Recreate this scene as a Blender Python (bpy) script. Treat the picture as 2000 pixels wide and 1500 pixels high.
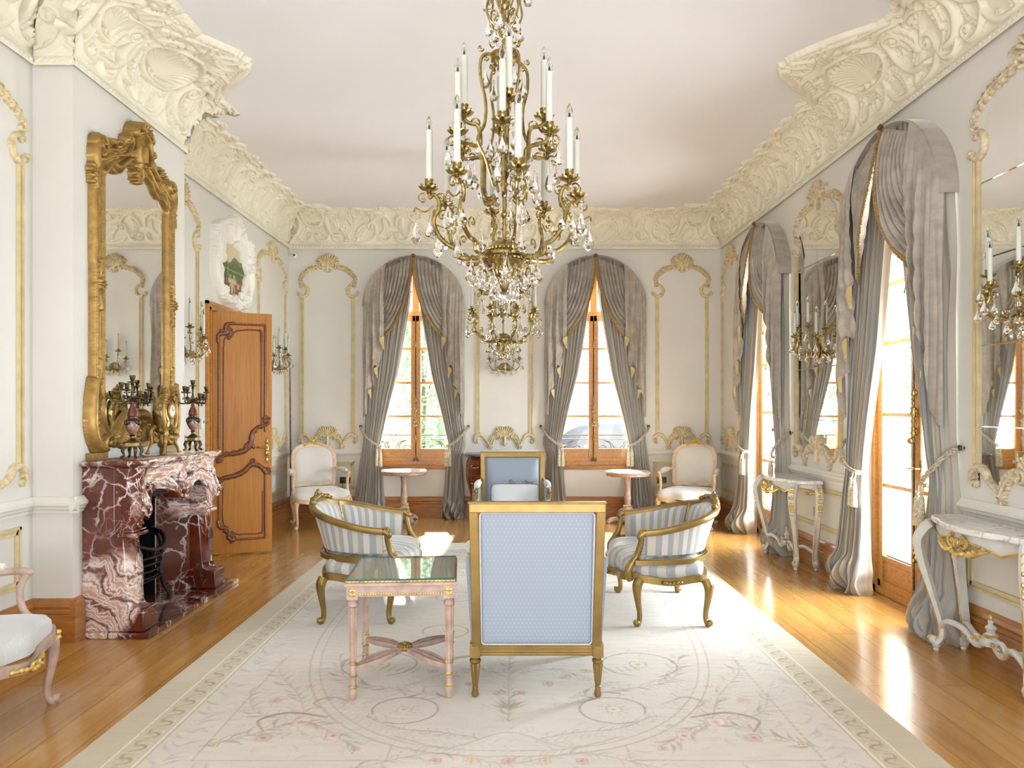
import bpy, bmesh, math, random
import numpy as np
from mathutils import Vector, Matrix, Euler
random.seed(7); np.random.seed(7)
PI = math.pi
sc = bpy.context.scene
for o in list(bpy.data.objects):
    bpy.data.objects.remove(o)
COL = sc.collection
# ---------------------------------------------------------------- camera
EYE = 1.45
cd = bpy.data.cameras.new('camera'); cam = bpy.data.objects.new('camera', cd); COL.objects.link(cam)
cam.location = (0, 0, EYE); cam.rotation_euler = (PI/2, 0, 0)
cd.sensor_width = 36; cd.lens = 36*1400/2000; cd.shift_x = 0.0; cd.shift_y = 47/2000
cd.clip_start = .05; cd.clip_end = 200
sc.camera = cam
# ---------------------------------------------------------------- world, sun, area lights, exposure
w = bpy.data.worlds.new('World'); sc.world = w; w.use_nodes = True
nt = w.node_tree; nt.nodes.clear()
out = nt.nodes.new('ShaderNodeOutputWorld'); bg = nt.nodes.new('ShaderNodeBackground')
bg.inputs[0].default_value = (0.84, 0.92, 1.0, 1); bg.inputs[1].default_value = 7.5
nt.links.new(bg.outputs[0], out.inputs[0])
sun = bpy.data.lights.new('sun', 'SUN'); so = bpy.data.objects.new('sun', sun); COL.objects.link(so)
sun.energy = 30.0; sun.angle = math.radians(2.5); sun.color = (1, .95, .88)
_d = Vector((0.12, -1.0, -0.68)); so.rotation_euler = _d.to_track_quat('-Z', 'Y').to_euler()
def area(name, loc, direc, sx, sy, power, color=(1, 1, 1)):
    l = bpy.data.lights.new(name, 'AREA'); l.shape = 'RECTANGLE'; l.size = sx; l.size_y = sy
    l.energy = power; l.color = color
    o = bpy.data.objects.new(name, l); COL.objects.link(o); o.location = loc
    o.rotation_euler = Vector(direc).to_track_quat('-Z', 'Y').to_euler(); return o
# unseen fill lamps added inside the room, then daylight outside the garden doors
area('rear_fill', (0, -2.25, 2.2), (0, 1, -.02), 4.8, 3.2, 12, (.92, .96, 1))  # added soft frontal fill, just inside the rear wall
area('ceiling_fill', (0, -.9, .12), (0, .22, 1), 4.6, 2.2, 165, (.90, .94, 1))  # added uplight near the floor behind the camera, brightens the ceiling
area('side_fill', (2.72, .8, 1.9), (-1, .1, .3), 1.6, 2.6, 14, (.9, .95, 1))  # added side fill against the solid right wall, no opening there
area('garden_door_daylight', (3.6, 5.12, 1.9), (-1, 0, .05), 1.6, 3.0, 310, (.84, .92, 1))
area('garden_door_daylight', (3.6, 7.8, 1.9), (-1, 0, .05), 1.6, 3.0, 310, (.84, .92, 1))
sc.view_settings.view_transform = 'Standard'; sc.view_settings.look = 'None'
sc.view_settings.exposure = 0.98; sc.view_settings.gamma = 1.0; sc.view_settings.use_curve_mapping = False
sc.cycles.max_bounces = 10; sc.cycles.diffuse_bounces = 5; sc.cycles.glossy_bounces = 5
sc.cycles.transmission_bounces = 8; sc.cycles.transparent_max_bounces = 16
sc.cycles.sample_clamp_indirect = 6.0; sc.cycles.caustics_refractive = False; sc.cycles.caustics_reflective = False
# ---------------------------------------------------------------- object helpers
def tag(o, label=None, cat=None, group=None, kind=None):
    if label: o['label'] = label
    if cat: o['category'] = cat
    if group: o['group'] = group
    if kind: o['kind'] = kind
    return o
def thing(name, label, cat, loc=(0, 0, 0), rz=0, group=None):
    o = bpy.data.objects.new(name, None); COL.objects.link(o); o.empty_display_size = .1
    o.location = loc; o.rotation_euler = (0, 0, rz); return tag(o, label, cat, group)
def kids(o): return [c for c in bpy.data.objects if c.parent is o]
def copy_tree(o, parent=None, kmap=None):
    if kmap is None:
        kmap = {}
        for c in bpy.data.objects:
            if c.parent: kmap.setdefault(c.parent.name, []).append(c)
    c = o.copy(); COL.objects.link(c)
    if parent: c.parent = parent
    for ch in kmap.get(o.name, []): copy_tree(ch, c, kmap)
    return c
def dup(o, loc, rz, label=None, group=None):
    c = copy_tree(o); c.location = loc; c.rotation_euler = (0, 0, rz)
    if label: c['label'] = label
    if group: c['group'] = group
    return c
def T(x=0, y=0, z=0): return Matrix.Translation((x, y, z))
def RX(a): return Matrix.Rotation(a, 4, 'X')
def RY(a): return Matrix.Rotation(a, 4, 'Y')
def RZ(a): return Matrix.Rotation(a, 4, 'Z')
def S(x, y=None, z=None):
    if y is None: y = z = x
    return Matrix.Diagonal((x, y, z, 1))
def frame_m(origin, u, v, n):
    """matrix taking local x,y,z to u,v,n at origin"""
    m = Matrix.Identity(4)
    for i, a in enumerate((u, v, n)):
        for k in range(3): m[k][i] = a[k]
    for k in range(3): m[k][3] = origin[k]
    return m
def bez(pts, n=16):
    """Catmull-Rom through pts"""
    P = [np.array(p, float) for p in pts]
    P = [2*P[0]-P[1]] + P + [2*P[-1]-P[-2]]
    out = []
    for i in range(1, len(P)-2):
        a, b, c, d = P[i-1:i+3]
        for k in range(n):
            t = k/n
            out.append(.5*((2*b)+(-a+c)*t+(2*a-5*b+4*c-d)*t*t+(-a+3*b-3*c+d)*t**3))
    out.append(P[-2]); return out
def lerp(a, b, t): return a+(b-a)*t
def interp(x, xs, ys): return float(np.interp(x, xs, ys))
class MB:
    def __init__(s): s.v = []; s.f = []; s.a = []; s.attr = False
    def add(s, vs, fs, M=None, a=None):
        b = len(s.v)
        if M is not None: vs = [M @ Vector(v) for v in vs]
        s.v.extend([tuple(v) for v in vs]); s.f.extend([tuple(i+b for i in f) for f in fs])
        if a is not None: s.attr = True
        s.a.extend(a if a is not None else [0.0]*len(vs))
        return s
    def box(s, c, d, M=None, taper=1.0):
        x, y, z = d[0]/2, d[1]/2, d[2]/2
        vs = [(c[0]+i*x*(taper if k > 0 else 1), c[1]+j*y*(taper if k > 0 else 1), c[2]+k*z) for k in (-1, 1) for j in (-1, 1) for i in (-1, 1)]
        return s.add(vs, [(0, 2, 3, 1), (4, 5, 7, 6), (0, 1, 5, 4), (2, 6, 7, 3), (0, 4, 6, 2), (1, 3, 7, 5)], M)
    def bb(s, x0, x1, y0, y1, z0, z1, M=None):
        return s.box(((x0+x1)/2, (y0+y1)/2, (z0+z1)/2), (abs(x1-x0), abs(y1-y0), abs(z1-z0)), M)
    def lathe(s, prof, n=20, M=None, flute=0, fd=.1, cap=True):
        vs = []; fs = []
        for (r, z) in prof:
            for k in range(n):
                a = 2*PI*k/n; rr = r*(1-fd*(.5+.5*math.cos(flute*a))) if flute else r
                vs.append((rr*math.cos(a), rr*math.sin(a), z))
        for i in range(len(prof)-1):
            for k in range(n):
                k2 = (k+1) % n; fs.append((i*n+k, i*n+k2, (i+1)*n+k2, (i+1)*n+k))
        if cap:
            fs.append(tuple(reversed(range(n)))); b = (len(prof)-1)*n; fs.append(tuple(range(b, b+n)))
        return s.add(vs, fs, M)
    def tube(s, pts, r, n=8, M=None, closed=False, flat=1.0, up=None, prof=None, cap=True, att=None):
        """sweep along pts. r scalar or list (or None with prof); prof: list of (side, up) points"""
        P = [Vector(tuple(p)) for p in pts]; m = len(P)
        if not hasattr(r, '__len__'): r = [r]*m
        elif len(r) != m:
            r = list(np.interp(np.linspace(0, 1, m), np.linspace(0, 1, len(r)), r))
        tg = []
        for i in range(m):
            if closed: t = P[(i+1) % m]-P[i-1]
            else: t = P[min(i+1, m-1)]-P[max(i-1, 0)]
            tg.append(t.normalized() if t.length > 1e-9 else Vector((0, 0, 1)))
        if up is not None: N = Vector(up)
        else:
            N = Vector((0, 0, 1)) if abs(tg[0].z) < .9 else Vector((1, 0, 0))
        vs = []; fs = []; av = []
        pr = prof or [(math.cos(2*PI*k/n), flat*math.sin(2*PI*k/n)) for k in range(n)]
        n = len(pr)
        for i in range(m):
            t = tg[i]
            if up is not None: N = Vector(up)
            N = (N-t*N.dot(t))
            N = N.normalized() if N.length > 1e-6 else Vector((1, 0, 0))
            B = t.cross(N)
            for (a, b) in pr:
                q = P[i]+B*(a*r[i])+N*(b*r[i]); vs.append(tuple(q)); av.append(att[i] if att else 0)
        for i in range(m if closed else m-1):
            j = (i+1) % m
            for k in range(n):
                k2 = (k+1) % n; fs.append((i*n+k, i*n+k2, j*n+k2, j*n+k))
        if cap and not closed:
            fs.append(tuple(reversed(range(n)))); b = (m-1)*n; fs.append(tuple(range(b, b+n)))
        return s.add(vs, fs, M, av if att else None)
    def ell(s, c, r, nu=14, nv=9, M=None):
        if not hasattr(r, '__len__'): r = (r, r, r)
        vs = [(c[0], c[1], c[2]-r[2])]; fs = []
        for i in range(1, nv):
            p = -PI/2+PI*i/nv
            for k in range(nu):
                a = 2*PI*k/nu; vs.append((c[0]+r[0]*math.cos(p)*math.cos(a), c[1]+r[1]*math.cos(p)*math.sin(a), c[2]+r[2]*math.sin(p)))
        vs.append((c[0], c[1], c[2]+r[2])); L = len(vs)-1
        for k in range(nu):
            fs.append((0, 1+(k+1) % nu, 1+k)); b = 1+(nv-2)*nu; fs.append((L, b+k, b+(k+1) % nu))
        for i in range(nv-2):
            for k in range(nu):
                k2 = (k+1) % nu; fs.append((1+i*nu+k, 1+i*nu+k2, 1+(i+1)*nu+k2, 1+(i+1)*nu+k))
        return s.add(vs, fs, M)
    def prism(s, poly, z0, z1, M=None):
        n = len(poly); vs = [(p[0], p[1], z0) for p in poly]+[(p[0], p[1], z1) for p in poly]
        fs = [tuple(reversed(range(n))), tuple(range(n, 2*n))]+[(i, (i+1) % n, n+(i+1) % n, n+i) for i in range(n)]
        return s.add(vs, fs, M)
    def grid(s, fn, nu, nv, M=None, att=None, closeu=False):
        vs = [fn(i/(nu-1), j/(nv-1)) for j in range(nv) for i in range(nu)]
        av = [att(i/(nu-1), j/(nv-1)) for j in range(nv) for i in range(nu)] if att else None
        fs = [(j*nu+i, j*nu+i+1, (j+1)*nu+i+1, (j+1)*nu+i) for j in range(nv-1) for i in range(nu-1)]
        return s.add(vs, fs, M, av)
    def build(s, name, mat, parent=None, M=None, smooth=True, angle=40, bevel=0, sub=0, solid=0, weld=False, col=None):
        me = bpy.data.meshes.new(name)
        me.from_pydata([tuple(v) for v in s.v], [], s.f)
        if smooth:
            me.polygons.foreach_set('use_smooth', [True]*len(me.polygons))
            try: me.set_sharp_from_angle(angle=math.radians(angle))
            except Exception: pass
        if s.attr:
            at = me.attributes.new('su', 'FLOAT', 'POINT'); at.data.foreach_set('value', s.a)
        if col is not None:
            ca = me.color_attributes.new('col', 'FLOAT_COLOR', 'POINT'); ca.data.foreach_set('color', np.asarray(col, np.float32).ravel())
        me.update()
        o = bpy.data.objects.new(name, me); COL.objects.link(o)
        if mat: me.materials.append(MAT[mat] if isinstance(mat, str) else mat)
        if parent is not None: o.parent = parent
        if M is not None: o.matrix_local = M
        if solid: m = o.modifiers.new('solid', 'SOLIDIFY'); m.thickness = solid; m.offset = 0
        if bevel: m = o.modifiers.new('bevel', 'BEVEL'); m.width = bevel; m.segments = 2; m.limit_method = 'ANGLE'; m.angle_limit = math.radians(40)
        if sub: m = o.modifiers.new('sub', 'SUBSURF'); m.levels = sub; m.render_levels = sub
        return o
# ---------------------------------------------------------------- carved relief as a height field
class HF:
    """height field over u in [u0,u1], v in [v0,v1]; strokes are stamped with max()"""
    def __init__(s, u0, u1, v0, v1, res=.004):
        s.u0, s.v0, s.res = u0, v0, res
        s.nu = int(round((u1-u0)/res))+1; s.nv = int(round((v1-v0)/res))+1
        s.U = u0+np.arange(s.nu)*res; s.V = v0+np.arange(s.nv)*res
        s.H = np.zeros((s.nv, s.nu))
    def stroke(s, pts, w, h, pw=.5, n=12, sm=True):
        """w, h: scalar or list along the stroke (w is the half width)"""
        P = np.array(bez(pts, n) if sm and len(pts) > 2 else pts, float)
        d = np.r_[0, np.cumsum(np.hypot(*(P[1:]-P[:-1]).T))]; L = d[-1]
        if L < 1e-6: return s
        k = max(2, int(L/(s.res*.8))); t = np.linspace(0, 1, k)
        X = np.interp(t*L, d, P[:, 0]); Y = np.interp(t*L, d, P[:, 1])
        W = np.interp(t, np.linspace(0, 1, len(w)), w) if hasattr(w, '__len__') else np.full(k, w)
        Hh = np.interp(t, np.linspace(0, 1, len(h)), h) if hasattr(h, '__len__') else np.full(k, h)
        for x, y, r, hh in zip(X, Y, W, Hh):
            s.stamp(x, y, max(r, s.res*.9), hh, pw)
        return s
    def stamp(s, x, y, r, h, pw=.5):
        i0 = max(0, int((x-r-s.u0)/s.res)); i1 = min(s.nu, int((x+r-s.u0)/s.res)+2)
        j0 = max(0, int((y-r-s.v0)/s.res)); j1 = min(s.nv, int((y+r-s.v0)/s.res)+2)
        if i1 <= i0 or j1 <= j0: return
        d2 = ((s.U[None, i0:i1]-x)**2+(s.V[j0:j1, None]-y)**2)/(r*r)
        b = h*np.clip(1-d2, 0, 1)**pw
        np.maximum(s.H[j0:j1, i0:i1], b, out=s.H[j0:j1, i0:i1])
    def spiral(s, cx, cy, R, a0, turns, w, h, sgn=1, w1=None, eye=True):
        k = int(14*turns)+4; pts = []
        for i in range(k):
            t = i/(k-1); r = R*(1-.82*t); a = a0+sgn*2*PI*turns*t; pts.append((cx+r*math.cos(a), cy+r*math.sin(a)))
        s.stroke(pts, [w, (w1 or w*.55)], [h*.85, h], n=5)
        if eye: s.stamp(cx, cy, w*1.05, h*1.15)
        return s
    def scroll(s, pts, w, h, R, sgn, turns=1.25):
        """stem through pts that ends curling in a volute of radius R (sgn=+1 counter-clockwise)"""
        (x0, y0), (x1, y1) = pts[-2], pts[-1]; a = math.atan2(y1-y0, x1-x0)
        cx = x1+R*math.cos(a+sgn*PI/2); cy = y1+R*math.sin(a+sgn*PI/2)
        a0 = a-sgn*PI/2; sp = []
        k = int(14*turns)+4
        for i in range(k):
            t = i/(k-1); r = R*(1-.8*t); b = a0+sgn*2*PI*turns*t; sp.append((cx+r*math.cos(b), cy+r*math.sin(b)))
        s.stroke(list(pts)[:-1]+sp, list(w)+[w[-1]*.6] if hasattr(w, '__len__') else [w*.8, w, w*.55], h, n=5)
        s.stamp(cx, cy, (w[-1] if hasattr(w, '__len__') else w)*.95, (h[-1] if hasattr(h, '__len__') else h)*1.15)
        return s
    def leaf(s, pts, lw, h, side=0, n=6, lean=.9, rib=.18, curl=.5):
        """acanthus leaf: rib along pts, lobes of length lw leaving it on one or both sides"""
        P = np.array(bez(pts, 10)); m = len(P)
        d = np.r_[0, np.cumsum(np.hypot(*(P[1:]-P[:-1]).T))]; L = d[-1]
        s.stroke([tuple(p) for p in P], [lw*rib*1.5, lw*rib], [h, h*.75], sm=False)
        for k in range(n):
            t = (k+.5)/n; x = np.interp(t*L, d, P[:, 0]); y = np.interp(t*L, d, P[:, 1])
            x2 = np.interp(min(t+.05, 1)*L, d, P[:, 0]); y2 = np.interp(min(t+.05, 1)*L, d, P[:, 1])
            a = math.atan2(y2-y, x2-x); env = math.sin(PI*min(1, .25+t*.75))**.6
            ll = lw*env
            for sg in ((1, -1) if side == 0 else (side,)):
                q = [(x, y), (x+ll*.55*math.cos(a+sg*lean), y+ll*.55*math.sin(a+sg*lean)),
                     (x+ll*math.cos(a+sg*lean*(1-curl)), y+ll*math.sin(a+sg*lean*(1-curl)))]
                s.stroke(q, [lw*rib*.8, lw*rib*1.25, lw*rib*.35], [h*.7, h*.85, h*.35], n=5)
        return s
    def fan(s, x, y, r, a0, a1, n, h, w=None):
        w = w or r*abs(a1-a0)/n*.45
        for k in range(n):
            a = lerp(a0, a1, k/(n-1)) if n > 1 else a0
            rr = r*(1-.18*abs(2*k/(n-1)-1) if n > 1 else 1)
            s.stroke([(x, y), (x+rr*math.cos(a), y+rr*math.sin(a))], [w*.35, w*.8, w], [h*.55, h*.8, h], sm=False)
        return s
    def mirror(s):
        np.maximum(s.H, s.H[:, ::-1].copy(), out=s.H); return s
    def arrays(s, eps=.0004, sink=0.002):
        H = s.H; ok = H > eps
        fm = ok[:-1, :-1] | ok[1:, :-1] | ok[:-1, 1:] | ok[1:, 1:]
        idx = -np.ones(H.shape, int); use = np.zeros(H.shape, bool)
        use[:-1, :-1] |= fm; use[1:, :-1] |= fm; use[:-1, 1:] |= fm; use[1:, 1:] |= fm
        idx[use] = np.arange(use.sum())
        jj, ii = np.nonzero(use)
        Z = np.where(ok[use], H[use], -sink)
        V = np.stack([s.U[ii], s.V[jj], Z], 1)
        j, i = np.nonzero(fm)
        F = np.stack([idx[j, i], idx[j, i+1], idx[j+1, i+1], idx[j+1, i]], 1)
        return V, F
    def build(s, name, mat, parent=None, M=None, warp=None, eps=.0004, sink=.002):
        V, F = s.arrays(eps, sink)
        if warp is not None: V = warp(V)
        if M is not None:
            A = np.array(M); V = V @ A[:3, :3].T + A[:3, 3]
        return npmesh(name, V, F, mat, parent)
def npmesh(name, V, F, mat, parent=None, col=None, smooth=True):
    me = bpy.data.meshes.new(name); V = np.ascontiguousarray(V, np.float32); F = np.ascontiguousarray(F, np.int32)
    me.vertices.add(len(V)); me.vertices.foreach_set('co', V.ravel())
    me.loops.add(F.size); me.loops.foreach_set('vertex_index', F.ravel())
    me.polygons.add(len(F)); me.polygons.foreach_set('loop_start', np.arange(0, F.size, F.shape[1], dtype=np.int32))
    if smooth: me.polygons.foreach_set('use_smooth', np.ones(len(F), bool))
    me.update(calc_edges=True)
    if col is not None:
        ca = me.color_attributes.new('col', 'FLOAT_COLOR', 'POINT'); ca.data.foreach_set('color', np.ascontiguousarray(col, np.float32).ravel())
    o = bpy.data.objects.new(name, me); COL.objects.link(o)
    if mat: me.materials.append(MAT[mat])
    if parent is not None: o.parent = parent
    return o
def wallL(y, z, x): return frame_m((x, y, z), (0, 1, 0), (0, 0, 1), (1, 0, 0))     # on the left wall: u = +Y
def wallR(y, z, x): return frame_m((x, y, z), (0, -1, 0), (0, 0, 1), (-1, 0, 0))   # on the right wall: u = -Y
def wallB(x, z, y): return frame_m((x, y, z), (1, 0, 0), (0, 0, 1), (0, -1, 0))    # on the back wall: u = +X
# ---------------------------------------------------------------- materials
MAT = {}
def lin(c):
    return tuple(((x/255)/12.92 if x/255 <= .04045 else ((x/255+.055)/1.055)**2.4) for x in c)+(1,)
class NM:
    def __init__(s, name, rough=.5, metal=0, color=None, **kw):
        s.m = bpy.data.materials.new(name); s.m.use_nodes = True; s.t = s.m.node_tree
        s.b = s.t.nodes['Principled BSDF']; s.b.inputs['Roughness'].default_value = rough; s.b.inputs['Metallic'].default_value = metal
        if color: s.b.inputs['Base Color'].default_value = lin(color)
        for k, v in kw.items(): s.b.inputs[k.replace('_', ' ')].default_value = v
        MAT[name] = s.m
    def n(s, typ, **kw):
        nd = s.t.nodes.new(typ)
        for k, v in kw.items(): setattr(nd, k, v)
        return nd
    def l(s, a, b): s.t.links.new(a, b)
    def coord(s, scale=(1, 1, 1), rot=(0, 0, 0), gen=False, loc=(0, 0, 0)):
        if gen == 'world': c = s.n('ShaderNodeNewGeometry').outputs['Position']
        else: c = s.n('ShaderNodeTexCoord').outputs['Object']
        m = s.n('ShaderNodeMapping'); s.l(c, m.inputs[0])
        m.inputs['Scale'].default_value = scale; m.inputs['Rotation'].default_value = rot; m.inputs['Location'].default_value = loc
        return m.outputs[0]
    def noise(s, vec, scale=5, detail=4, rough=.5, dist=0):
        n = s.n('ShaderNodeTexNoise'); s.l(vec, n.inputs['Vector']); n.inputs['Scale'].default_value = scale
        n.inputs['Detail'].default_value = detail; n.inputs['Roughness'].default_value = rough; n.inputs['Distortion'].default_value = dist
        return n.outputs['Fac']
    def ramp(s, fac, stops):
        r = s.n('ShaderNodeValToRGB'); s.l(fac, r.inputs[0]); e = r.color_ramp.elements
        while len(e) < len(stops): e.new(.5)
        for el, (p, c) in zip(e, stops):
            el.position = p; el.color = lin(c) if max(c) > 1.01 or len(c) == 3 else c
        return r.outputs[0]
    def mix(s, fac, a, b, typ='MIX'):
        m = s.n('ShaderNodeMix', data_type='RGBA', blend_type=typ)
        for sock, val in ((m.inputs[0], fac), (m.inputs[6], a), (m.inputs[7], b)):
            if hasattr(val, 'links') or hasattr(val, 'is_linked'): s.l(val, sock)
            elif isinstance(val, tuple): sock.default_value = val if len(val) == 4 else lin(val)
            else: sock.default_value = val
        return m.outputs[2]
    def math(s, op, a, b=0.0, clamp=False):
        m = s.n('ShaderNodeMath', operation=op, use_clamp=clamp)
        for sock, val in ((m.inputs[0], a), (m.inputs[1], b)):
            if hasattr(val, 'is_linked'): s.l(val, sock)
            else: sock.default_value = val
        return m.outputs[0]
    def base(s, c): s.l(c, s.b.inputs['Base Color']); return s
    def bump(s, h, strength=.3, dist=.01):
        b = s.n('ShaderNodeBump'); b.inputs['Strength'].default_value = strength; b.inputs['Distance'].default_value = dist
        s.l(h, b.inputs['Height']); s.l(b.outputs[0], s.b.inputs['Normal']); return s
def simple(name, color, rough=.5, metal=0, var=.12, scale=8, bump=0, **kw):
    m = NM(name, rough, metal, color, **kw)
    v = m.noise(m.coord(), scale, 4)
    dark = tuple(int(c*(1-var)) for c in color); lite = tuple(min(255, int(c*(1+var*.5))) for c in color)
    m.base(m.ramp(v, [(.3, dark), (.7, lite)]))
    if bump: m.bump(m.noise(m.coord(), scale*12, 3), bump, .003)
    return m
simple('wall_paint', (217, 215, 208), .55, var=.02, scale=1.5)
simple('wall_white', (222, 220, 211), .5, var=.01, scale=1.5)
simple('ceiling_paint', (229, 229, 232), .8, var=.015, scale=1)
simple('plaster', (230, 224, 205), .6, var=.04, scale=5)
simple('plaster_white', (232, 230, 220), .5, var=.02, scale=5)
simple('cream_gilt', (214, 196, 154), .42, var=.14, scale=30, metal=.05)
simple('cream_bar', (213, 196, 152), .45, var=.08, scale=12)
simple('pale_carved', (206, 190, 158), .45, var=.18, scale=30)
simple('gilt', (164, 130, 70), .4, metal=.55, var=.16, scale=22, bump=.12)
simple('gilt_bright', (212, 182, 104), .32, metal=.6, var=.25, scale=20)
simple('chair_gilt', (152, 125, 72), .36, metal=.65, var=.12, scale=9, bump=.05)
simple('brass', (160, 140, 88), .22, metal=.95, var=.3, scale=40)
simple('bronze', (92, 80, 58), .32, metal=.85, var=.4, scale=40)
simple('pink_wood', (186, 160, 146), .42, var=.12, scale=20)
simple('fauteuil_wood', (218, 190, 158), .42, var=.12, scale=20)
simple('console_paint', (205, 205, 198), .4, var=.06, scale=12)
simple('candle', (208, 208, 194), .45, var=.02)
simple('iron', (40, 36, 34), .45, metal=.6, var=.3, scale=30)
simple('firebox_black', (7, 7, 9), .85, var=.2)
simple('slate_top', (88, 96, 106), .2, var=.25, scale=8)
simple('plastic_white', (235, 235, 232), .4, var=.01)
simple('plastic_black', (22, 22, 24), .35, var=.05)
simple('screen_grey', (120, 126, 118), .3, var=.05)
simple('gold_lining', (196, 176, 122), .45, var=.1, scale=6, Sheen_Weight=.4)
simple('cord', (190, 180, 158), .7, var=.3, scale=90)
simple('tassel', (206, 196, 168), .6, var=.25, scale=70)
simple('fringe_gold', (158, 128, 74), .45, var=.45, scale=120, metal=.25)
simple('seat_silk', (212, 210, 202), .42, var=.03, scale=4, Sheen_Weight=.5)
simple('cushion_silk', (206, 208, 210), .5, var=.03, scale=4, Sheen_Weight=.4)
simple('rope_trim', (120, 118, 116), .6, var=.4, scale=60)
simple('clock_face', (225, 220, 205), .35, var=.05)
simple('table_cream', (228, 218, 204), .4, var=.05)
simple('gravel', (200, 192, 178), .9, var=.2, scale=30)
simple('grass_lawn', (96, 118, 62), .9, var=.35, scale=12)
simple('bark', (92, 76, 60), .9, var=.3, scale=12)
simple('car_paint', (44, 52, 64), .2, var=.05, metal=.4)
simple('stone_grey', (176, 176, 172), .85, var=.15, scale=6)
simple('rubber', (26, 26, 26), .8, var=.1)
simple('bamboo', (140, 108, 70), .5, var=.3, scale=20)
# mirror, glass, crystal
NM('mirror', .02, 1, (236, 236, 232))
m = NM('car_glass', .05, 0, (30, 36, 42))
m = NM('crystal', 0.0, 0, (252, 252, 252), IOR=1.58, Transmission_Weight=1.0)
m = NM('bulb_glass', 0.0, 0, (255, 255, 255), IOR=1.3, Transmission_Weight=1.0)
def thin_glass(name, tint, refl=1.0):
    m = bpy.data.materials.new(name); m.use_nodes = True; t = m.node_tree; t.nodes.clear()
    o = t.nodes.new('ShaderNodeOutputMaterial'); a = t.nodes.new('ShaderNodeBsdfTransparent'); a.inputs[0].default_value = tint
    g = t.nodes.new('ShaderNodeBsdfGlossy'); g.inputs['Roughness'].default_value = .01
    f = t.nodes.new('ShaderNodeLayerWeight'); pw = t.nodes.new('ShaderNodeMath'); pw.operation = 'POWER'; pw.inputs[1].default_value = 5; t.links.new(f.outputs['Facing'], pw.inputs[0])
    mm = t.nodes.new('ShaderNodeMath'); mm.operation = 'MULTIPLY_ADD'; mm.inputs[1].default_value = .9; mm.inputs[2].default_value = .05*refl; t.links.new(pw.outputs[0], mm.inputs[0])
    x = t.nodes.new('ShaderNodeMixShader'); t.links.new(mm.outputs[0], x.inputs[0]); t.links.new(a.outputs[0], x.inputs[1]); t.links.new(g.outputs[0], x.inputs[2])
    t.links.new(x.outputs[0], o.inputs[0]); MAT[name] = m
thin_glass('pane_glass', (.97, .98, .98, 1))
thin_glass('table_glass', (.96, .99, .98, 1), 2.0)
m = NM('glass_edge', .1, 0, (30, 92, 78))
# woods
def wood(name, cols, rough=.35, scale=(3, 3, .35), grain=14, coat=.3, bumps=.08):
    m = NM(name, rough); c = m.coord(scale)
    v = m.noise(c, grain, 6, .6, .6); v2 = m.noise(c, grain*5, 3, .5)
    m.base(m.mix(m.math('MULTIPLY', v2, .35), m.ramp(v, [(.3, cols[0]), (.5, cols[1]), (.72, cols[2])]), cols[0]))
    m.b.inputs['Coat Weight'].default_value = coat; m.b.inputs['Coat Roughness'].default_value = .15
    if bumps: m.bump(v2, bumps, .001)
    return m
wood('oak', [(160, 106, 46), (196, 138, 66), (212, 158, 84)])
wood('oak_h', [(136, 86, 38), (168, 110, 52), (186, 130, 66)], scale=(.35, .35, 3))
wood('oak_door', [(150, 92, 24), (178, 116, 32), (190, 130, 42)], scale=(6, 6, .2), grain=10, rough=.5, coat=.05)
wood('carved_oak', [(88, 44, 14), (116, 62, 22), (136, 78, 32)], rough=.4, scale=(4, 4, 4))
wood('rosewood', [(60, 22, 12), (104, 46, 26), (140, 72, 40)], rough=.2, scale=(3, 3, 1), grain=6, coat=.8)
# floor boards running along Y
m = NM('floor_boards', .22)
g = m.coord(gen='world')
sep = m.n('ShaderNodeSeparateXYZ'); m.l(g, sep.inputs[0]); cmb = m.n('ShaderNodeCombineXYZ')
m.l(sep.outputs[1], cmb.inputs[0]); m.l(sep.outputs[0], cmb.inputs[1])
br = m.n('ShaderNodeTexBrick'); m.l(cmb.outputs[0], br.inputs['Vector']); br.offset = .37; br.inputs['Scale'].default_value = 1
br.inputs['Brick Width'].default_value = 2.3; br.inputs['Row Height'].default_value = .185; br.inputs['Mortar Size'].default_value = .0016
br.inputs['Mortar Smooth'].default_value = .3; br.inputs['Bias'].default_value = 0
br.inputs['Color1'].default_value = (0, 0, 0, 1); br.inputs['Color2'].default_value = (1, 1, 1, 1); br.inputs['Mortar'].default_value = (.5, .5, .5, 1)
wp = m.n('ShaderNodeVectorMath', operation='MULTIPLY_ADD'); m.l(br.outputs['Color'], wp.inputs[0]); wp.inputs[1].default_value = (7, 3, 0)
m.l(cmb.outputs[0], wp.inputs[2])
mp = m.n('ShaderNodeMapping'); m.l(wp.outputs[0], mp.inputs[0]); mp.inputs['Scale'].default_value = (.8, 9, 1)
v = m.noise(mp.outputs[0], 2.2, 6, .55, .45); v2 = m.noise(mp.outputs[0], 14, 4, .6)
c = m.ramp(v, [(.25, (156, 106, 44)), (.5, (186, 134, 62)), (.75, (204, 156, 82))])
c = m.mix(.28, c, m.ramp(br.outputs['Color'], [(0, (146, 96, 38)), (1, (210, 162, 86))]))
c = m.mix(m.math('MULTIPLY', v2, .25), c, (138, 90, 36))
c = m.mix(br.outputs['Fac'], c, (92, 54, 20))
m.base(c); m.b.inputs['Coat Weight'].default_value = .55; m.b.inputs['Coat Roughness'].default_value = .12
m.l(m.ramp(v2, [(.2, (.16, .16, .16, 1)), (.9, (.34, .34, .34, 1))]), m.b.inputs['Roughness'])
bh = m.math('SUBTRACT', m.math('MULTIPLY', v2, .15), br.outputs['Fac']); m.bump(bh, .25, .0015)
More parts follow.
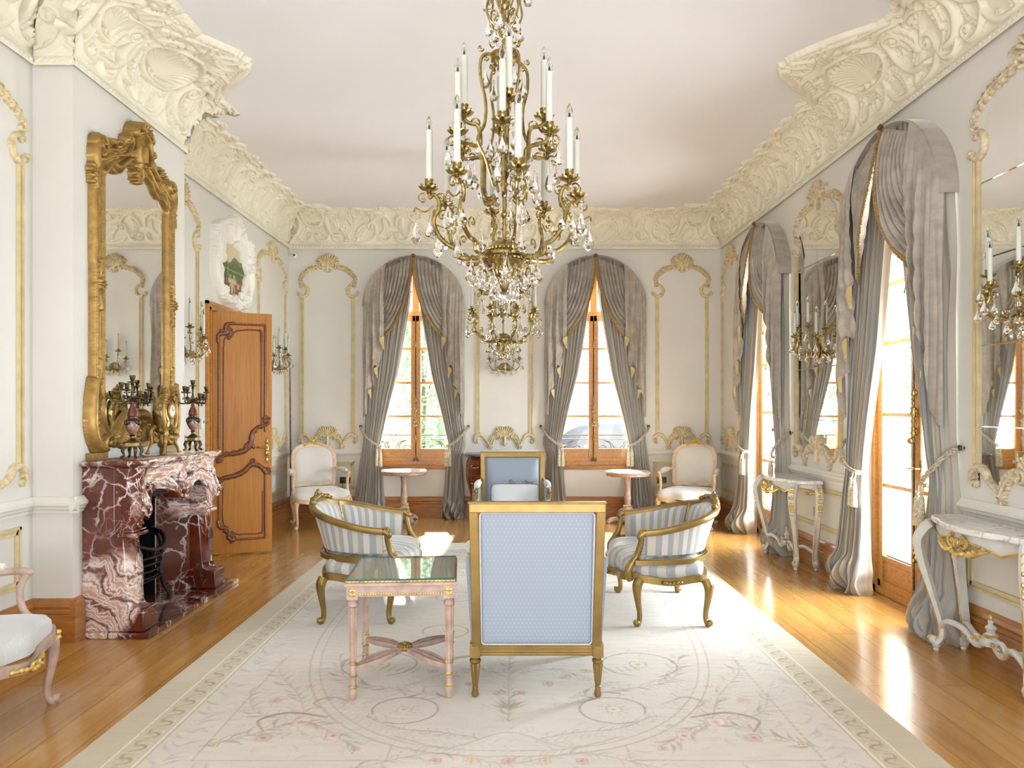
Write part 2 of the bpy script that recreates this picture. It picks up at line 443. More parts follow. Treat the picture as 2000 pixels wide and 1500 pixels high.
# marbles
m = NM('marble_red', .1); c = m.coord()
wv = m.noise(c, 2.0, 5, .6, 1.2); wv2 = m.noise(c, 1.1, 3, .5, .8)
n1 = m.n('ShaderNodeTexNoise'); m.l(c, n1.inputs['Vector']); n1.inputs['Scale'].default_value = 3; n1.inputs['Detail'].default_value = 5
va = m.n('ShaderNodeVectorMath', operation='MULTIPLY_ADD'); m.l(n1.outputs['Color'], va.inputs[0]); va.inputs[1].default_value = (.5, .5, .5); m.l(c, va.inputs[2])
vo = m.n('ShaderNodeTexVoronoi', feature='DISTANCE_TO_EDGE'); m.l(va.outputs[0], vo.inputs['Vector']); vo.inputs['Scale'].default_value = 4.2
vein = m.ramp(vo.outputs['Distance'], [(0, (1, 1, 1, 1)), (.016, (.7, .7, .7, 1)), (.034, (0, 0, 0, 1))])
wav = m.n('ShaderNodeTexWave', wave_type='RINGS'); m.l(va.outputs[0], wav.inputs['Vector']); wav.inputs['Scale'].default_value = 2.2; wav.inputs['Distortion'].default_value = 9; wav.inputs['Detail'].default_value = 4
band = m.ramp(wav.outputs['Fac'], [(0, (120, 70, 60)), (.3, (232, 224, 218)), (.5, (168, 96, 76)), (.7, (236, 230, 226)), (1, (196, 150, 128))])
red = m.ramp(wv, [(.3, (62, 22, 14)), (.5, (94, 38, 24)), (.7, (122, 58, 38))])
vn = m.ramp(m.noise(c, 2.6, 4, .6), [(.42, (.05, .05, .05, 1)), (.60, (1, 1, 1, 1))]); vein = m.math('MULTIPLY', vein, vn)
vo2 = m.n('ShaderNodeTexVoronoi', feature='DISTANCE_TO_EDGE'); m.l(va.outputs[0], vo2.inputs['Vector']); vo2.inputs['Scale'].default_value = 11
vein = m.math('MAXIMUM', vein, m.math('MULTIPLY', m.ramp(vo2.outputs['Distance'], [(0, (.75, .75, .75, 1)), (.03, (0, 0, 0, 1))]), m.ramp(m.noise(c, 4, 3), [(.5, (0, 0, 0, 1)), (.62, (.8, .8, .8, 1))])))
msk = m.ramp(wv2, [(.50, (0, 0, 0, 1)), (.56, (1, 1, 1, 1))])
cc = m.mix(msk, red, band); cc = m.mix(vein, cc, (226, 214, 206)); m.base(cc)
m.b.inputs['Coat Weight'].default_value = .6; m.b.inputs['Coat Roughness'].default_value = .04
m = NM('marble_white', .1); c = m.coord()
n1 = m.n('ShaderNodeTexNoise'); m.l(c, n1.inputs['Vector']); n1.inputs['Scale'].default_value = 5; n1.inputs['Detail'].default_value = 5
va = m.n('ShaderNodeVectorMath', operation='MULTIPLY_ADD'); m.l(n1.outputs['Color'], va.inputs[0]); va.inputs[1].default_value = (.4, .4, .4); m.l(c, va.inputs[2])
vo = m.n('ShaderNodeTexVoronoi', feature='DISTANCE_TO_EDGE'); m.l(va.outputs[0], vo.inputs['Vector']); vo.inputs['Scale'].default_value = 9
vein = m.ramp(vo.outputs['Distance'], [(0, (.9, .9, .9, 1)), (.05, (.35, .35, .35, 1)), (.14, (0, 0, 0, 1))])
vm = m.math('MULTIPLY', m.math('MULTIPLY', vein, m.ramp(m.noise(c, 3, 3), [(.4, (0, 0, 0, 1)), (.6, (1, 1, 1, 1))])), .85)
m.base(m.mix(vm, m.ramp(m.noise(c, 6, 4), [(.3, (214, 210, 206)), (.6, (236, 232, 226))]), (112, 106, 116)))
# fabrics
def fabric_attr(name, stops, rep, rough=.6, sheen=.5, wob=.0, fine=True):
    m = NM(name, rough); a = m.n('ShaderNodeAttribute', attribute_name='su').outputs['Fac']
    f = m.math('FRACT', m.math('MULTIPLY', a, rep)); col = m.ramp(f, stops)
    if fine:
        v = m.noise(m.coord((30, 30, 3)), 6, 3); col = m.mix(m.math('MULTIPLY', v, .18), col, tuple(int(x*.55) for x in stops[0][1]))
    m.base(col); m.b.inputs['Sheen Weight'].default_value = sheen; m.b.inputs['Sheen Roughness'].default_value = .4
    m.bump(m.noise(m.coord(), 300, 2), .1, .001); return m
def steps(cs):
    out = []; n = len(cs)
    for i, c in enumerate(cs):
        out += [(i/n+.012, c), ((i+1)/n-.012, c)]
    return out
fabric_attr('stripe_silk', steps([(200, 196, 180), (160, 162, 167), (208, 206, 198), (164, 165, 166)]), 1, .42, .5)
fabric_attr('drape_stripe', steps([(170, 158, 140), (150, 144, 134), (178, 172, 156), (138, 138, 136), (168, 160, 142), (160, 166, 168)]), 1, .55, .8)
m = NM('velvet', .6); v = m.noise(m.coord((1, 1, .35)), 9, 5, .65)
m.base(m.ramp(v, [(.3, (146, 137, 126)), (.6, (172, 163, 150)), (.8, (190, 181, 168))])); m.b.inputs['Sheen Weight'].default_value = .9; m.b.inputs['Sheen Roughness'].default_value = .35
def dotted(name, base, dot, sc_=64, axes=(0, 2)):
    m = NM(name, .5); c = m.coord((sc_, sc_, sc_)); s = m.n('ShaderNodeSeparateXYZ'); m.l(c, s.inputs[0])
    x, z = s.outputs[axes[0]], s.outputs[axes[1]]
    row = m.math('FRACT', m.math('MULTIPLY', m.math('FLOOR', z), .5))
    fx = m.math('SUBTRACT', m.math('FRACT', m.math('ADD', x, row)), .5); fz = m.math('SUBTRACT', m.math('FRACT', z), .5)
    d = m.math('SQRT', m.math('ADD', m.math('MULTIPLY', fx, fx), m.math('MULTIPLY', fz, fz)))
    k = m.ramp(d, [(.10, (1, 1, 1, 1)), (.18, (0, 0, 0, 1))])
    m.base(m.mix(m.math('MULTIPLY', k, .75), base, dot)); m.b.inputs['Sheen Weight'].default_value = .5
    m.bump(m.noise(m.coord(), 400, 2), .1, .001); return m
dotted('dot_silk', (150, 162, 177), (184, 192, 199), 50)
dotted('dot_silk_top', (192, 194, 192), (216, 216, 208), 50, axes=(0, 1))
# vertex-coloured weaving and painting
def vcol(name, rough, fine=0, sheen=0):
    m = NM(name, rough); a = m.n('ShaderNodeVertexColor', layer_name='col').outputs[0]
    if fine:
        v = m.noise(m.coord((1, 14, 1)), 30, 4); a = m.mix(m.math('MULTIPLY', v, fine), a, (196, 186, 172)); m.bump(m.noise(m.coord(), 220, 3), .35, .003)
    m.base(a); m.b.inputs['Sheen Weight'].default_value = sheen; return m
vcol('rug_weave', .9, .14, .3); vcol('painting', .4)

def leaf_mat(name, col):
    m = NM(name, .6, 0, col); v = m.noise(m.coord(), 3, 3); c = m.ramp(v, [(.3, tuple(int(x*.82) for x in col)), (.7, col)]); m.base(c)
    tr = m.n('ShaderNodeBsdfTranslucent'); m.l(c, tr.inputs[0]); mx = m.n('ShaderNodeMixShader'); mx.inputs[0].default_value = .5
    m.l(m.b.outputs[0], mx.inputs[1]); m.l(tr.outputs[0], mx.inputs[2]); m.l(mx.outputs[0], m.t.nodes['Material Output'].inputs[0])
leaf_mat('leaf_green', (176, 196, 150)); leaf_mat('leaf_dark', (140, 166, 128)); leaf_mat('leaf_gold', (222, 208, 150))
# ================================================================ the room
XL, XR, YB, ZC, ZK = -2.97, 2.78, 9.55, 4.02, 3.565      # left, right, back wall, ceiling, underside of cornice
BX, BY0, BY1 = -2.72, 4.44, 5.95                          # chimney breast
YR = -2.4
WX = (-1.296, 1.098)      # centres of the two back windows
WY = (5.12, 7.80)         # centres of the two garden doors in the right wall
def struct(o): o['kind'] = 'structure'; return o
m = MB(); m.bb(XL-2.2, XR+.35, YR-.3, YB+.35, -.12, 0); struct(m.build('floor', 'floor_boards', smooth=False))
m = MB(); m.bb(XL-2.2, XR+.35, YR-.3, YB+.35, ZC, ZC+.15); struct(m.build('ceiling', 'ceiling_paint', smooth=False))
def wall_pieces(mb, u0, u1, H, ops, t):
    ops = sorted(ops); cur = u0
    def pr(poly): mb.prism(poly, -t, 0)
    for (c, hw, zb, zs, arch) in ops:
        pr([(cur, 0), (c-hw, 0), (c-hw, H), (cur, H)])
        if zb > 0: pr([(c-hw, 0), (c+hw, 0), (c+hw, zb), (c-hw, zb)])
        if arch:
            n = 24
            for k in range(n):
                a0 = PI-PI*k/n; a1 = PI-PI*(k+1)/n
                x0, x1 = c+hw*math.cos(a0), c+hw*math.cos(a1)
                pr([(x0, zs+hw*math.sin(a0)), (x1, zs+hw*math.sin(a1)), (x1, H), (x0, H)])
        else: pr([(c-hw, zs), (c+hw, zs), (c+hw, H), (c-hw, H)])
        cur = c+hw
    pr([(cur, 0), (u1, 0), (u1, H), (cur, H)])
WHW, WZS = .60, 2.72
m = MB(); wall_pieces(m, XL-.3, XR+.3, ZC, [(c, WHW, .68, WZS, True) for c in WX], .32)
struct(m.build('wall_back', 'wall_paint', M=wallB(0, 0, YB), smooth=False))
m = MB(); wall_pieces(m, -YB, -YR, ZC, [(-c, WHW, 0, WZS, True) for c in WY], .32)
struct(m.build('wall_right', 'wall_paint', M=wallR(0, 0, XR), smooth=False))
DY0, DY1, DZ = 7.02, 8.12, 2.41
m = MB(); wall_pieces(m, YR, YB, ZC, [((DY0+DY1)/2, (DY1-DY0)/2, 0, DZ, False)], .25)
struct(m.build('wall_left', 'wall_paint', M=wallL(0, 0, XL), smooth=False))
m = MB(); wall_pieces(m, XL-.3, XR+.3, ZC, [(-1.3, .42, .9, 2.7, False), (1.1, .42, .9, 2.7, False)], .25)
struct(m.build('wall_rear', 'wall_paint', M=frame_m((0, YR, 0), (1, 0, 0), (0, 0, 1), (0, -1, 0)) @ T(0, 0, .25), smooth=False))
m = MB(); m.bb(XL-1.9, XL-1.8, 5.6, 9.5, 0, ZC); m.bb(XL-1.9, XL-.25, 5.5, 5.6, 0, ZC); m.bb(XL-1.9, XL-.25, 9.5, 9.6, 0, ZC); struct(m.build('wall_hallway', 'wall_white', smooth=False))
# chimney breast, with the firebox opening left in it
FC = 5.165; FW = .30; FH = .80
m = MB(); m.bb(XL-.02, BX, BY0, FC-FW, 0, ZC-.001); m.bb(XL-.02, BX, FC+FW, BY1, 0, ZC-.001); m.bb(XL-.02, BX, FC-FW, FC+FW, FH, ZC-.001)
struct(m.build('wall_chimney_breast', 'wall_paint', smooth=False))
m = MB(); m.bb(XL, XL+.02, FC-FW, FC+FW, .0, FH); m.bb(XL, BX, FC-FW, FC-FW+.012, 0, FH); m.bb(XL, BX, FC+FW-.012, FC+FW, 0, FH); m.bb(XL, BX, FC-FW, FC+FW, FH-.01, FH)
struct(m.build('trim_firebox', 'firebox_black', smooth=False))
# ---- mouldings that run along the walls
SEG = [((XL, YR), (XL, BY0), (1, 0)), ((XL, BY0), (BX, BY0), (0, -1)), ((BX, BY0), (BX, BY1), (1, 0)), ((BX, BY1), (XL, BY1), (0, 1)),
       ((XL, BY1), (XL, 6.94), (1, 0)), ((XL, 8.20), (XL, YB), (1, 0)), ((XL, YB), (XR, YB), (0, -1)),
       ((XR, YB), (XR, WY[1]+.62), (-1, 0)), ((XR, WY[1]-.62), (XR, WY[0]+.62), (-1, 0)), ((XR, WY[0]-.62), (XR, YR), (-1, 0))]
def run(mb, p0, p1, n, prof, e0=0, e1=0):
    d = Vector((p1[0]-p0[0], p1[1]-p0[1], 0)).normalized(); a = Vector((p0[0], p0[1], 0))-d*e0; b = Vector((p1[0], p1[1], 0))+d*e1
    N = Vector((n[0], n[1], 0)); k = len(prof)
    vs = [a+N*o+Vector((0, 0, z)) for o, z in prof]+[b+N*o+Vector((0, 0, z)) for o, z in prof]
    mb.add(vs, [tuple(range(k)), tuple(reversed(range(k, 2*k)))]+[(i, i+k, (i+1) % k+k, (i+1) % k) for i in range(k)])
BASEP = [(0, 0), (.032, 0), (.032, .17), (.026, .178), (.034, .186), (.034, .20), (.024, .208), (.03, .225), (.022, .25), (.012, .268), (0, .272)]
DADOP = [(0, .80), (.012, .80), (.014, .815), (.024, .825), (.03, .84), (.04, .85), (.042, .868), (.03, .878), (.02, .892), (.012, .90), (0, .90)]
names = ['left', 'chimney_near', 'chimney_front', 'chimney_far', 'left_middle', 'left_far', 'back', 'right_far', 'right_middle', 'right']
for i, (p0, p1, n) in enumerate(SEG):
    e = .032 if i in (1, 2, 3) else 0
    if i == 2:     # the fireplace stands in the middle of the breast
        m = MB(); run(m, p0, (BX, 4.52), n, BASEP, e-.0015, 0); run(m, (BX, 5.82), p1, n, BASEP, 0, e)
    else:
        m = MB(); run(m, p0, p1, n, BASEP, e if i != 1 else 0, (e-.0015 if i == 1 else e) if i != 3 else 0)
    struct(m.build('baseboard_'+names[i], 'oak_h', smooth=False))
k = 1
for i, (p0, p1, n) in enumerate(SEG):
    m = MB()
    if i == 2: run(m, p0, (BX, 4.535), n, DADOP, .04, 0); run(m, (BX, 5.80), p1, n, DADOP, 0, .04)
    elif i == 6:
        xs = [XL]+[v for c in WX for v in (c-.62, c+.62)]+[XR]
        for a, b in zip(xs[::2], xs[1::2]): run(m, (a, YB), (b, YB), n, DADOP)
    else: run(m, p0, p1, n, DADOP, .04 if i in (1,) and 0 else 0, .04 if i == 1 else 0)
    struct(m.build('trim_%d' % k, 'wall_white', smooth=False)); k += 1
TRIM = [k]
def trim(mb, mat, **kw):
    o = struct(mb.build('trim_%d' % TRIM[0], mat, **kw)); TRIM[0] += 1; return o
# ---- small rectangular mouldings of the dado zone: outer size, in u/z on a wall
def rect_mould(mb, u0, u1, z0, z1, w=.045, h=.016):
    for ww, o, hh in ((w*.36, 0, h), (w*.28, w*.36, h*.55), (w*.36, w*.64, h*.85)):
        a, b = o, o+ww
        mb.bb(u0+a, u1-a, z0+a, z0+b, -.001, hh); mb.bb(u0+a, u1-a, z1-b, z1-a, -.001, hh)
        mb.bb(u0+a, u0+b, z0+a, z1-a, -.001, hh); mb.bb(u1-b, u1-a, z0+a, z1-a, -.001, hh)
for M_, rects in ((wallB(0, 0, YB), [(-2.86, -2.10), (1.88, 2.66)]),
                  (wallL(0, 0, XL), [(2.9, 4.32), (6.06, 6.84), (8.32, 9.42)]),
                  (wallR(0, 0, XR), [(-9.43, -8.62), (-7.04, -5.98), (-4.36, -3.1)])):
    for (a, b) in rects:
        m = MB(); rect_mould(m, a, b, .365, .735); trim(m, 'cream_bar', M=M_, smooth=False)
# ================================================================ plaster cornice
ca, cb = .27, .40
_ph = np.linspace(0, PI/2, 60); _p = ca*(1-np.cos(_ph)); _z = .055+cb*np.sin(_ph)
_s = np.r_[0, np.cumsum(np.hypot(np.diff(_p), np.diff(_z)))]; ARC = _s[-1]; VB = .055
def prof(v):
    """arc position v -> (p, z above ZK, normal p, normal z); bead, cove, then flat ceiling"""
    v = np.asarray(v, float); p = np.zeros_like(v); z = np.zeros_like(v); npx = np.zeros_like(v); nz = np.zeros_like(v)
    b = v < VB; p[b] = .012; z[b] = v[b]; npx[b] = 1
    c = (v >= VB) & (v < VB+ARC); ph = np.interp(v[c]-VB, _s, _ph)
    p[c] = ca*(1-np.cos(ph)); z[c] = .055+cb*np.sin(ph)
    tx = ca*np.sin(ph); tz = cb*np.cos(ph); L = np.hypot(tx, tz); npx[c] = tz/L; nz[c] = -tx/L
    f = v >= VB+ARC; p[f] = ca+(v[f]-VB-ARC); z[f] = ZC-ZK; nz[f] = -1
    return p, z, npx, nz
TL = 1.06
def cornice_tile():
    h = HF(0, TL, 0, .80, .0066)
    # lower ribbon of leaves and buds
    for k in range(26):
        u = TL*(k+.5)/26; h.stroke([(u-.018, .012), (u, .028), (u+.02, .04)], [.008, .014, .005], [.012, .022, .01], n=4); h.stamp(u+.012, .016, .009, .018)
    h.stroke([(0, .005), (TL, .005)], .007, .014, sm=False); h.stroke([(0, .052), (TL, .052)], .006, .012, sm=False)
    q = HF(0, TL/2, 0, .80, .0066)
    # big C scroll rising from the foot, volute at the top, acanthus on its back
    q.scroll([(.02, .10), (.10, .085), (.22, .11), (.30, .20), (.30, .30)], [.014, .026, .020], [.02, .036], .060, 1, 1.3)
    q.scroll([(.30, .24), (.36, .13), (.45, .11), (.50, .16)], [.020, .022, .014], .032, .038, 1, 1.1)
    q.leaf([(.05, .12), (.10, .24), (.20, .33)], .085, .030, 0, 7)
    q.leaf([(.33, .16), (.41, .27), (.40, .40)], .080, .030, -1, 7)
    q.leaf([(.24, .36), (.34, .46), (.46, .50)], .075, .034, 1, 6)
    q.scroll([(.50, .30), (.47, .42), (.36, .52), (.24, .52)], [.010, .022, .018], .034, .050, 1, 1.2)
    q.leaf([(.02, .34), (.09, .45), (.20, .50)], .070, .032, 1, 6)
    q.fan(.02, .40, .17, .15, 1.6, 7, .036)
    q.scroll([(.06, .53), (.16, .62), (.28, .62)], [.010, .020, .016], .032, .036, -1, 1.1)
    q.leaf([(.30, .60), (.40, .66), (.50, .64)], .055, .026, 1, 5)
    q.stroke([(.0, .575), (.12, .60), (.26, .55), (.40, .60), (.53, .575)], .010, .020)
    q.stroke([(.02, .62), (.08, .66), (.16, .655)], [.02, .03, .012], .022)
    for k in range(4): q.fan(.08+.13*k, .10, .055, .6, 2.4, 5, .018)
    n = q.H.shape[1]; H2 = np.concatenate([q.H, q.H[:, ::-1]], 1)
    m_ = min(H2.shape[1], h.H.shape[1]); np.maximum(h.H[:, :m_], H2[:, :m_], out=h.H[:, :m_])
    h.H[:, -1] = h.H[:, 0]
    return h
TILE = cornice_tile()
# soften like modelled plaster
def soft(H, n=1):
    for _ in range(n):
        P = np.pad(H, 1, 'edge'); H = (P[1:-1, 1:-1]*4+P[:-2, 1:-1]+P[2:, 1:-1]+P[1:-1, :-2]+P[1:-1, 2:])/8
    return H
TILE.H = soft(TILE.H)
def cornice(origin, axis, n, length, k0, k1, phase=0.0, name='cornice'):
    """strip along axis from origin; k=+1 inner corner, -1 outer corner, 0 open"""
    ax = np.array(axis, float); nn = np.array(n, float); res = TILE.res
    nu = int((length+(.7 if k0 < 0 else 0)+(.7 if k1 < 0 else 0))/res); a0 = -.35*2*(k0 < 0)
    u = a0+np.arange(nu+1)*res; v = TILE.V; p, z, np_, nz = prof(v)
    H = TILE.H[:, (np.round((u+phase) / res).astype(int)) % (TILE.nu-1)]
    if min(k0, k1) < 0: H = H*np.clip((.66-v)/.04, 0, 1)[:, None]
    sink = np.where(v[:, None] >= VB+ARC, np.where(H > 3e-4, H, -.006), H)
    P = p[:, None]+np_[:, None]*sink; Z = ZK+z[:, None]+nz[:, None]*sink
    U = np.broadcast_to(u[None], P.shape).copy()
    Q = np.clip(P, 0, .33 if min(k0, k1) < 0 else 9)
    U = np.maximum(U, k0*Q*(1 if k0 else 0) if k0 else a0); U = np.minimum(U, length-k1*Q) if k1 else np.minimum(U, length)
    V = np.stack([origin[0]+ax[0]*U+nn[0]*P, origin[1]+ax[1]*U+nn[1]*P, Z], -1)
    nv, nuu = P.shape; idx = np.arange(nv*nuu).reshape(nv, nuu)
    F = np.stack([idx[:-1, :-1], idx[:-1, 1:], idx[1:, 1:], idx[1:, :-1]], -1).reshape(-1, 4)
    keep = ~((sink[:-1, :-1] < -.005) & (sink[1:, 1:] < -.005) & (sink[1:, :-1] < -.005) & (sink[:-1, 1:] < -.005)).reshape(-1)
    o = npmesh('trim_%d' % TRIM[0], V.reshape(-1, 3), F[keep], 'plaster'); TRIM[0] += 1; struct(o); return o
cornice((XL, YB), (1, 0), (0, -1), XR-XL, 1, 1, .2)
cornice((XR, 2.2), (0, 1), (-1, 0), YB-2.2, 0, 1, .45)
cornice((XL, BY1), (0, 1), (1, 0), YB-BY1, 1, 1, .1)
cornice((BX, BY0), (0, 1), (1, 0), BY1-BY0, -1, -1, .3)
cornice((XL, BY0), (1, 0), (0, -1), BX-XL, 1, -1, .1)
cornice((XL, BY1), (1, 0), (0, 1), BX-XL, 1, -1, .1)
cornice((XL, 2.4), (0, 1), (1, 0), BY0-2.4, 0, 1, .6)
def cartouche(W=.66, tip=1.10):
    h = HF(0, W+.06, .10, tip+.06, .0066)
    k = W/.66
    h.scroll([(.60*k, .18), (.44*k, .20), (.34*k, .34), (.36*k, .48)], [.02, .036, .03], .055, .080*k, -1, 1.3)
    h.leaf([(.56*k, .30), (.50*k, .46), (.38*k, .58)], .13*k, .05, 0, 8)
    h.scroll([(.62*k, .56), (.50*k, .62), (.36*k, .60), (.30*k, .70)], [.018, .034, .026], .055, .055*k, 1, 1.2)
    h.leaf([(.60*k, .62), (.44*k, .70), (.30*k, .80)], .10*k, .045, 1, 7)
    h.scroll([(.44*k, .74), (.32*k, .82), (.20*k, .82)], [.014, .03, .022], .05, .045*k, 1, 1.2)
    h.leaf([(.32*k, .84), (.22*k, .92), (.06*k, tip-.04)], .10*k, .05, 0, 7)
    h.fan(0, .36, .34*k, .25, PI/2, 9, .045); h.fan(0, .70, .24*k, .5, PI/2, 6, .05)
    h.stroke([(0, .30), (.16*k, .33), (.27*k, .46), (.24*k, .62), (.12*k, .72), (0, .76)], .020, .055)
    h.scroll([(0, tip-.24), (.10*k, tip-.2), (.08*k, tip-.08)], [.02, .028, .02], .06, .028*k, 1, 1.0)
    h.stroke([(0, tip-.25), (0, tip)], [.04, .03, .012], [.05, .06, .03], sm=False)
    h.stroke([(.64*k, .52), (.5*k, .70), (.28*k, .92), (.0, tip-.02)], [.02, .028, .03, .02], .03)
    h.stroke([(.0, .5), (.2*k, .6), (.3*k, .74), (.2*k, .9), (0, tip-.06)], [.12, .14, .1, .09, .03], .018, pw=.25)
    g = HF(-W-.06, W+.06, .10, tip+.06, .0066)
    c = g.H.shape[1]; a = h.H; m_ = min((c+1)//2, a.shape[1])
    g.H[:, c-m_:] = a[:, :m_]; g.H[:, :m_] = np.maximum(g.H[:, :m_], a[:, :m_][:, ::-1]); g.H = soft(g.H)*.72
    for k_ in range(4): q_ = .28*k_*(k_ < 4); g.H[-1-k_] *= q_; g.H[:, k_] *= q_; g.H[:, -1-k_] *= q_
    return g
def put_cartouche(g, origin, axis, n):
    def warp(V):
        p, z, np_, nz = prof(V[:, 1]); d = V[:, 2]+np.where(V[:, 2] > 0, .012, 0)
        P = p+np_*d; Z = ZK+z+nz*d
        return np.stack([origin[0]+axis[0]*V[:, 0]+n[0]*P, origin[1]+axis[1]*V[:, 0]+n[1]*P, Z], 1)
    o = g.build('trim_%d' % TRIM[0], 'plaster', warp=warp); TRIM[0] += 1; struct(o)
CG = cartouche()
put_cartouche(CG, (BX, 5.27), (0, 1), (1, 0)); put_cartouche(CG, (XR, 5.34), (0, 1), (-1, 0))
CG2 = cartouche(.42, .86)
put_cartouche(CG2, (BX, 4.66), (0, 1), (1, 0)); put_cartouche(CG2, (XR, 4.15), (0, 1), (-1, 0))
for x in (-2.62, 2.42): put_cartouche(cartouche(.34, .80), (x, YB), (1, 0), (0, -1))
# ================================================================ carved panel mouldings
def crest_hf(W):
    """top ornament between bars at +-W; v=0 at the tops of the bars"""
    h = HF(0, W+.10, -.03, .62, .0032); s = W/.34
    e = W-.34
    h.spiral(e+.392, .055, .030, -2.6, .9, .014, .022, 1)
    h.stroke([(e+.372, .03), (e+.34, .004), (e+.295, .02), (e+.265, .075), (e+.28, .13), (e+.325, .165), (e+.362, .165)], [.012, .022, .026, .022, .02, .016, .01], .024)
    h.spiral(e+.345, .150, .026, .4, .8, .012, .022, -1)
    h.leaf([(e+.30, .03), (e+.262, .08), (e+.28, .14)], .035, .018, 1, 5)
    A = [(e+.365, .185), (e+.372, .225), (e+.352, .27), (s*.30, .325), (s*.235, .372), (s*.17, .39), (s*.11, .405)]
    h.stroke(A, [.008, .014, .016, .018, .017, .012], [.012, .018, .020, .018])
    h.leaf(A[::-1], .062, .030, 0, 9, rib=.13); h.leaf([(s*.30, .315), (s*.24, .37), (s*.13, .41)], .062, .032, 1, 6, rib=.13)
    h.spiral(e+.350, .205, .022, 1, .8, .010, .024, 1)
    # shell
    h.spiral(s*.075, .42, .042, -1.2, 1.1, .016, .030, 1); h.fan(0, .40, .175, .42, PI/2, 6, .036)
    h.leaf([(s*.07, .46), (s*.11, .50), (s*.15, .485)], .035, .02, 1, 4)
    h.stroke([(0, .34), (0, .46)], [.012, .026, .018], [.02, .036], sm=False); h.fan(0, .385, .06, -2.2+.6, -.5, 4, .022)
    h.fan(0, .50, .085, .9, PI/2, 4, .038)
    return h
def foot_hf(W):
    """bottom ornament; v=0 at the bottoms of the bars, hanging down"""
    h = HF(0, W+.08, -.20, .16, .0032); s = W/.34; e = W-.34
    h.spiral(e+.352, -.085, .034, 1.6, 1.1, .013, .024, -1)
    h.stroke([(e+.386, -.08), (e+.375, -.02), (e+.33, .008), (e+.275, -.005), (e+.235, -.06), (s*.20, -.125)], [.012, .022, .026, .024, .018, .014], .026)
    h.leaf([(e+.37, -.03), (e+.31, .0), (e+.25, -.04)], .045, .032, -1, 6)
    h.stamp(s*.185, -.145, .024, .026); h.fan(s*.185, -.14, .045, -2.6, -.3, 5, .020)
    B = [(s*.19, -.14), (s*.165, -.07), (s*.135, -.02), (s*.09, .015)]
    h.stroke(B, [.010, .016, .018, .012], .020); h.leaf(B, .066, .030, 0, 7, rib=.13)
    h.spiral(s*.085, -.025, .042, 1.7, 1.2, .014, .030, 1)
    h.fan(0, -.04, .165, .5, PI/2, 6, .034); h.leaf([(s*.06, .03), (s*.09, .07), (s*.12, .06)], .035, .02, 1, 4)
    h.fan(0, -.05, .08, -1.1, -PI/2, 3, .026); h.stroke([(0, -.13), (0, -.02)], [.014, .024], .032, sm=False)
    return h
def mirror_hf(h):
    g = HF(-(h.u0+h.res*(h.nu-1)), h.u0+h.res*(h.nu-1), h.V[0], h.V[-1], h.res)
    c = g.nu; a = h.H; k = (c+1)//2
    g.H[:, c-k:] = a[:, :k]; g.H[:, :k] = np.maximum(g.H[:, :k], a[:, :k][:, ::-1]); return g
_cr = {}
def panel_ornaments(W, mat):
    if (W, mat) not in _cr:
        a = mirror_hf(crest_hf(W)).build('crest', mat); b = mirror_hf(foot_hf(W)).build('foot_scroll', mat)
        _cr[(W, mat)] = (a.data, b.data); bpy.data.objects.remove(a); bpy.data.objects.remove(b)
    return _cr[(W, mat)]
def child(name, data, parent, M=None):
    o = bpy.data.objects.new(name, data); COL.objects.link(o); o.parent = parent
    if M is not None: o.matrix_local = M
    return o
ZB0, ZB1 = 1.09, 2.93
def wall_panel(name, label, cat, M, W, group, mat='cream_gilt', bar='cream_bar', glass=False):
    """M: wall matrix with origin on the wall at floor level, at the panel's centre line"""
    t = thing(name, label, cat, group=group); t.matrix_world = M
    a, b = panel_ornaments(W, mat)
    child('crest', a, t, T(0, ZB1, .0025)); child('foot_scroll', b, t, T(0, ZB0, .0025))
    for sg in (-1, 1):
        m = MB()
        for (o, w_, hh) in ((-.020, .011, .016), (-.004, .013, .010), (.016, .012, .019)):
            m.bb(sg*W+sg*o-w_/2, sg*W+sg*o+w_/2, ZB0-.01, ZB1+.01, .0005, hh)
        m.bb(sg*W-.026, sg*W+.026, ZB0-.01, ZB1+.01, .0005, .006)
        m.build('side_bar', bar, t, smooth=False)
    if glass:
        # mirror plates: centre joint and three level joints, bevelled edges
        zs = [.98, 1.345, 1.82, 2.33, 2.78, 3.36]
        for i in range(5):
            for sg in (-1, 1):
                m = MB(); n = 10
                u0, u1 = .0015, W-.012; z0, z1 = zs[i]+.0015, zs[i+1]-.0015
                def top(u):
                    if i < 4: return z1
                    q = min(1, u/W); return interp(q, [0, .25, .5, .75, .86, .93, 1.0], [3.36, 3.345, 3.30, 3.20, 3.10, 2.96, 2.93])
                def bot(u):
                    if i > 0: return z0
                    q = min(1, u/W); return interp(q, [0, .2, .4, .55, .7, .85, 1], [1.04, 1.07, 1.03, .98, 1.01, 1.06, 1.06])
                vs = []; fs = []
                for kk in range(n+1):
                    u = lerp(u0, u1, kk/n); vs += [(sg*u, bot(u), .004), (sg*u, top(u), .004)]
                for kk in range(n): fs.append((2*kk, 2*kk+2, 2*kk+3, 2*kk+1) if sg > 0 else (2*kk, 2*kk+1, 2*kk+3, 2*kk+2))
                m.add(vs, fs); o = m.build('mirror_plate', 'mirror', t, smooth=False)
                m = MB(); e = .014
                if i < 4:   # bevelled rim
                    for (x0, x1, y0, y1) in ((u0, u1, z1-e*.4, z1), (u0, u0+e*.35, z0, z1), (u1-e, u1, z0, z1)):
                        a0, a1 = sorted((sg*x0, sg*x1)); m.add([(a0, y0, .0045), (a1, y0, .0045), (a1, y1, .007), (a0, y1, .007)], [(0, 1, 2, 3)])
                    m.build('bevelled_rim', 'mirror', o, smooth=False)
    return t
PG = 'gilded panel mouldings on the pale walls'
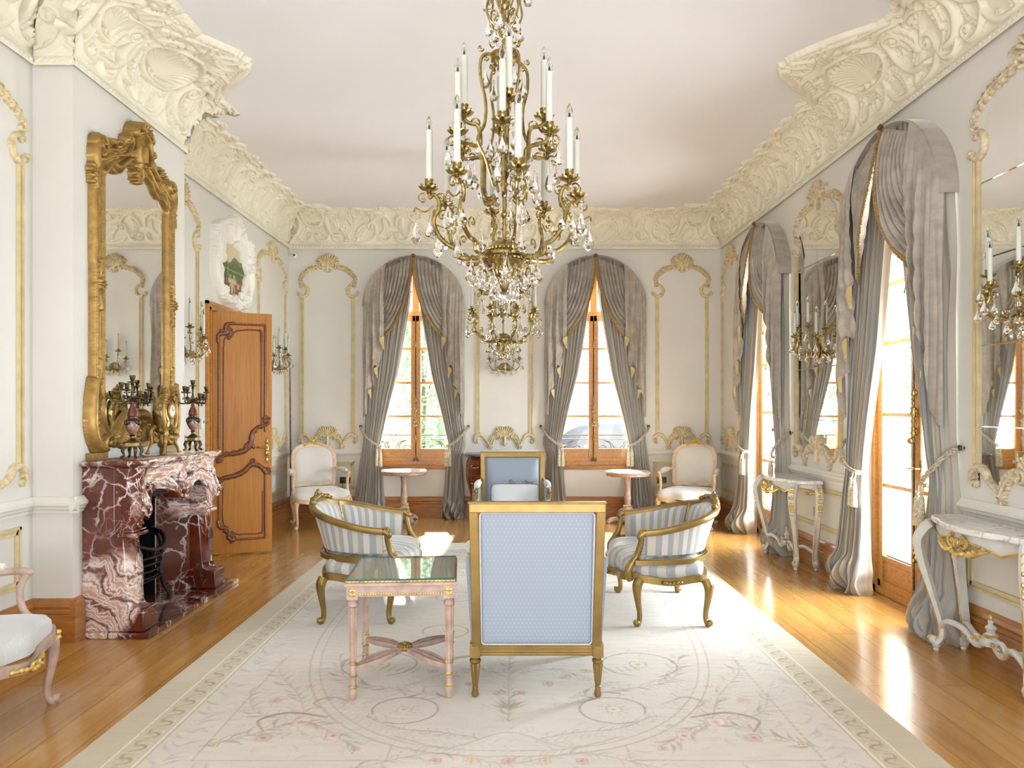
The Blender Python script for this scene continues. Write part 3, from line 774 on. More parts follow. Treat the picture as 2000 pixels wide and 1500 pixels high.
wall_panel('panel_moulding', 'cream gilded panel moulding left of the windows on the end wall, behind the left fauteuil', 'moulding', wallB(-2.455, 0, YB), .34, PG)
wall_panel('panel_moulding', 'cream gilded panel moulding between the two windows of the end wall', 'moulding', wallB(-.10, 0, YB), .355, PG)
wall_panel('panel_moulding', 'cream gilded panel moulding right of the windows on the end wall, behind the right fauteuil', 'moulding', wallB(2.265, 0, YB), .33, PG)
wall_panel('panel_moulding', 'gilded panel moulding at the left edge, nearer than the chimney breast', 'moulding', wallL(3.72, 0, XL), .60, PG)
wall_panel('panel_moulding', 'gilded panel moulding between the gilt mirror and the oak door', 'moulding', wallL(6.42, 0, XL), .33, PG)
wall_panel('panel_moulding', 'gilded panel moulding on the left wall beyond the open oak door', 'moulding', wallL(8.87, 0, XL), .49, PG)
wall_panel('panel_moulding', 'narrow-looking gilded panel moulding on the window wall, in the far right corner', 'moulding', wallR(9.07, 0, XR), .36, PG)
MG = 'tall mirror panels between the garden doors'
wall_panel('mirror_panel', 'tall mirror panel in carved pale frame between the two garden doors', 'mirror', wallR(6.52, 0, XR), .48, MG, 'pale_carved', 'cream_bar', True)
wall_panel('mirror_panel', 'tall mirror panel in carved pale frame cut by the right edge', 'mirror', wallR(3.78, 0, XR), .50, MG, 'pale_carved', 'cream_bar', True)
# ================================================================ windows and garden doors
NW = [1]
def window(M, zb, transoms, panel_top, sill):
    t = bpy.data.objects.new('window_%d' % NW[0], None); COL.objects.link(t); t['kind'] = 'structure'; NW[0] += 1
    t.matrix_world = M     # local x across, y up, z towards the room
    D = -.14
    R = WHW
    pts = [(-R+.025, zb), (-R+.025, WZS)]+[((R-.025)*math.cos(a), WZS+(R-.025)*math.sin(a)) for a in np.linspace(PI, 0, 25)]+[(R-.025, zb)]
    m = MB(); m.tube([(x, y, D) for x, y in pts], 1, up=(0, 0, 1), prof=[(-.03, -.05), (.03, -.05), (.03, .05), (-.03, .05)])
    m.bb(-R, R, zb, zb+.05, D-.05, D+.05); m.bb(-R, R, WZS-.03, WZS+.03, D-.045, D+.045)
    m.bb(-.045, .045, WZS, WZS+R-.03, D-.03, D+.04); m.bb(-R, R, WZS+.30-.012, WZS+.30+.012, D-.012, D+.015)
    m.build('window_frame', 'oak', t, smooth=False)
    m = MB(); n = 24
    vs = [((R-.04)*math.cos(a), WZS+(R-.04)*math.sin(a), D) for a in np.linspace(0, PI, n)]; m.add(vs, [tuple(range(n))]); m.build('pane', 'pane_glass', t, smooth=False)
    z0, z1 = zb+.05, WZS-.03
    for sg in (-1, 1):
        m = MB(); x0, x1 = .004, R-.055
        a = lambda u0, u1, v0, v1, d0, d1: m.bb(sg*u0, sg*u1, v0, v1, D+d0, D+d1)
        a(x0, x0+.062, z0, z1, -.025, .03); a(x1-.07, x1, z0, z1, -.025, .03); a(x0, x1, z1-.07, z1, -.025, .03); a(x0, x1, z0, z0+.05, -.025, .03)
        a(x0+.055, x1-.06, z0+.03, panel_top, -.015, .012); a(x0+.06, x1-.06, panel_top-.03, panel_top, -.022, .026); a(x0+.04, x0+.058, z0, z1, .03, .036)
        a(x0+.09, x1-.10, z0+.075, panel_top-.055, .012, .017)
        for z in transoms: a(x0+.06, x1-.06, z-.014, z+.014, -.018, .02)
        c = m.build('casement', 'oak', t, smooth=False)
        m = MB(); m.bb(sg*(x0+.06), sg*(x1-.065), panel_top-.01, z1-.06, D-.004, D+.002); m.build('pane', 'pane_glass', c, smooth=False)
    # espagnolette bolt with cast gilt mounts
    m = MB(); m.tube([(0, zb+.06, D+.05), (0, z1, D+.05)], .0085, n=8); rod = m.build('espagnolette_rod', 'bronze', t)
    m = MB()
    def mount(zc, s):
        pr = [(0, -.09), (.008, -.085), (.016, -.06), (.007, -.045), (.014, -.03), (.02, -.01), (.012, .012), (.018, .03), (.007, .045), (.013, .062), (.004, .085), (0, .09)]
        m.lathe([(r*1.15*min(s, 1.2), z*s) for r, z in pr], 10, T(0, zc, D+.055) @ RX(-PI/2))
        m.ell((0, zc, D+.04), (.03*min(s, 1.1), .035*s, .012), 10, 6)
    for zc, s in ((zb+.10, .5), (zb+.36, .65), (1.28, .9), (1.42, 1.0), (1.56, .7), (2.9-.6, .5)): mount(zc, s)
    m.ell((0, 1.215, D+.075), (.022, .022, .022)); m.tube([(0, 1.25, D+.06), (.0, 1.22, D+.085)], .006)
    m.build('bolt_mount', 'brass', rod)
    if sill:
        m = MB(); m.bb(-R-.02, R+.02, zb-.045, zb+.004, -.30, .03); m.build('sill', 'oak_h', t, smooth=False)
    m = MB()   # painted reveal lining
    for k in range(24):
        a0, a1 = PI*k/24, PI*(k+1)/24; r = R-.002
        m.add([(r*math.cos(a0), WZS+r*math.sin(a0), -.3), (r*math.cos(a1), WZS+r*math.sin(a1), -.3), (r*math.cos(a1), WZS+r*math.sin(a1), .0), (r*math.cos(a0), WZS+r*math.sin(a0), .0)], [(0, 1, 2, 3)])
    m.build('reveal', 'wall_white', t); return t
for x in WX: window(wallB(x, 0, YB), .68, [1.34, 1.79, 2.25], .905, True)
for y in WY:
    t = window(wallR(y, 0, XR), .005, [.85, 1.40, 1.95, 2.4], .30, False)
    m = MB(); m.tube([(.055, 1.02, -.11), (.055, 1.02, -.07), (.03, 1.02, -.06), (-.04, 1.015, -.06)], .007, n=8); m.ell((.055, 1.04, -.108), (.014, .06, .006)); m.build('lever_handle', 'brass', t)
m = MB(); m.bb(-.35, .35, -.01, .02, -.3, -.2)
# ================================================================ oak double door
def door_leaf_relief():
    W, H = .55, 2.38
    h = HF(0, W, 0, H, .0045)
    def line(p, w=.007, hh=.010): h.stroke(p, w, hh, sm=False)
    # upper panel: double line with scroll corners
    line([(.06, 1.06), (.06, 2.16)], .010, .012); line([(.16, 2.28), (.49, 2.28), (.49, 1.22)], .010, .012)
    line([(.105, 1.0), (.105, 2.05)]); h.stroke([(.105, 2.05), (.12, 2.14), (.20, 2.20), (.30, 2.225), (.44, 2.225)], .007, .010); h.stroke([(.44, 2.225), (.455, 2.20), (.455, 2.12)], .012, .014); line([(.455, 2.14), (.455, 1.3)])
    h.scroll([(.20, 2.29), (.13, 2.27), (.12, 2.20)], [.012, .02, .014], .020, .028, -1, 1); h.scroll([(.05, 2.10), (.06, 2.17), (.12, 2.18)], [.012, .02, .014], .02, .026, 1, 1); h.leaf([(.12, 2.26), (.17, 2.20), (.15, 2.13)], .04, .018, 0, 5)
    # big S scrolls of the middle
    A = [(.05, .92), (.11, .985), (.20, 1.0), (.30, 1.03), (.355, 1.11), (.37, 1.20), (.43, 1.26), (.50, 1.28)]
    h.stroke(A, [.01, .018, .024, .028, .026, .022, .02, .014], [.012, .022, .026, .02]); h.leaf(A, .05, .018, 1, 10); h.leaf(A[::-1], .045, .018, 1, 9)
    h.spiral(.335, 1.06, .045, 0, 1.1, .016, .024, 1); h.spiral(.495, 1.315, .035, -1.5, 1.1, .014, .022, 1); h.fan(.50, 1.30, .07, .9, 2.2, 5, .018); h.spiral(.06, .945, .03, 0, 1, .012, .02, -1)
    B = [(.055, .72), (.10, .76), (.20, .78), (.29, .82), (.36, .885), (.44, .87), (.495, .80)]
    h.stroke(B, [.012, .022, .026, .024, .022, .016], .024); h.leaf(B, .045, .018, -1, 9); h.spiral(.07, .735, .032, 2, 1, .013, .022, 1); h.spiral(.37, .915, .035, -1.5, 1, .014, .022, 1); h.fan(.49, .80, .06, -.2, 1.6, 5, .018)
    # lower panel
    line([(.06, .30), (.06, .70)], .010, .012); line([(.49, .78), (.49, .15), (.20, .15)], .010, .012)
    h.stroke([(.10, .66), (.10, .36), (.14, .27), (.22, .205), (.30, .20), (.44, .20), (.465, .25), (.465, .62)], .006, .009)
    h.scroll([(.20, .14), (.15, .17), (.15, .24)], [.012, .02, .014], .020, .026, 1, 1); h.scroll([(.05, .34), (.07, .28), (.13, .27)], [.012, .02, .014], .02, .026, -1, 1); h.leaf([(.13, .24), (.19, .17), (.17, .12)], .04, .018, 0, 5)
    return h
def door(name, label_, hinge, ang, flip):
    t = bpy.data.objects.new(name, None); COL.objects.link(t); t['kind'] = 'structure'; t.location = hinge; t.rotation_euler = (0, 0, ang)
    m = MB(); m.bb(0, flip*.555, -.02, .02, .012, 2.395); m.build('door_leaf', 'oak_door', t, smooth=False, bevel=.003)
    h = DR; M = frame_m((0, -.02, .0), (flip, 0, 0), (0, 0, 1), (0, -1, 0))
    c = h.build('carving', 'carved_oak', t, M=M)
    if flip < 0: pass
    m = MB()
    hx = flip*.508
    m.ell((hx, -.024, 1.02), (.016, .006, .085), 12, 8); m.ell((hx, -.03, 1.12), (.010, .006, .03)); m.ell((hx, -.03, .93), (.012, .006, .03)); m.ell((hx, -.03, 1.0), (.022, .008, .03))
    m.tube([(hx, -.02, 1.055), (hx, -.065, 1.055), (hx-flip*.03, -.07, 1.055), (hx-flip*.10, -.066, 1.062)], [.008, .008, .008, .010], n=8)
    m.build('door_handle', 'brass', t)
    m = MB()
    for z in (.25, 1.25, 2.15): m.tube([(0, .0, z-.05), (0, .0, z+.05)], .008)
    m.build('hinge', 'brass', t); return t
DR = door_leaf_relief()
door('door_1', '', (XL+.03, DY0+.01, 0), math.radians(21), 1)
door('door_2', '', (XL-.12, DY1-.005, 0), -PI/2, 1)
m = MB()
for (w0, w1, d) in ((0, .03, .035), (.03, .055, .022), (.055, .085, .03)):
    m.bb(DY0-.0-w1+.0, DY0-w0, 0, DZ+w1, 0, d); m.bb(DY1+w0, DY1+w1, 0, DZ+w1, 0, d); m.bb(DY0-w1, DY1+w1, DZ+w0, DZ+w1, 0, d)
trim(m, 'oak', M=wallL(0, 0, XL), smooth=False)
m = MB(); m.bb(DY0-.0, DY0+.008, 0, DZ, -.26, 0); m.bb(DY1-.004, DY1+.004, 0, DZ, -.26, 0); m.bb(DY0, DY1, DZ-.005, DZ+.005, -.26, 0); trim(m, 'oak', M=wallL(0, 0, XL), smooth=False)
# ================================================================ curtains and swagged valances
def npgrid(name, mat, parent, fn, nu, nv, su=None, flip=False, keep=None):
    u = np.linspace(0, 1, nu)[None, :]; v = np.linspace(0, 1, nv)[:, None]
    u, v = np.broadcast_arrays(u, v); P = fn(u, v); V = np.stack([np.broadcast_to(q, u.shape) for q in P], -1).reshape(-1, 3)
    idx = np.arange(nu*nv).reshape(nv, nu)
    F = np.stack([idx[:-1, :-1], idx[:-1, 1:], idx[1:, 1:], idx[1:, :-1]], -1).reshape(-1, 4)
    if flip: F = F[:, ::-1]
    o = npmesh(name, V, F, mat, parent)
    if su is not None:
        at = o.data.attributes.new('su', 'FLOAT', 'POINT'); at.data.foreach_set('value', np.ascontiguousarray(np.broadcast_to(su(u, v), u.shape), np.float32).ravel())
    return o
RA, VS = .67, 2.79      # radius and springing of the curtain arch
TIE = .97
def arch_top(x): return VS+np.sqrt(np.maximum(RA*RA-x*x, .0))
_zi = [0, .05, .6, TIE, 1.35, 1.9, 2.83, 3.3, 3.46]; _xi = [.40, .38, .41, .445, .36, .215, .055, .01, .0]
_zo = [0, .3, TIE, 1.3, 2.2, 3.46]; _xo = [.80, .78, .685, .66, .655, .64]
def bumpy(ph): return np.abs(np.sin(ph*PI))**.75*2-1
def make_curtain(name, label, M, sg, group, floor_len, hook=True, seed=0, narrow=0):
    """local x across the window, y up, z into the room; sg=-1 left of the centre, +1 right"""
    t = thing(name, label, 'curtain', group=group); t.matrix_world = M
    rs = np.random.RandomState(seed+5); ph = rs.rand(6)*6
    nf = 9
    def fn(u, v):
        ztop = 3.44; z = v*ztop
        xi = np.interp(z, _zi, _xi); xo = np.interp(z, _zo, _xo)-narrow*np.interp(z, [0, .8, TIE], [.14, .08, .0])
        zt = np.minimum(z, arch_top(xi+(xo-xi)*u)-.01)
        A = np.interp(z, [0, .1, .3, .8, TIE, 1.15, 1.6, 3.4], [.055, .06, .045, .026, .014, .024, .032, .03])
        n = nf+.5*np.sin(z*1.7+ph[0]); q = u*n+.10*np.sin(2.3*z+ph[1]+u*3)
        f = .62*bumpy(q)+.22*np.sin(2*PI*(u*nf*2.37+ph[2]+.12*np.sin(4*z)))+.18*np.sin(2*PI*(u*3.1+ph[3]))
        d0 = np.interp(z, [0, .15, .5, TIE, 1.4, 3.4], [.115, .125, .095, .075, .07, .055])+.03*u
        rnd = (1-np.clip(np.abs(2*u-1), 0, 1)**4)
        d = .012+(d0-.012)*rnd**.5*1.0+A*f*rnd**.35
        wid = np.interp(z, [0, .06, .2, .4], [1.0, 1.10, 1.06, 1.0]); xm = (xi+xo)/2
        x = xm+(xi+(xo-xi)*u-xm)*wid + .012*np.sin(2*PI*q+1.2)*np.interp(z, [0, 1, 3.4], [1.4, .4, 1])
        if floor_len:   # cloth breaking on the floor
            k = np.clip((.36-z)/.36, 0, 1); d = d+.05*k*np.sin(2*PI*(u*2.2+z*3+ph[4]))*rnd+.055*np.sin(PI*np.clip((.3-z)/.3, 0, 1))*rnd
            x = x+.018*k*np.sin(2*PI*(z*5+u*3+ph[5]))
        d = np.maximum(d, .004)
        return sg*x, np.maximum(zt, .002), d
    npgrid('curtain_panel', 'drape_stripe', t, fn, 150, 130, su=lambda u, v: u*7.5+.0*v, flip=sg < 0)
    # twisted rope tieback from the wall hook round the front of the cloth
    P = bez([(.715, 1.205, .012), (.70, 1.18, .085), (.63, 1.09, .135), (.54, 1.01, .145), (.455, .965, .115), (.43, .955, .05)], 8)
    m = MB()
    for off in (0, 1):
        for tw in (0, PI):
            pts = []
            for i, p in enumerate(P):
                a = i*.85+tw; pts.append((sg*(p[0]+.0055*math.cos(a)), p[1]-off*.017+.0055*math.sin(a), p[2]+.006*math.sin(a)+off*.004))
            m.tube(pts, .0062, n=6)
    tb = m.build('tieback', 'cord', t)
    m = MB(); m.tube([(sg*.715, 1.205, -.002), (sg*.715, 1.205, .03)], .008); m.ell((sg*.715, 1.205, .03), (.02, .02, .012)); m.build('tieback_hook', 'bronze', t)
    for k in (0, 1):
        m = MB(); x = sg*(.452+.05*k-.02); zc = .115
        m.tube([(x, .955, zc), (x, .895, zc+.012)], .006); Mx = T(x, .90, zc+.016) @ RX(-PI/2)
        m.lathe([(0, .012), (.012, .010), (.016, .0), (.011, -.012), (.013, -.02), (.024, -.045), (.020, -.058), (.024, -.066), (.027, -.12), (.031, -.215), (0, -.217)], 18, Mx, flute=18, fd=.16)
        m.build('tassel', 'tassel', tb)
    return t
def swag_curve(v):
    """fold curve v: 0 = short fold at the outside, 1 = hem; returns four control points (x, z, depth)"""
    A0, A1 = np.array([[.44, 3.25], [.43, 3.17], [.42, 3.09], [.42, 3.03]]), np.array([[.012, 3.44], [.035, 2.98], [.15, 2.58], [.385, 2.41]])
    return A0, A1
def make_valance(name, label, M, group, seed=0):
    t = thing(name, label, 'valance', group=group); t.matrix_world = M
    D = .13
    m = MB(); n = 40; pts = [(RA*math.cos(a), VS+RA*math.sin(a)) for a in np.linspace(PI, 0, n)]      # the padded arched return
    vs = []; fs = []
    for (x, z) in pts:
        k = 1.0; vs += [(x, z, 0), (x*1.004, VS+(z-VS)*1.004, .02), (x*1.004, VS+(z-VS)*1.004, D+.0), (x*.985, VS+(z-VS)*.985, D+.012)]
    for i in range(n-1):
        for j in range(3): a = i*4+j; fs.append((a, a+1, a+5, a+4))
    m.add(vs, fs); m.build('arched_return', 'velvet', t)
    for sg in (-1, 1):
        rs = np.random.RandomState(seed*7+(sg > 0)); p = rs.rand(6)*6
        A0, A1 = swag_curve(0)
        def cur(u, v):
            w0 = (1-v); C = [A0[k][:, None, None]*w0+A1[k][:, None, None]*v for k in range(4)]
            b = [(1-u)**3, 3*u*(1-u)**2, 3*u*u*(1-u), u**3]
            return sum(C[k][0]*b[k] for k in range(4)), sum(C[k][1]*b[k] for k in range(4))
        def swag(u, v):
            x, z = cur(u, v)
            top = arch_top(x)-.004; z = np.minimum(z, top)
            fold = bumpy(v*8.5+.25*np.sin(2*u+p[0])+.10*np.sin(7*u+p[1]))
            belly = np.sin(PI*np.clip(u, 0, 1))**.7
            d = D-.015+.085*belly*v**.6+(.012+.020*belly)*fold+.006*np.sin(2*PI*(v*19+u*1.5+p[2]))
            return sg*x, z+.006*fold*belly, d
        sw = npgrid('swag', 'velvet', t, swag, 44, 120, flip=sg > 0)
        # bullion fringe on the hem
        m = MB(); u = np.linspace(0, 1, 90)[None, :]; x, z, d = swag(u, np.ones_like(u))
        P = [(float(x[0, i]), float(z[0, i]), float(d[0, i])+.004) for i in range(90)]
        m.tube(P, .009, n=6)
        rr = random.Random(seed)
        for i in range(1, 89):
            for s_ in (0, .5):
                a, b = Vector(P[i]), Vector(P[min(i+1, 89)]); q = a.lerp(b, s_); tdir = (b-a).normalized() if (b-a).length > 0 else Vector((0, -1, 0))
                nrm = Vector((-tdir.y*sg, tdir.x*sg, 0)); nrm = nrm if nrm.y < 0 else -nrm
                if abs(tdir.y) > .8: nrm = Vector((-sg*1.0, -.35, 0))
                nrm.normalize(); e = q+nrm*.026+Vector((rr.uniform(-.003, .003), 0, rr.uniform(-.004, .006)))
                m.tube([q, q.lerp(e, .5)+Vector((0, 0, .005)), e], [.0042, .006, .0035], n=5)
        m.build('bullion_fringe', 'fringe_gold', sw)
        # cascading tail
        def tail(u, v, off=0.0):
            npl = 3.0
            # u along the pleated width from the inner (gathered) side to the outer edge
            xin, xout = .385, .668
            zig = (np.abs(((u*npl+.0) % 1)-.5)*2)          # 1..0..1
            xb = xin+(xout-xin)*np.clip(u+.10*np.sin(2*PI*npl*u), 0, 1)
            zb = np.interp(u, [0, .12, .30, .36, .55, .62, .85, 1], [2.40, 2.30, 1.98, 2.02, 1.72, 1.76, 1.42, 1.33])
            xt = .37+(RA-.37)*u**.9
            x = xt*(1-v)+xb*v; ztop = arch_top(np.minimum(xt, RA-.0005)); ztop = np.where(u > .97, np.minimum(ztop, VS+.12), ztop)
            z = ztop*(1-v)+zb*v
            z = z+.05*np.sin(PI*v)*(1-u)*.6
            d = D+.02+.035*np.sin(PI*v)*(1-u)+(.010+.030*v)*(1-2*np.abs(((u*npl+.25) % 1)-.5)*2)*np.minimum(1, v*2)+.008*np.sin(2*PI*(u*7+p[3]+.3*v))*np.minimum(1, 3*v)
            sag = .016*bumpy(v*7+u*2.6+p[4])*np.clip(1-np.abs(u-.3)*1.6, 0, 1)*v
            d = d+sag-.05*np.clip((u-.9)/.1, 0, 1)**2
            return sg*(x+.004*np.sin(9*v+p[5])), z-off*.004, d-off
        tl = npgrid('tail', 'velvet', t, lambda u, v: tail(u, v), 80, 80, flip=sg < 0)
        # folded-back lining shown at the steps of the cascade
        for (x0, z0, k) in ((.378, 2.39, 1), (.462, 1.99, .85), (.548, 1.70, .7)):
            m = MB(); n = 6; vs = []
            for i in range(n+1):
                q = i/n; w_ = .056*k*math.sin(PI*q**.7)
                vs += [(sg*(x0-.004), z0-.18*k*q, D+.045), (sg*(x0+w_), z0-.18*k*q+.02*math.sin(q*PI), D+.062)]
            m.add(vs, [(2*i, 2*i+2, 2*i+3, 2*i+1) for i in range(n)]); m.build('lining_turnback', 'gold_lining', tl)
    m = MB(); m.ell((0, 3.455, D+.02), (.03, .018, .02)); m.tube([(-.03, 3.45, D+.02), (0, 3.475, D+.02), (.03, 3.45, D+.02)], .008); m.build('centre_knot', 'carved_oak', t)
    return t
CG_, VG = 'tied-back striped curtains at the arched windows', 'velvet swagged valances over the arched windows'
winM = [(wallB(WX[0], 0, YB), 'left window of the end wall', 0), (wallB(WX[1], 0, YB), 'right window of the end wall', 0),
        (wallR(WY[1], 0, XR), 'farther garden door', 1), (wallR(WY[0], 0, XR), 'nearer garden door', 1)]
for i, (M_, wn, fl) in enumerate(winM):
    for sg in (-1, 1):
        side = ('left' if sg < 0 else 'right') if i < 2 else ('far' if sg < 0 else 'near')
        make_curtain('curtain', 'striped tied-back curtain on the %s side of the %s' % (side, wn), M_, sg, CG_, True, seed=i*3+(sg > 0), narrow=int((i, sg) in ((0, 1), (1, -1))))
    make_valance('swag_valance', 'taupe velvet swags and tails with gold fringe over the %s' % wn, M_, VG, seed=i)
# ================================================================ furniture helpers
def pad(mb, outline, df, db, M=None, att=None, warp=None, rings=8, pw=4):
    """upholstered pad: closed 2D outline (x,z) -> front bulge df towards -y, back bulge db towards +y"""
    n = len(outline); cx = sum(p[0] for p in outline)/n; cz = sum(p[1] for p in outline)/n
    for sgn, dep in ((-1, df), (1, db)):
        vs = [(cx, sgn*dep, cz)]
        for r in range(1, rings+1):
            q = math.sin(r/rings*PI/2)
            for (x, z) in outline:
                vs.append((cx+(x-cx)*q, sgn*dep*max(0, 1-q**pw)**.5, cz+(z-cz)*q))
        a = [att(*v) for v in vs] if att else None
        if warp: vs = [warp(*v) for v in vs]
        fs = []
        for k in range(n):
            k2 = (k+1) % n; f = (0, 1+k, 1+k2); fs.append(f if sgn < 0 else f[::-1])
            for r in range(rings-1):
                b = 1+r*n; f = (b+k, b+n+k, b+n+k2, b+k2); fs.append(f if sgn < 0 else f[::-1])
        mb.add(vs, fs, M, a)
    return mb
def sell(mb, c, r, e=.35, ez=.5, nu=32, nv=14, M=None, att=None, warp=None):
    """superellipsoid cushion"""
    P = lambda w, m: math.copysign(abs(w)**m, w)
    vs = []; fs = []
    for i in range(nv+1):
        p = -PI/2+PI*i/nv
        for k in range(nu):
            a = 2*PI*k/nu; v = (c[0]+r[0]*P(math.cos(p), ez)*P(math.cos(a), e), c[1]+r[1]*P(math.cos(p), ez)*P(math.sin(a), e), c[2]+r[2]*P(math.sin(p), ez)); vs.append(v)
    a_ = [att(*v) for v in vs] if att else None
    if warp: vs = [warp(*v) for v in vs]
    for i in range(nv):
        for k in range(nu):
            k2 = (k+1) % nu; fs.append((i*nu+k, i*nu+k2, (i+1)*nu+k2, (i+1)*nu+k))
    return mb.add(vs, fs, M, a_)
def cabriole(mb, x, y, zt, dx, dy, r=.02, out=.05, foot=True):
    L = math.hypot(dx, dy) or 1; dx /= L; dy /= L
    P = [(0, 1.0), (.35, .90), (.42, .74), (.18, .50), (-.10, .28), (-.05, .12), (.35, .035)]
    pts = [(x+dx*a*out, y+dy*a*out, zt*b) for a, b in P]; P_ = bez(pts, 6)
    mb.tube(P_, [1.75*r, 1.7*r, 1.35*r, 1.0*r, .82*r, .8*r, 1.05*r], n=10)
    for k in (-1, 1):       # edge beads
        q = [Vector(tuple(p))+Vector((-dy*k*.6*r*w_+dx*.75*r*w_, dx*k*.6*r*w_+dy*.75*r*w_, 0)) for p, w_ in zip(P_, np.interp(np.linspace(0, 1, len(P_)), np.linspace(0, 1, 7), [1.75, 1.7, 1.35, 1.0, .82, .8, 1.05]))]
        mb.tube(q, .22*r, n=5)
    if foot:
        fx, fy = x+dx*.42*out, y+dy*.42*out
        mb.ell((fx+dx*r*.4, fy+dy*r*.4, r*1.15), (r*1.2, r*1.2, r*1.1), 10, 7); mb.tube([(fx, fy, r*1.2), (fx-dx*.2*r, fy-dy*.2*r, .0)], [r*1.0, r*.8], n=10)
        mb.ell((fx+dx*r*1.1, fy+dy*r*1.1, r*1.7), (r*.65, r*.65, r*.6), 8, 6)
    return mb
def carved(mb, pts, r, n=30, amp=.4, seed=1):
    """small carved buds and leaves along a rail"""
    rr = random.Random(seed); P = bez(pts, 12)
    d = np.r_[0, np.cumsum([np.linalg.norm(P[i+1]-P[i]) for i in range(len(P)-1)])]
    A = np.array(P)
    for k in range(n):
        t = (k+.5)/n*d[-1]; c = [np.interp(t, d, A[:, j]) for j in range(3)]
        s_ = r*(1-amp+amp*2*abs(math.sin(k*1.9)))
        mb.ell((c[0]+rr.uniform(-.2, .2)*r, c[1]+rr.uniform(-.2, .2)*r, c[2]+rr.uniform(-.2, .3)*r), (s_, s_, s_*.8), 7, 5)
    return mb
def scroll3(mb, c, R, r, turns=1.3, a0=0, sgn=1, M=None, n=6):
    """volute tube in the local xz plane"""
    k = int(16*turns)+4; pts = []
    for i in range(k):
        t = i/(k-1); q = R*(1-.8*t); a = a0+sgn*2*PI*turns*t; pts.append((c[0]+q*math.cos(a), c[1], c[2]+q*math.sin(a)))
    mb.tube(pts, [r, r*.9, r*.6], n=n, M=M); mb.ell(c, (r*.9, r*.9, r*.9), 7, 5, M=M); return mb
def flut_leg(mb, x, y, z0, z1, r, n=20):
    mb.lathe([(0, z0), (r*.55, z0), (r*.72, z0+.012), (r*.55, z0+.035), (r*.6, z0+.05), (r*.42, z0+.055)], n, T(x, y, 0))
    mb.lathe([(r*.5, z0+.055), (r*.62, z0+.07), (r*.98, z1-.05), (r*.9, z1-.035)], 36, T(x, y, 0), flute=9, fd=.2)
    mb.lathe([(r*.8, z1-.036), (r*1.1, z1-.028), (r*1.1, z1-.018), (r*.8, z1-.01), (r*.8, z1)], n, T(x, y, 0)); return mb
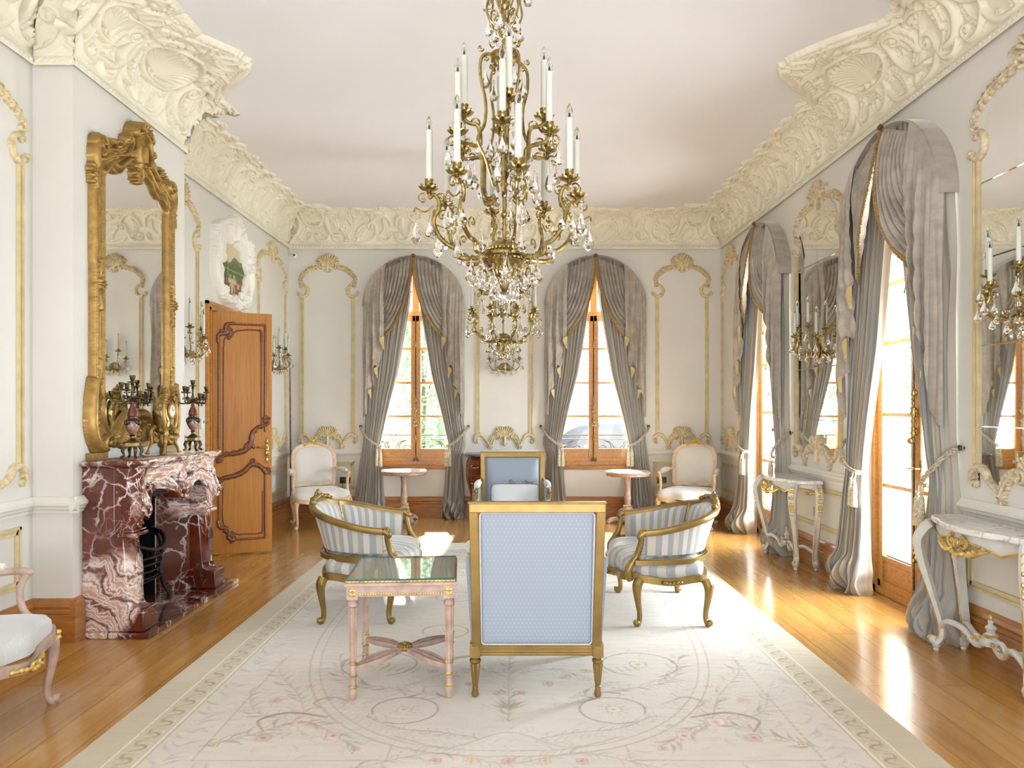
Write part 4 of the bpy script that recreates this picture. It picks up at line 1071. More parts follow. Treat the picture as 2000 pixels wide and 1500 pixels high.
# ================================================================ square-backed bergeres
def make_bergere(label, loc, rz):
    t = thing('bergere_armchair', label, 'armchair', loc, rz, 'square-backed gilt bergeres')
    yb, yf = .30, -.30; W = .305; lean = .10
    Y = lambda z: yb+max(0, (z-.25))*lean/.72     # back leans
    Wz = lambda z: W+.014*max(0, z-.25)/.72
    z0, z1 = .25, .975
    m = MB()
    for sg in (-1, 1):
        vs = []
        for z in (z0-.045, z1):
            for (a, b) in ((0, -.022), (-.044, -.022), (-.044, .022), (0, .022)): vs.append((sg*(Wz(z)+.012+a), Y(z)+b, z))
        m.add(vs, [(0, 1, 2, 3), (7, 6, 5, 4), (0, 4, 5, 1), (1, 5, 6, 2), (2, 6, 7, 3), (3, 7, 4, 0)] if sg > 0 else [(3, 2, 1, 0), (4, 5, 6, 7), (1, 5, 4, 0), (2, 6, 5, 1), (3, 7, 6, 2), (0, 4, 7, 3)])
    w1 = Wz(z1)+.012
    m.bb(-w1-.004, w1+.004, Y(z1)-.026, Y(z1)+.026, z1-.002, z1+.007); m.bb(-w1+.002, w1-.002, Y(z1)-.022, Y(z1)+.022, z1-.044, z1)
    m.bb(-w1+.04, w1-.04, Y(z1)-.028, Y(z1)-.02, z1-.05, z1-.042)
    m.build('back_frame', 'chair_gilt', t, smooth=False, bevel=.003)
    # upholstered back, front and rear
    o = []; hw = W-.032
    def rect(hw_, za, zb, r_, n=5):
        pts = []
        for cx, cz, a0 in ((hw_-r_, zb-r_, 0), (-hw_+r_, zb-r_, PI/2), (-hw_+r_, za+r_, PI), (hw_-r_, za+r_, 1.5*PI)):
            for k in range(n): a = a0+PI/2*k/(n-1); pts.append((cx+r_*math.cos(a), cz+r_*math.sin(a)))
        return pts
    def dens(P, k=5):
        out = []
        for i in range(len(P)):
            a, b = P[i], P[(i+1) % len(P)]
            d = math.hypot(a[0]-b[0], a[1]-b[1]); n = max(1, int(d/.05))
            out += [(lerp(a[0], b[0], q/n), lerp(a[1], b[1], q/n)) for q in range(n)]
        return out
    wp = lambda x, y, z: (x*(1+.02*(z-.25)), Y(z)+y, z)
    m = MB(); pad(m, dens(rect(hw, .262, z1-.046, .02)), .055, .006, warp=wp, rings=10, pw=6)
    bk = m.build('backrest', 'dot_silk', t)
    m = MB(); P = [wp(x, 0, z) for x, z in dens(rect(hw+.001, .262, z1-.046, .02))]; m.tube([(p[0], p[1]+.013, p[2]) for p in P], .0045, n=6, closed=True); m.build('piping', 'cushion_silk', bk)
    # seat rails with reeding, corner blocks, legs
    m = MB()
    for (x0, x1, y0, y1) in ((-W, W, yb-.02, yb+.02), (-W, W, yf-.02, yf+.02), (-W-.01, -W+.03, yf, yb), (W-.03, W+.01, yf, yb)):
        m.bb(x0, x1, y0, y1, .208, .262)
    for zz in (.216, .230, .246, .257):
        m.tube([(-W, yb+.021, zz), (W, yb+.021, zz)], .0048, n=6); m.tube([(-W, yf-.021, zz), (W, yf-.021, zz)], .0048, n=6)
        for sg in (-1, 1): m.tube([(sg*(W+.011), yf, zz), (sg*(W+.011), yb, zz)], .0048, n=6)
    m.build('seat_rail', 'chair_gilt', t)
    for sg in (-1, 1):
        for y in (yb, yf):
            m = MB(); m.bb(sg*W-.026, sg*W+.026, y-.027, y+.027, .200, .268)
            for s2 in (-1, 1): m.bb(sg*W-.017, sg*W+.017, y+s2*.027-.003, y+s2*.027+.003, .212, .256)
            flut_leg(m, sg*W, y, 0, .202, .026); m.build('leg', 'chair_gilt', t)
    m = MB(); sell(m, (0, -.01, .36), (W+.0, .315, .10), .25, .35); m.build('seat_cushion', 'dot_silk_top', t)
    for sg in (-1, 1):
        m = MB(); pts = [(sg*(W+.01), yb+.03, .70), (sg*(W+.025), .15, .675), (sg*(W+.04), -.05, .655), (sg*(W+.045), -.16, .645), (sg*(W+.045), -.20, .63)]
        m.tube(bez(pts, 6), [.018, .02, .022, .024], n=10)
        m.tube(bez([(sg*(W+.045), -.19, .635), (sg*(W+.035), -.16, .54), (sg*(W+.01), -.22, .42), (sg*W, -.28, .26)], 6), [.026, .022, .02, .024], n=10)
        scroll3(m, (0, 0, 0), .022, .008, 1.1, M=T(sg*(W+.045), -.20, .638) @ RZ(PI/2))
        for k in range(4): m.tube([(sg*(W+.030+.010*k), -.217, .62), (sg*(W+.030+.010*k), -.205, .575)], .0045, n=5)
        a = m.build('arm', 'chair_gilt', t)
        m = MB(); m.tube(bez([(sg*(W+.025), .17, .70), (sg*(W+.035), .03, .69), (sg*(W+.043), -.12, .675)], 6), [.018, .032, .034, .022], n=12); m.build('arm_pad', 'cushion_silk', a)
        m = MB(); m.grid(lambda u, v: (sg*(W+.005+.03*v+.012*math.sin(PI*u)*math.sin(PI*v)), lerp(yb+.0, -.23+.06*v, u), lerp(.26, lerp(.69, .64, u), v)), 12, 10); m.build('side_panel', 'dot_silk', t, solid=.03)
    return t
make_bergere('square-backed gilt bergere in pale blue dotted silk, seen from behind in the foreground', (.122, 3.27+.60, .0155), PI)
make_bergere('square-backed gilt bergere facing us at the far end of the rug, holding a cushion', (.005, 7.02, .0155), 0)
# cushion on the far bergere
t = thing('cushion', 'pale blue silk cushion with knotted rope trim on the far bergere', 'cushion', (.03, 7.06, .585), 0); t.rotation_euler = (math.radians(-8), 0, 0)
m = MB(); sell(m, (0, 0, 0), (.235, .055, .115), .5, .25, M=RX(0)); m.build('cushion_body', 'cushion_silk', t)
m = MB(); P = [(.235*math.copysign(abs(math.cos(a))**.25, math.cos(a)), 0, .115*math.copysign(abs(math.sin(a))**.25, math.sin(a))) for a in np.linspace(0, 2*PI, 60)[:-1]]
m.tube(P, .008, n=6, closed=True)
for i in range(0, 59, 1): m.ell(P[i], (.009, .009, .007), 6, 4)
for x, z in ((-.04, .122), (.10, .116), (.15, .104)): scroll3(m, (x, -.02, z+.01), .026, .007, 1.1); scroll3(m, (x+.03, -.02, z+.004), .02, .006, 1.0, sgn=-1)
m.build('rope_trim', 'rope_trim', t)
# ================================================================ tub chairs
def make_tub(label, loc, rz, seed=0):
    t = thing('tub_chair', label, 'armchair', loc, rz, 'gilt tub chairs in striped silk')
    A, B, y0 = .435, .475, .02
    P2 = lambda w, e: math.copysign(abs(w)**e, w)
    def plan(s_, z, inn=0.0):
        a = PI*s_; x = -A*P2(math.cos(a), .72); y = y0+B*P2(math.sin(a), .80)
        nx, ny = -math.cos(a), math.sin(a); L = (.10+.22*math.sin(a)**2)*(z-.42)
        return x+nx*(L-inn), y+ny*(L-inn)
    ZB = lambda s_: .445
    ZT = lambda s_: .622+.118*math.sin(PI*s_)**1.4+.035*math.exp(-((s_-.5)/.08)**2)
    S0, S1 = .006, .994
    at = lambda s_: (s_*1.45)/.14
    # outer cloth
    m = MB(); m.grid(lambda u, v: (lambda s_: (lambda z: (*plan(s_, z, -.004), z))(lerp(ZB(s_)+.02, ZT(s_)-.012, v)))(lerp(S0, S1, u)), 70, 8, att=lambda u, v: at(lerp(S0, S1, u))*1.0)
    m.build('outer_upholstery', 'stripe_silk', t)
    # inner pads: left arm, back, right arm
    segs = [(S0, .34), (.355, .645), (.66, S1)]
    for (a, b) in segs:
        m = MB()
        m.grid(lambda u, v: (lambda s_: (lambda z: (*plan(s_, z, .012+.045*(max(0, 1-(2*u-1)**6)*max(0, 1-(2*v-1)**6))**.5), z))(lerp(ZB(s_)-.02, ZT(s_)-.012, v)))(lerp(a, b, u)), 30, 12, att=lambda u, v: at(lerp(a, b, u)))
        m.build('inner_pad', 'stripe_silk', t)
    # top rail with carved beads
    m = MB(); TP = [(lambda z: (*plan(s_, z, .004), z))(ZT(s_)) for s_ in np.linspace(.004, .996, 60)]
    m.tube(TP, 1, up=(0, 0, 1), prof=[(-.026, -.012), (-.022, .008), (-.010, .016), (.008, .014), (.022, .004), (.024, -.026), (-.020, -.028)])
    carved(m, TP[6:-6:6], .0085, 64, .3, seed)
    crest = [(x, y-.006, z+.018) for x, y, z in TP[24:37:3]]; carved(m, crest, .018, 22, .5, seed+1)
    x, y, z = TP[30]; scroll3(m, (0, 0, 0), .030, .010, 1.2, M=T(x-.035, y, z+.022)); scroll3(m, (0, 0, 0), .030, .010, 1.2, a0=PI, sgn=-1, M=T(x+.035, y, z+.022)); m.ell((x, y-.005, z+.04), (.02, .016, .03))
    m.build('top_rail', 'chair_gilt', t)
    m = MB()
    for s_ in (.347, .652):
        pts = [(lambda z: (*plan(s_, z, .02), z))(lerp(ZB(s_), ZT(s_), q)) for q in np.linspace(0, 1, 8)]; m = MB(); m.tube(pts, .014, n=8); carved(m, pts[3:], .011, 10, .4, seed+3); m.build('back_stile', 'chair_gilt', t)
    m = MB(); LP = [(*plan(s_, .44, -.020), .425) for s_ in np.linspace(.004, .996, 50)]; LP = [(LP[0][0], -.035, .425)]+LP+[(LP[-1][0], -.035, .425)]
    m.tube(LP, 1, up=(0, 0, 1), prof=[(-.020, -.018), (-.020, .014), (-.012, .018), (-.010, .008), (0, .006), (.010, .008), (.012, .018), (.022, .014), (.022, -.018)])
    for s_ in (-1, 1): pass
    m.build('lower_rail', 'chair_gilt', t)
    for sg in (0, 1):
        e = TP[0] if sg == 0 else TP[-1]; sx = -1 if sg == 0 else 1
        m = MB(); m.tube(bez([e, (e[0], e[1]-.035, e[2]-.03), (e[0]*.99, e[1]-.025, .57), (sx*.43, y0-.035, .47), (sx*.435, -.075, .37), (sx*.425, -.06, .30)], 6), [.026, .024, .019, .022, .026, .022], n=10)
        scroll3(m, (0, 0, 0), .024, .012, 1.1, M=T(e[0], e[1]-.02, e[2]-.004) @ RZ(PI/2)); m.ell((e[0], e[1]-.028, e[2]-.002), (.02, .014, .016))
        scroll3(m, (0, 0, 0), .028, .012, 1.1, M=T(sx*.44, -.03, .44) @ RZ(PI/2)); m.build('arm_support', 'chair_gilt', t)
    # seat: domed cushion between the rails, serpentine gilt rail, cabriole legs
    def ring(q=1.0, bow=.11, r=0):
        pts = [(-.43*q, .0), (-.445*q, .16), (-.44*q, .32), (-.40*q, .43)]
        pts += [(-.2*q, .49*q+.0), (0, .50*q), (.2*q, .49*q), (.40*q, .43), (.44*q, .32), (.445*q, .16), (.43*q, .0), (.36*q, -.07*q-bow*.35), (.18*q, -.05-bow*.55), (0, -.06-bow), (-.18*q, -.05-bow*.55), (-.36*q, -.07*q-bow*.35)]
        P = bez(pts+[pts[0]], 5)[:-1]; return [(float(p[0]), float(p[1])) for p in P]
    R_ = ring()
    m = MB(); n = len(R_); vs = []; fs = []; av = []
    prof_ = [(.95, .315), (.965, .345), (.965, .375), (.95, .40), (.91, .425), (.8, .45), (.5, .468), (.2, .475)]
    cx, cy = 0, .18
    for (q, z) in prof_:
        for (x, y) in R_: vs.append((cx+(x-cx)*q, cy+(y-cy)*q, z)); av.append((x*q+.55*y*(abs(x) > .40))/.14+.5)
    for i in range(len(prof_)-1):
        for k in range(n): k2 = (k+1) % n; fs.append((i*n+k, i*n+k2, (i+1)*n+k2, (i+1)*n+k))
    fs.append(tuple(range((len(prof_)-1)*n, len(prof_)*n))); m.add(vs, fs, None, av); m.build('seat', 'stripe_silk', t)
    m = MB()
    drop = lambda x, y: .030*math.cos(x/.43*PI)*(1 if y < 0 else .0)+(.018*math.cos((y-.2)/.22*PI) if abs(x) > .41 else 0)
    RP = [(x*.975, .18+(y-.18)*.98, .300-drop(x, y)*.6) for x, y in R_]
    m.tube(RP, 1, closed=True, up=(0, 0, 1), prof=[(-.018, -.022), (.012, -.026), (.022, -.02), (.018, -.004), (.024, .010), (.016, .024), (-.018, .024)])
    carved(m, [(-.09, -.165, .285), (0, -.19, .265), (.09, -.165, .285)], .014, 18, .5, seed+5)
    for sx in (-1, 1): carved(m, [(sx*.468, .14, .295), (sx*.47, .2, .285), (sx*.468, .27, .295)], .011, 12, .5, seed+6)
    m.build('seat_rail', 'chair_gilt', t)
    for sx in (-1, 1):
        for (yy, dy) in ((0, -.8), (.44, .5)):
            m = MB(); cabriole(m, sx*.42, yy, .30, sx*.7, dy, .0195, .05); m.build('leg', 'chair_gilt', t)
    return t
make_tub('gilt tub chair in cream and grey striped silk left of the foreground bergere', (-.82, 5.21, .0155), PI/2, 1)
make_tub('gilt tub chair in blue and white striped silk right of the foreground bergere', (.84, 5.15, .0155), -PI/2, 2)
# ================================================================ fauteuils
def make_fauteuil(label, loc, rz, wood='fauteuil_wood', seed=0):
    t = thing('fauteuil', label, 'armchair', loc, rz, 'painted fauteuils in pale silk')
    lean = .20; Y = lambda z: .24+max(0, z-.42)*lean
    warp = lambda x, y, z: (x, Y(z)+y+.06*(1-(x/.30)**2)-.06, z)
    O = [(.225, .50), (.235, .60), (.245, .72), (.245, .84), (.20, .925), (.10, .965), (0, .972)]
    O = O+[(-x, z) for x, z in O[-2::-1]]+[(-.12, .505), (0, .49), (.12, .505)]
    OC = [(float(p[0]), float(p[1])) for p in bez(O+[O[0]], 5)[:-1]]
    m = MB(); pad(m, OC, .045, .02, warp=warp, rings=8, pw=4); m.build('backrest', 'seat_silk', t)
    m = MB(); m.tube([warp(x*1.04, 0, .73+(z-.73)*1.035) for x, z in OC], 1, closed=True, up=(0, 1, .0), prof=[(-.024, -.018), (-.02, .018), (-.008, .022), (0, .014), (.008, .022), (.018, .016), (.018, -.018)])
    for sx in (-1, 1): m.tube([warp(sx*.235, 0, .52), (sx*.235, .245, .40), (sx*.235, .235, .34)], [.018, .02, .022], n=8)
    m.build('back_frame', wood, t)
    m = MB(); c = warp(0, -.015, 1.0); carved(m, [warp(-.12, -.015, .975), c, warp(.12, -.015, .975)], .013, 22, .5, seed); scroll3(m, (0, 0, 0), .03, .009, 1.2, M=T(c[0]-.035, c[1]-.005, c[2]+.012)); scroll3(m, (0, 0, 0), .03, .009, 1.2, a0=PI, sgn=-1, M=T(c[0]+.035, c[1]-.005, c[2]+.012)); m.ell((c[0], c[1], c[2]+.03), (.022, .014, .022))
    m.build('gilt_crest', 'gilt_bright', t)
    def ring():
        pts = [(-.27, .27), (0, .28), (.27, .27), (.305, .1), (.325, -.12), (.33, -.25), (.27, -.30), (.14, -.305), (0, -.345), (-.14, -.305), (-.27, -.30), (-.33, -.25), (-.325, -.12), (-.305, .1)]
        return [(float(p[0]), float(p[1])) for p in bez(pts+[pts[0]], 5)[:-1]]
    R_ = ring(); n = len(R_); m = MB(); vs = []; fs = []
    pr = [(1.0, .345), (1.01, .38), (1.0, .415), (.95, .44), (.8, .458), (.5, .468), (.2, .472)]
    for q, z in pr:
        for x, y in R_: vs.append((x*q, y*q, z))
    for i in range(len(pr)-1):
        for k in range(n): k2 = (k+1) % n; fs.append((i*n+k, i*n+k2, (i+1)*n+k2, (i+1)*n+k))
    fs.append(tuple(range((len(pr)-1)*n, len(pr)*n))); m.add(vs, fs); m.build('seat', 'dot_silk_top' if seed == 9 else 'seat_silk', t)
    m = MB(); dz = lambda x, y: .022*math.cos(x/.33*PI)*(y < -.2)+.014*math.cos((y)/.26*PI)*(abs(x) > .29)
    m.tube([(x*1.01, y*1.01, .325-dz(x, y)) for x, y in R_], 1, closed=True, up=(0, 0, 1), prof=[(-.014, -.026), (.012, -.028), (.02, -.02), (.014, 0), (.02, .016), (.012, .024), (-.014, .024)])
    m.build('seat_rail', wood, t)
    m = MB(); carved(m, [(-.13, -.325, .305), (0, -.372, .292), (.13, -.325, .305)], .012, 24, .5, seed+1); scroll3(m, (0, 0, 0), .026, .008, 1.2, M=T(-.03, -.375, .30)); scroll3(m, (0, 0, 0), .026, .008, 1.2, a0=PI, sgn=-1, M=T(.03, -.375, .30)); m.build('gilt_carving', 'gilt_bright', t)
    for sx in (-1, 1):
        m = MB(); carved(m, [(sx*.325, -.30, .36), (sx*.335, -.30, .32), (sx*.33, -.295, .28)], .012, 8, .5, seed); m.build('gilt_carving', 'gilt_bright', t)
    for sx in (-1, 1):
        for yy, dy in ((-.27, -.8), (.24, .6)):
            m = MB(); cabriole(m, sx*(.305 if yy < 0 else .25), yy, .33, sx*.7, dy, .0185, .05); m.build('leg', wood, t)
        m = MB(); A = bez([warp(sx*.25, 0, .70), (sx*.30, .17, .665), (sx*.335, 0, .645), (sx*.34, -.12, .65), (sx*.335, -.165, .64)], 6)
        m.tube(A, [.016, .017, .018, .022], n=10); m.ell((sx*.337, -.165, .645), (.022, .026, .018))
        m.tube(bez([(sx*.335, -.16, .64), (sx*.33, -.13, .56), (sx*.325, -.15, .46), (sx*.325, -.235, .37), (sx*.325, -.27, .33)], 6), [.019, .017, .016, .018, .02], n=10)
        a = m.build('arm', wood, t)
        m = MB(); m.tube(bez([(sx*.295, .165, .685), (sx*.325, .06, .678), (sx*.336, -.06, .672)], 6), [.012, .028, .030, .016], n=12); m.build('arm_pad', 'seat_silk', a)
    return t
make_fauteuil('pale wood fauteuil in white silk in the far left corner', (-2.40, 8.88, 0), math.radians(27), seed=3)
make_fauteuil('pale wood fauteuil in white silk in the far right corner', (2.20, 8.88, 0), math.radians(-27), seed=4)
make_fauteuil('painted fauteuil with gilt carving, cut by the left edge in front of the chimney breast', (-2.50, 3.17, 0), math.radians(97), wood='pink_wood', seed=9)
# ================================================================ rug
class Canvas:
    def __init__(s, x0, x1, y0, y1, res):
        s.x0, s.y0, s.res = x0, y0, res; s.nx = int((x1-x0)/res)+1; s.ny = int((y1-y0)/res)+1
        s.X = x0+np.arange(s.nx)*res; s.Y = y0+np.arange(s.ny)*res; s.C = np.zeros((s.ny, s.nx, 3)); s.R = np.random.RandomState(3)
    def stamp(s, x, y, r, col, a, soft=.5):
        r = max(r, s.res*.8); i0 = max(0, int((x-r-s.x0)/s.res)); i1 = min(s.nx, int((x+r-s.x0)/s.res)+2); j0 = max(0, int((y-r-s.y0)/s.res)); j1 = min(s.ny, int((y+r-s.y0)/s.res)+2)
        if i1 <= i0 or j1 <= j0: return
        d = np.sqrt((s.X[None, i0:i1]-x)**2+(s.Y[j0:j1, None]-y)**2)/r; k = (np.clip((1-d)/soft, 0, 1)*a)[..., None]
        s.C[j0:j1, i0:i1] = s.C[j0:j1, i0:i1]*(1-k)+np.array(col[:3])*k
    def stroke(s, pts, w, col, a=.6, n=8, sm=True):
        P = np.array(bez(pts, n) if sm and len(pts) > 2 else pts, float); d = np.r_[0, np.cumsum(np.hypot(*(P[1:]-P[:-1]).T))]
        L = d[-1]
        if L < 1e-5: return
        k = max(2, int(L/(s.res*1.2))); t = np.linspace(0, 1, k)
        W = np.interp(t, np.linspace(0, 1, len(w)), w) if hasattr(w, '__len__') else np.full(k, w)
        for x, y, r in zip(np.interp(t*L, d, P[:, 0]), np.interp(t*L, d, P[:, 1]), W): s.stamp(x, y, r, col, a*.72)
    def leafy(s, x, y, ang, L, col, a=.5):
        s.stroke([(x, y), (x+L*.5*math.cos(ang+.25), y+L*.5*math.sin(ang+.25)), (x+L*math.cos(ang), y+L*math.sin(ang))], [L*.05, L*.14, L*.03], col, a, 4)
    def rose(s, x, y, r, c1, c2):
        for k in range(9):
            a = s.R.rand()*6.3; q = r*.55*s.R.rand()**.5; s.stamp(x+q*math.cos(a), y+q*math.sin(a), r*.42, c1, .5, .8)
        for k in range(4):
            a = k*1.7; s.stroke([(x+r*.5*math.cos(a), y+r*.5*math.sin(a)), (x+r*.62*math.cos(a+.6), y+r*.62*math.sin(a+.6)), (x+r*.5*math.cos(a+1.3), y+r*.5*math.sin(a+1.3))], r*.09, c2, .7, 4)
        s.stamp(x, y, r*.28, c2, .8, .8)
    def vine(s, pts, cols, L=.05, step=.05, w=.004, stem=None):
        P = np.array(bez(pts, 10)); d = np.r_[0, np.cumsum(np.hypot(*(P[1:]-P[:-1]).T))]
        if stem is not None: s.stroke([tuple(p) for p in P], w, stem, .6, sm=False)
        t = 0; k = 0
        while t < d[-1]:
            x = np.interp(t, d, P[:, 0]); y = np.interp(t, d, P[:, 1]); x2 = np.interp(t+.01, d, P[:, 0]); y2 = np.interp(t+.01, d, P[:, 1]); a = math.atan2(y2-y, x2-x)
            s.leafy(x, y, a+(.7 if k % 2 else -.7)+s.R.uniform(-.3, .3), L*s.R.uniform(.6, 1.2), cols[s.R.randint(len(cols))], s.R.uniform(.3, .8)); t += step*s.R.uniform(.6, 1.3); k += 1
RX0, RX1, RY0, RY1 = -1.81, 1.78, 2.42, 7.66
def make_rug():
    c = Canvas(RX0, RX1, RY0, RY1, .0072); L3 = lambda *a: np.array(lin(a)[:3])
    cx, cy = (RX0+RX1)/2, (RY0+RY1)/2; hx, hy = (RX1-RX0)/2, (RY1-RY0)/2
    X, Y = np.meshgrid(c.X, c.Y); e = np.minimum(hx-abs(X-cx), hy-abs(Y-cy))
    field = L3(210, 202, 189); border = L3(192, 178, 150); band = L3(196, 182, 154); line = L3(178, 158, 124); edge = L3(230, 222, 204)
    c.C[:] = field; c.C[e < .40] = L3(208, 200, 186)
    c.C[e < .165] = border; c.C[(e >= .165) & (e < .172)] = edge; c.C[(e >= .172) & (e < .285)] = band; c.C[(e >= .285) & (e < .292)] = edge; c.C[(e >= .298) & (e < .304)] = line
    rs = c.R
    brown, tan, olive, bluegrey, pink, red, green, greyb, gold = L3(120, 92, 60), L3(158, 134, 96), L3(146, 134, 96), L3(158, 162, 168), L3(204, 164, 152), L3(166, 84, 80), L3(122, 132, 94), L3(172, 166, 154), L3(170, 132, 76)
    # running scroll of the border band
    def run_(p0, p1, nrm):
        d = np.array(p1)-np.array(p0); L = np.hypot(*d); d = d/L; n = int(L/.115)
        for k in range(n):
            o = np.array(p0)+d*(k+.5)*L/n; q = lambda a, b: tuple(o+d*a+np.array(nrm)*b)
            c.stroke([q(-.055, -.02), q(-.03, .03), q(.0, .012), q(.005, -.022), q(.035, -.03), q(.045, 0)], [.003, .009, .010, .008, .004], brown, .75); c.stroke([q(-.02, -.005), q(.0, -.028), q(.02, -.02)], [.006, .008, .003], tan, .7); c.stroke([q(-.04, .034), q(-.01, .042), q(.02, .03)], .006, edge, .7)
    m_ = .228
    run_((RX0+m_, RY0+m_), (RX0+m_, RY1-m_), (1, 0)); run_((RX1-m_, RY0+m_), (RX1-m_, RY1-m_), (-1, 0)); run_((RX0+m_, RY0+m_), (RX1-m_, RY0+m_), (0, 1)); run_((RX0+m_, RY1-m_), (RX1-m_, RY1-m_), (0, -1))
    leaves = [bluegrey, greyb, L3(196, 196, 192), L3(188, 186, 172), bluegrey]
    # pale leaf garland between the border and the inner rectangle
    g = .39; A = [(cx+sx*(hx-g), cy+sy*(hy-g)) for sx, sy in ((-1, -1), (-1, 1), (1, 1), (1, -1))]
    for i in range(4):
        a, b = A[i], A[(i+1) % 4]; n = int(math.hypot(a[0]-b[0], a[1]-b[1])/.045)
        for k in range(n):
            q = k/n; x, y = lerp(a[0], b[0], q), lerp(a[1], b[1], q); an = math.atan2(b[1]-a[1], b[0]-a[0])
            for s_ in (-1, 1):
                if rs.rand() < .8: c.leafy(x+rs.uniform(-.02, .02), y+rs.uniform(-.02, .02), an+s_*rs.uniform(.5, 1.1), rs.uniform(.05, .11), leaves[rs.randint(5)], rs.uniform(.35, .8))
    # inner rectangle line broken by the oval
    q = .505; rx, ry = hx-q, hy-q
    def se(a, A_, B_, p=2.5): return (cx+A_*math.copysign(abs(math.cos(a))**(2/p), math.cos(a)), cy+B_*math.copysign(abs(math.sin(a))**(2/p), math.sin(a)))
    OV = [se(a, 1.20, 2.08) for a in np.linspace(0, 2*PI, 220)]
    for sx in (-1, 1):
        for sy in (-1, 1):
            X_ = lambda x: cx+sx*x
            Y_ = lambda y: cy+sy*y
            c.stroke([(X_(.50), Y_(ry)), (X_(rx), Y_(ry))], .0055, tan, .8, sm=False); c.stroke([(X_(rx), Y_(ry)), (X_(rx), Y_(.95))], .0055, tan, .8, sm=False); c.stroke([(X_(rx), Y_(.95)), (X_(1.13), Y_(.95))], .0055, tan, .8, sm=False); c.stroke([(X_(.50), Y_(ry)), (X_(.50), Y_(1.98))], .0055, tan, .8, sm=False)
            # corner bouquet
            bx, by = .93, ry-.36
            c.vine([(X_(bx+.38), Y_(by+.24)), (X_(bx+.2), Y_(by+.12)), (X_(bx), Y_(by)), (X_(bx-.26), Y_(by+.22))], [olive, green, brown, gold], .09, .022, .005, olive)
            c.vine([(X_(bx), Y_(by)), (X_(bx+.12), Y_(by-.3)), (X_(bx+.32), Y_(by-.62)), (X_(bx+.36), Y_(by-.86))], [olive, green, greyb, pink], .085, .026, .004, olive)
            c.vine([(X_(bx), Y_(by)), (X_(bx+.26), Y_(by-.10)), (X_(bx+.38), Y_(by-.34))], [olive, tan, bluegrey], .08, .026, .004, tan)
            c.stroke([(X_(bx+.16), Y_(by+.10)), (X_(bx+.22), Y_(by-.02)), (X_(bx+.10), Y_(by-.10)), (X_(bx-.08), Y_(by-.05))], [.006, .014, .010], brown, .8)
            c.stroke([(X_(bx-.18), Y_(by-.20)), (X_(bx-.06), Y_(by-.28)), (X_(bx+.02), Y_(by-.22)), (X_(bx-.03), Y_(by-.15))], [.005, .014, .008], gold, .7)
            for (ox, oy, r, a_, b_) in ((.02, .0, .085, L3(232, 216, 204), L3(200, 120, 112)), (.14, .16, .06, pink, red), (-.16, .14, .065, L3(226, 204, 194), red), (.22, -.24, .05, pink, L3(206, 150, 130)), (-.28, .26, .035, pink, gold), (.33, .22, .035, L3(222, 190, 150), brown), (.10, -.42, .04, L3(226, 200, 180), red)):
                c.rose(X_(bx+ox), Y_(by+oy), r, a_, b_)
            for k in range(60): c.leafy(X_(bx+rs.normal()*.18), Y_(by+rs.normal()*.16-.05), rs.rand()*6.3, rs.uniform(.03, .07), [olive, green, bluegrey, greyb, gold][rs.randint(5)], .6)
            # scroll work inside the oval
            for (ox, oy, R, tn) in ((.50, 1.62, .17, 1), (.72, 1.02, .22, -1), (.42, .42, .16, 1)):
                for wv, cc_ in ((.008, tan), (.005, brown)):
                    pts = [(X_(ox+R*(1-.12*k/12)*math.cos(k*.46*tn+1.0+wv*20)), Y_(oy+R*(1-.12*k/12)*.9*math.sin(k*.46*tn+1.0+wv*20))) for k in range(13)]; c.stroke(pts, wv, cc_, .75)
                c.rose(X_(ox), Y_(oy), R*.40, L3(228, 218, 200), tan)
                for k in range(10): a = k*.628; c.stroke([(X_(ox+.03*math.cos(a)), Y_(oy+.03*math.sin(a))), (X_(ox+.07*math.cos(a)), Y_(oy+.06*math.sin(a)))], .006, brown, .5)
            c.vine([(X_(.30), Y_(1.48)), (X_(.62), Y_(1.36)), (X_(.86), Y_(1.24)), (X_(.98), Y_(.9))], [olive, tan, greyb, brown], .10, .03, .005, tan)
            c.vine([(X_(.14), Y_(1.92)), (X_(.30), Y_(1.86)), (X_(.50), Y_(1.82)), (X_(.66), Y_(1.70))], [brown, tan, olive], .05, .03, .006, brown)
            c.vine([(X_(.05), Y_(1.15)), (X_(.25), Y_(1.1)), (X_(.5), Y_(1.3)), (X_(.56), Y_(1.42))], [olive, pink, gold, green], .07, .02, .004, olive)
            for (ox, oy) in ((.30, 1.2), (.42, 1.12), (.2, 1.3), (.05, 1.42)): c.rose(X_(ox), Y_(oy), .05, pink, red)
            for k in range(5): c.stroke([(X_(.50+.045*k), Y_(1.08-.01*k)), (X_(.53+.045*k), Y_(1.15-.01*k))], .008, brown, .6)
    for f in (1.0, .955): c.stroke([(cx+(x-cx)*f, cy+(y-cy)*(f*.5+.5) if f < 1 else y) for x, y in OV], .0065 if f == 1 else .004, tan, .8, sm=False)
    for k in range(420):
        a = 2*PI*k/420; x, y = se(a, 1.10, 1.97); x2, y2 = se(a+.02, 1.10, 1.97); c.leafy(x, y, math.atan2(y2-y, x2-x)+(.9 if k % 2 else -.9), .06, leaves[rs.randint(5)], .5)
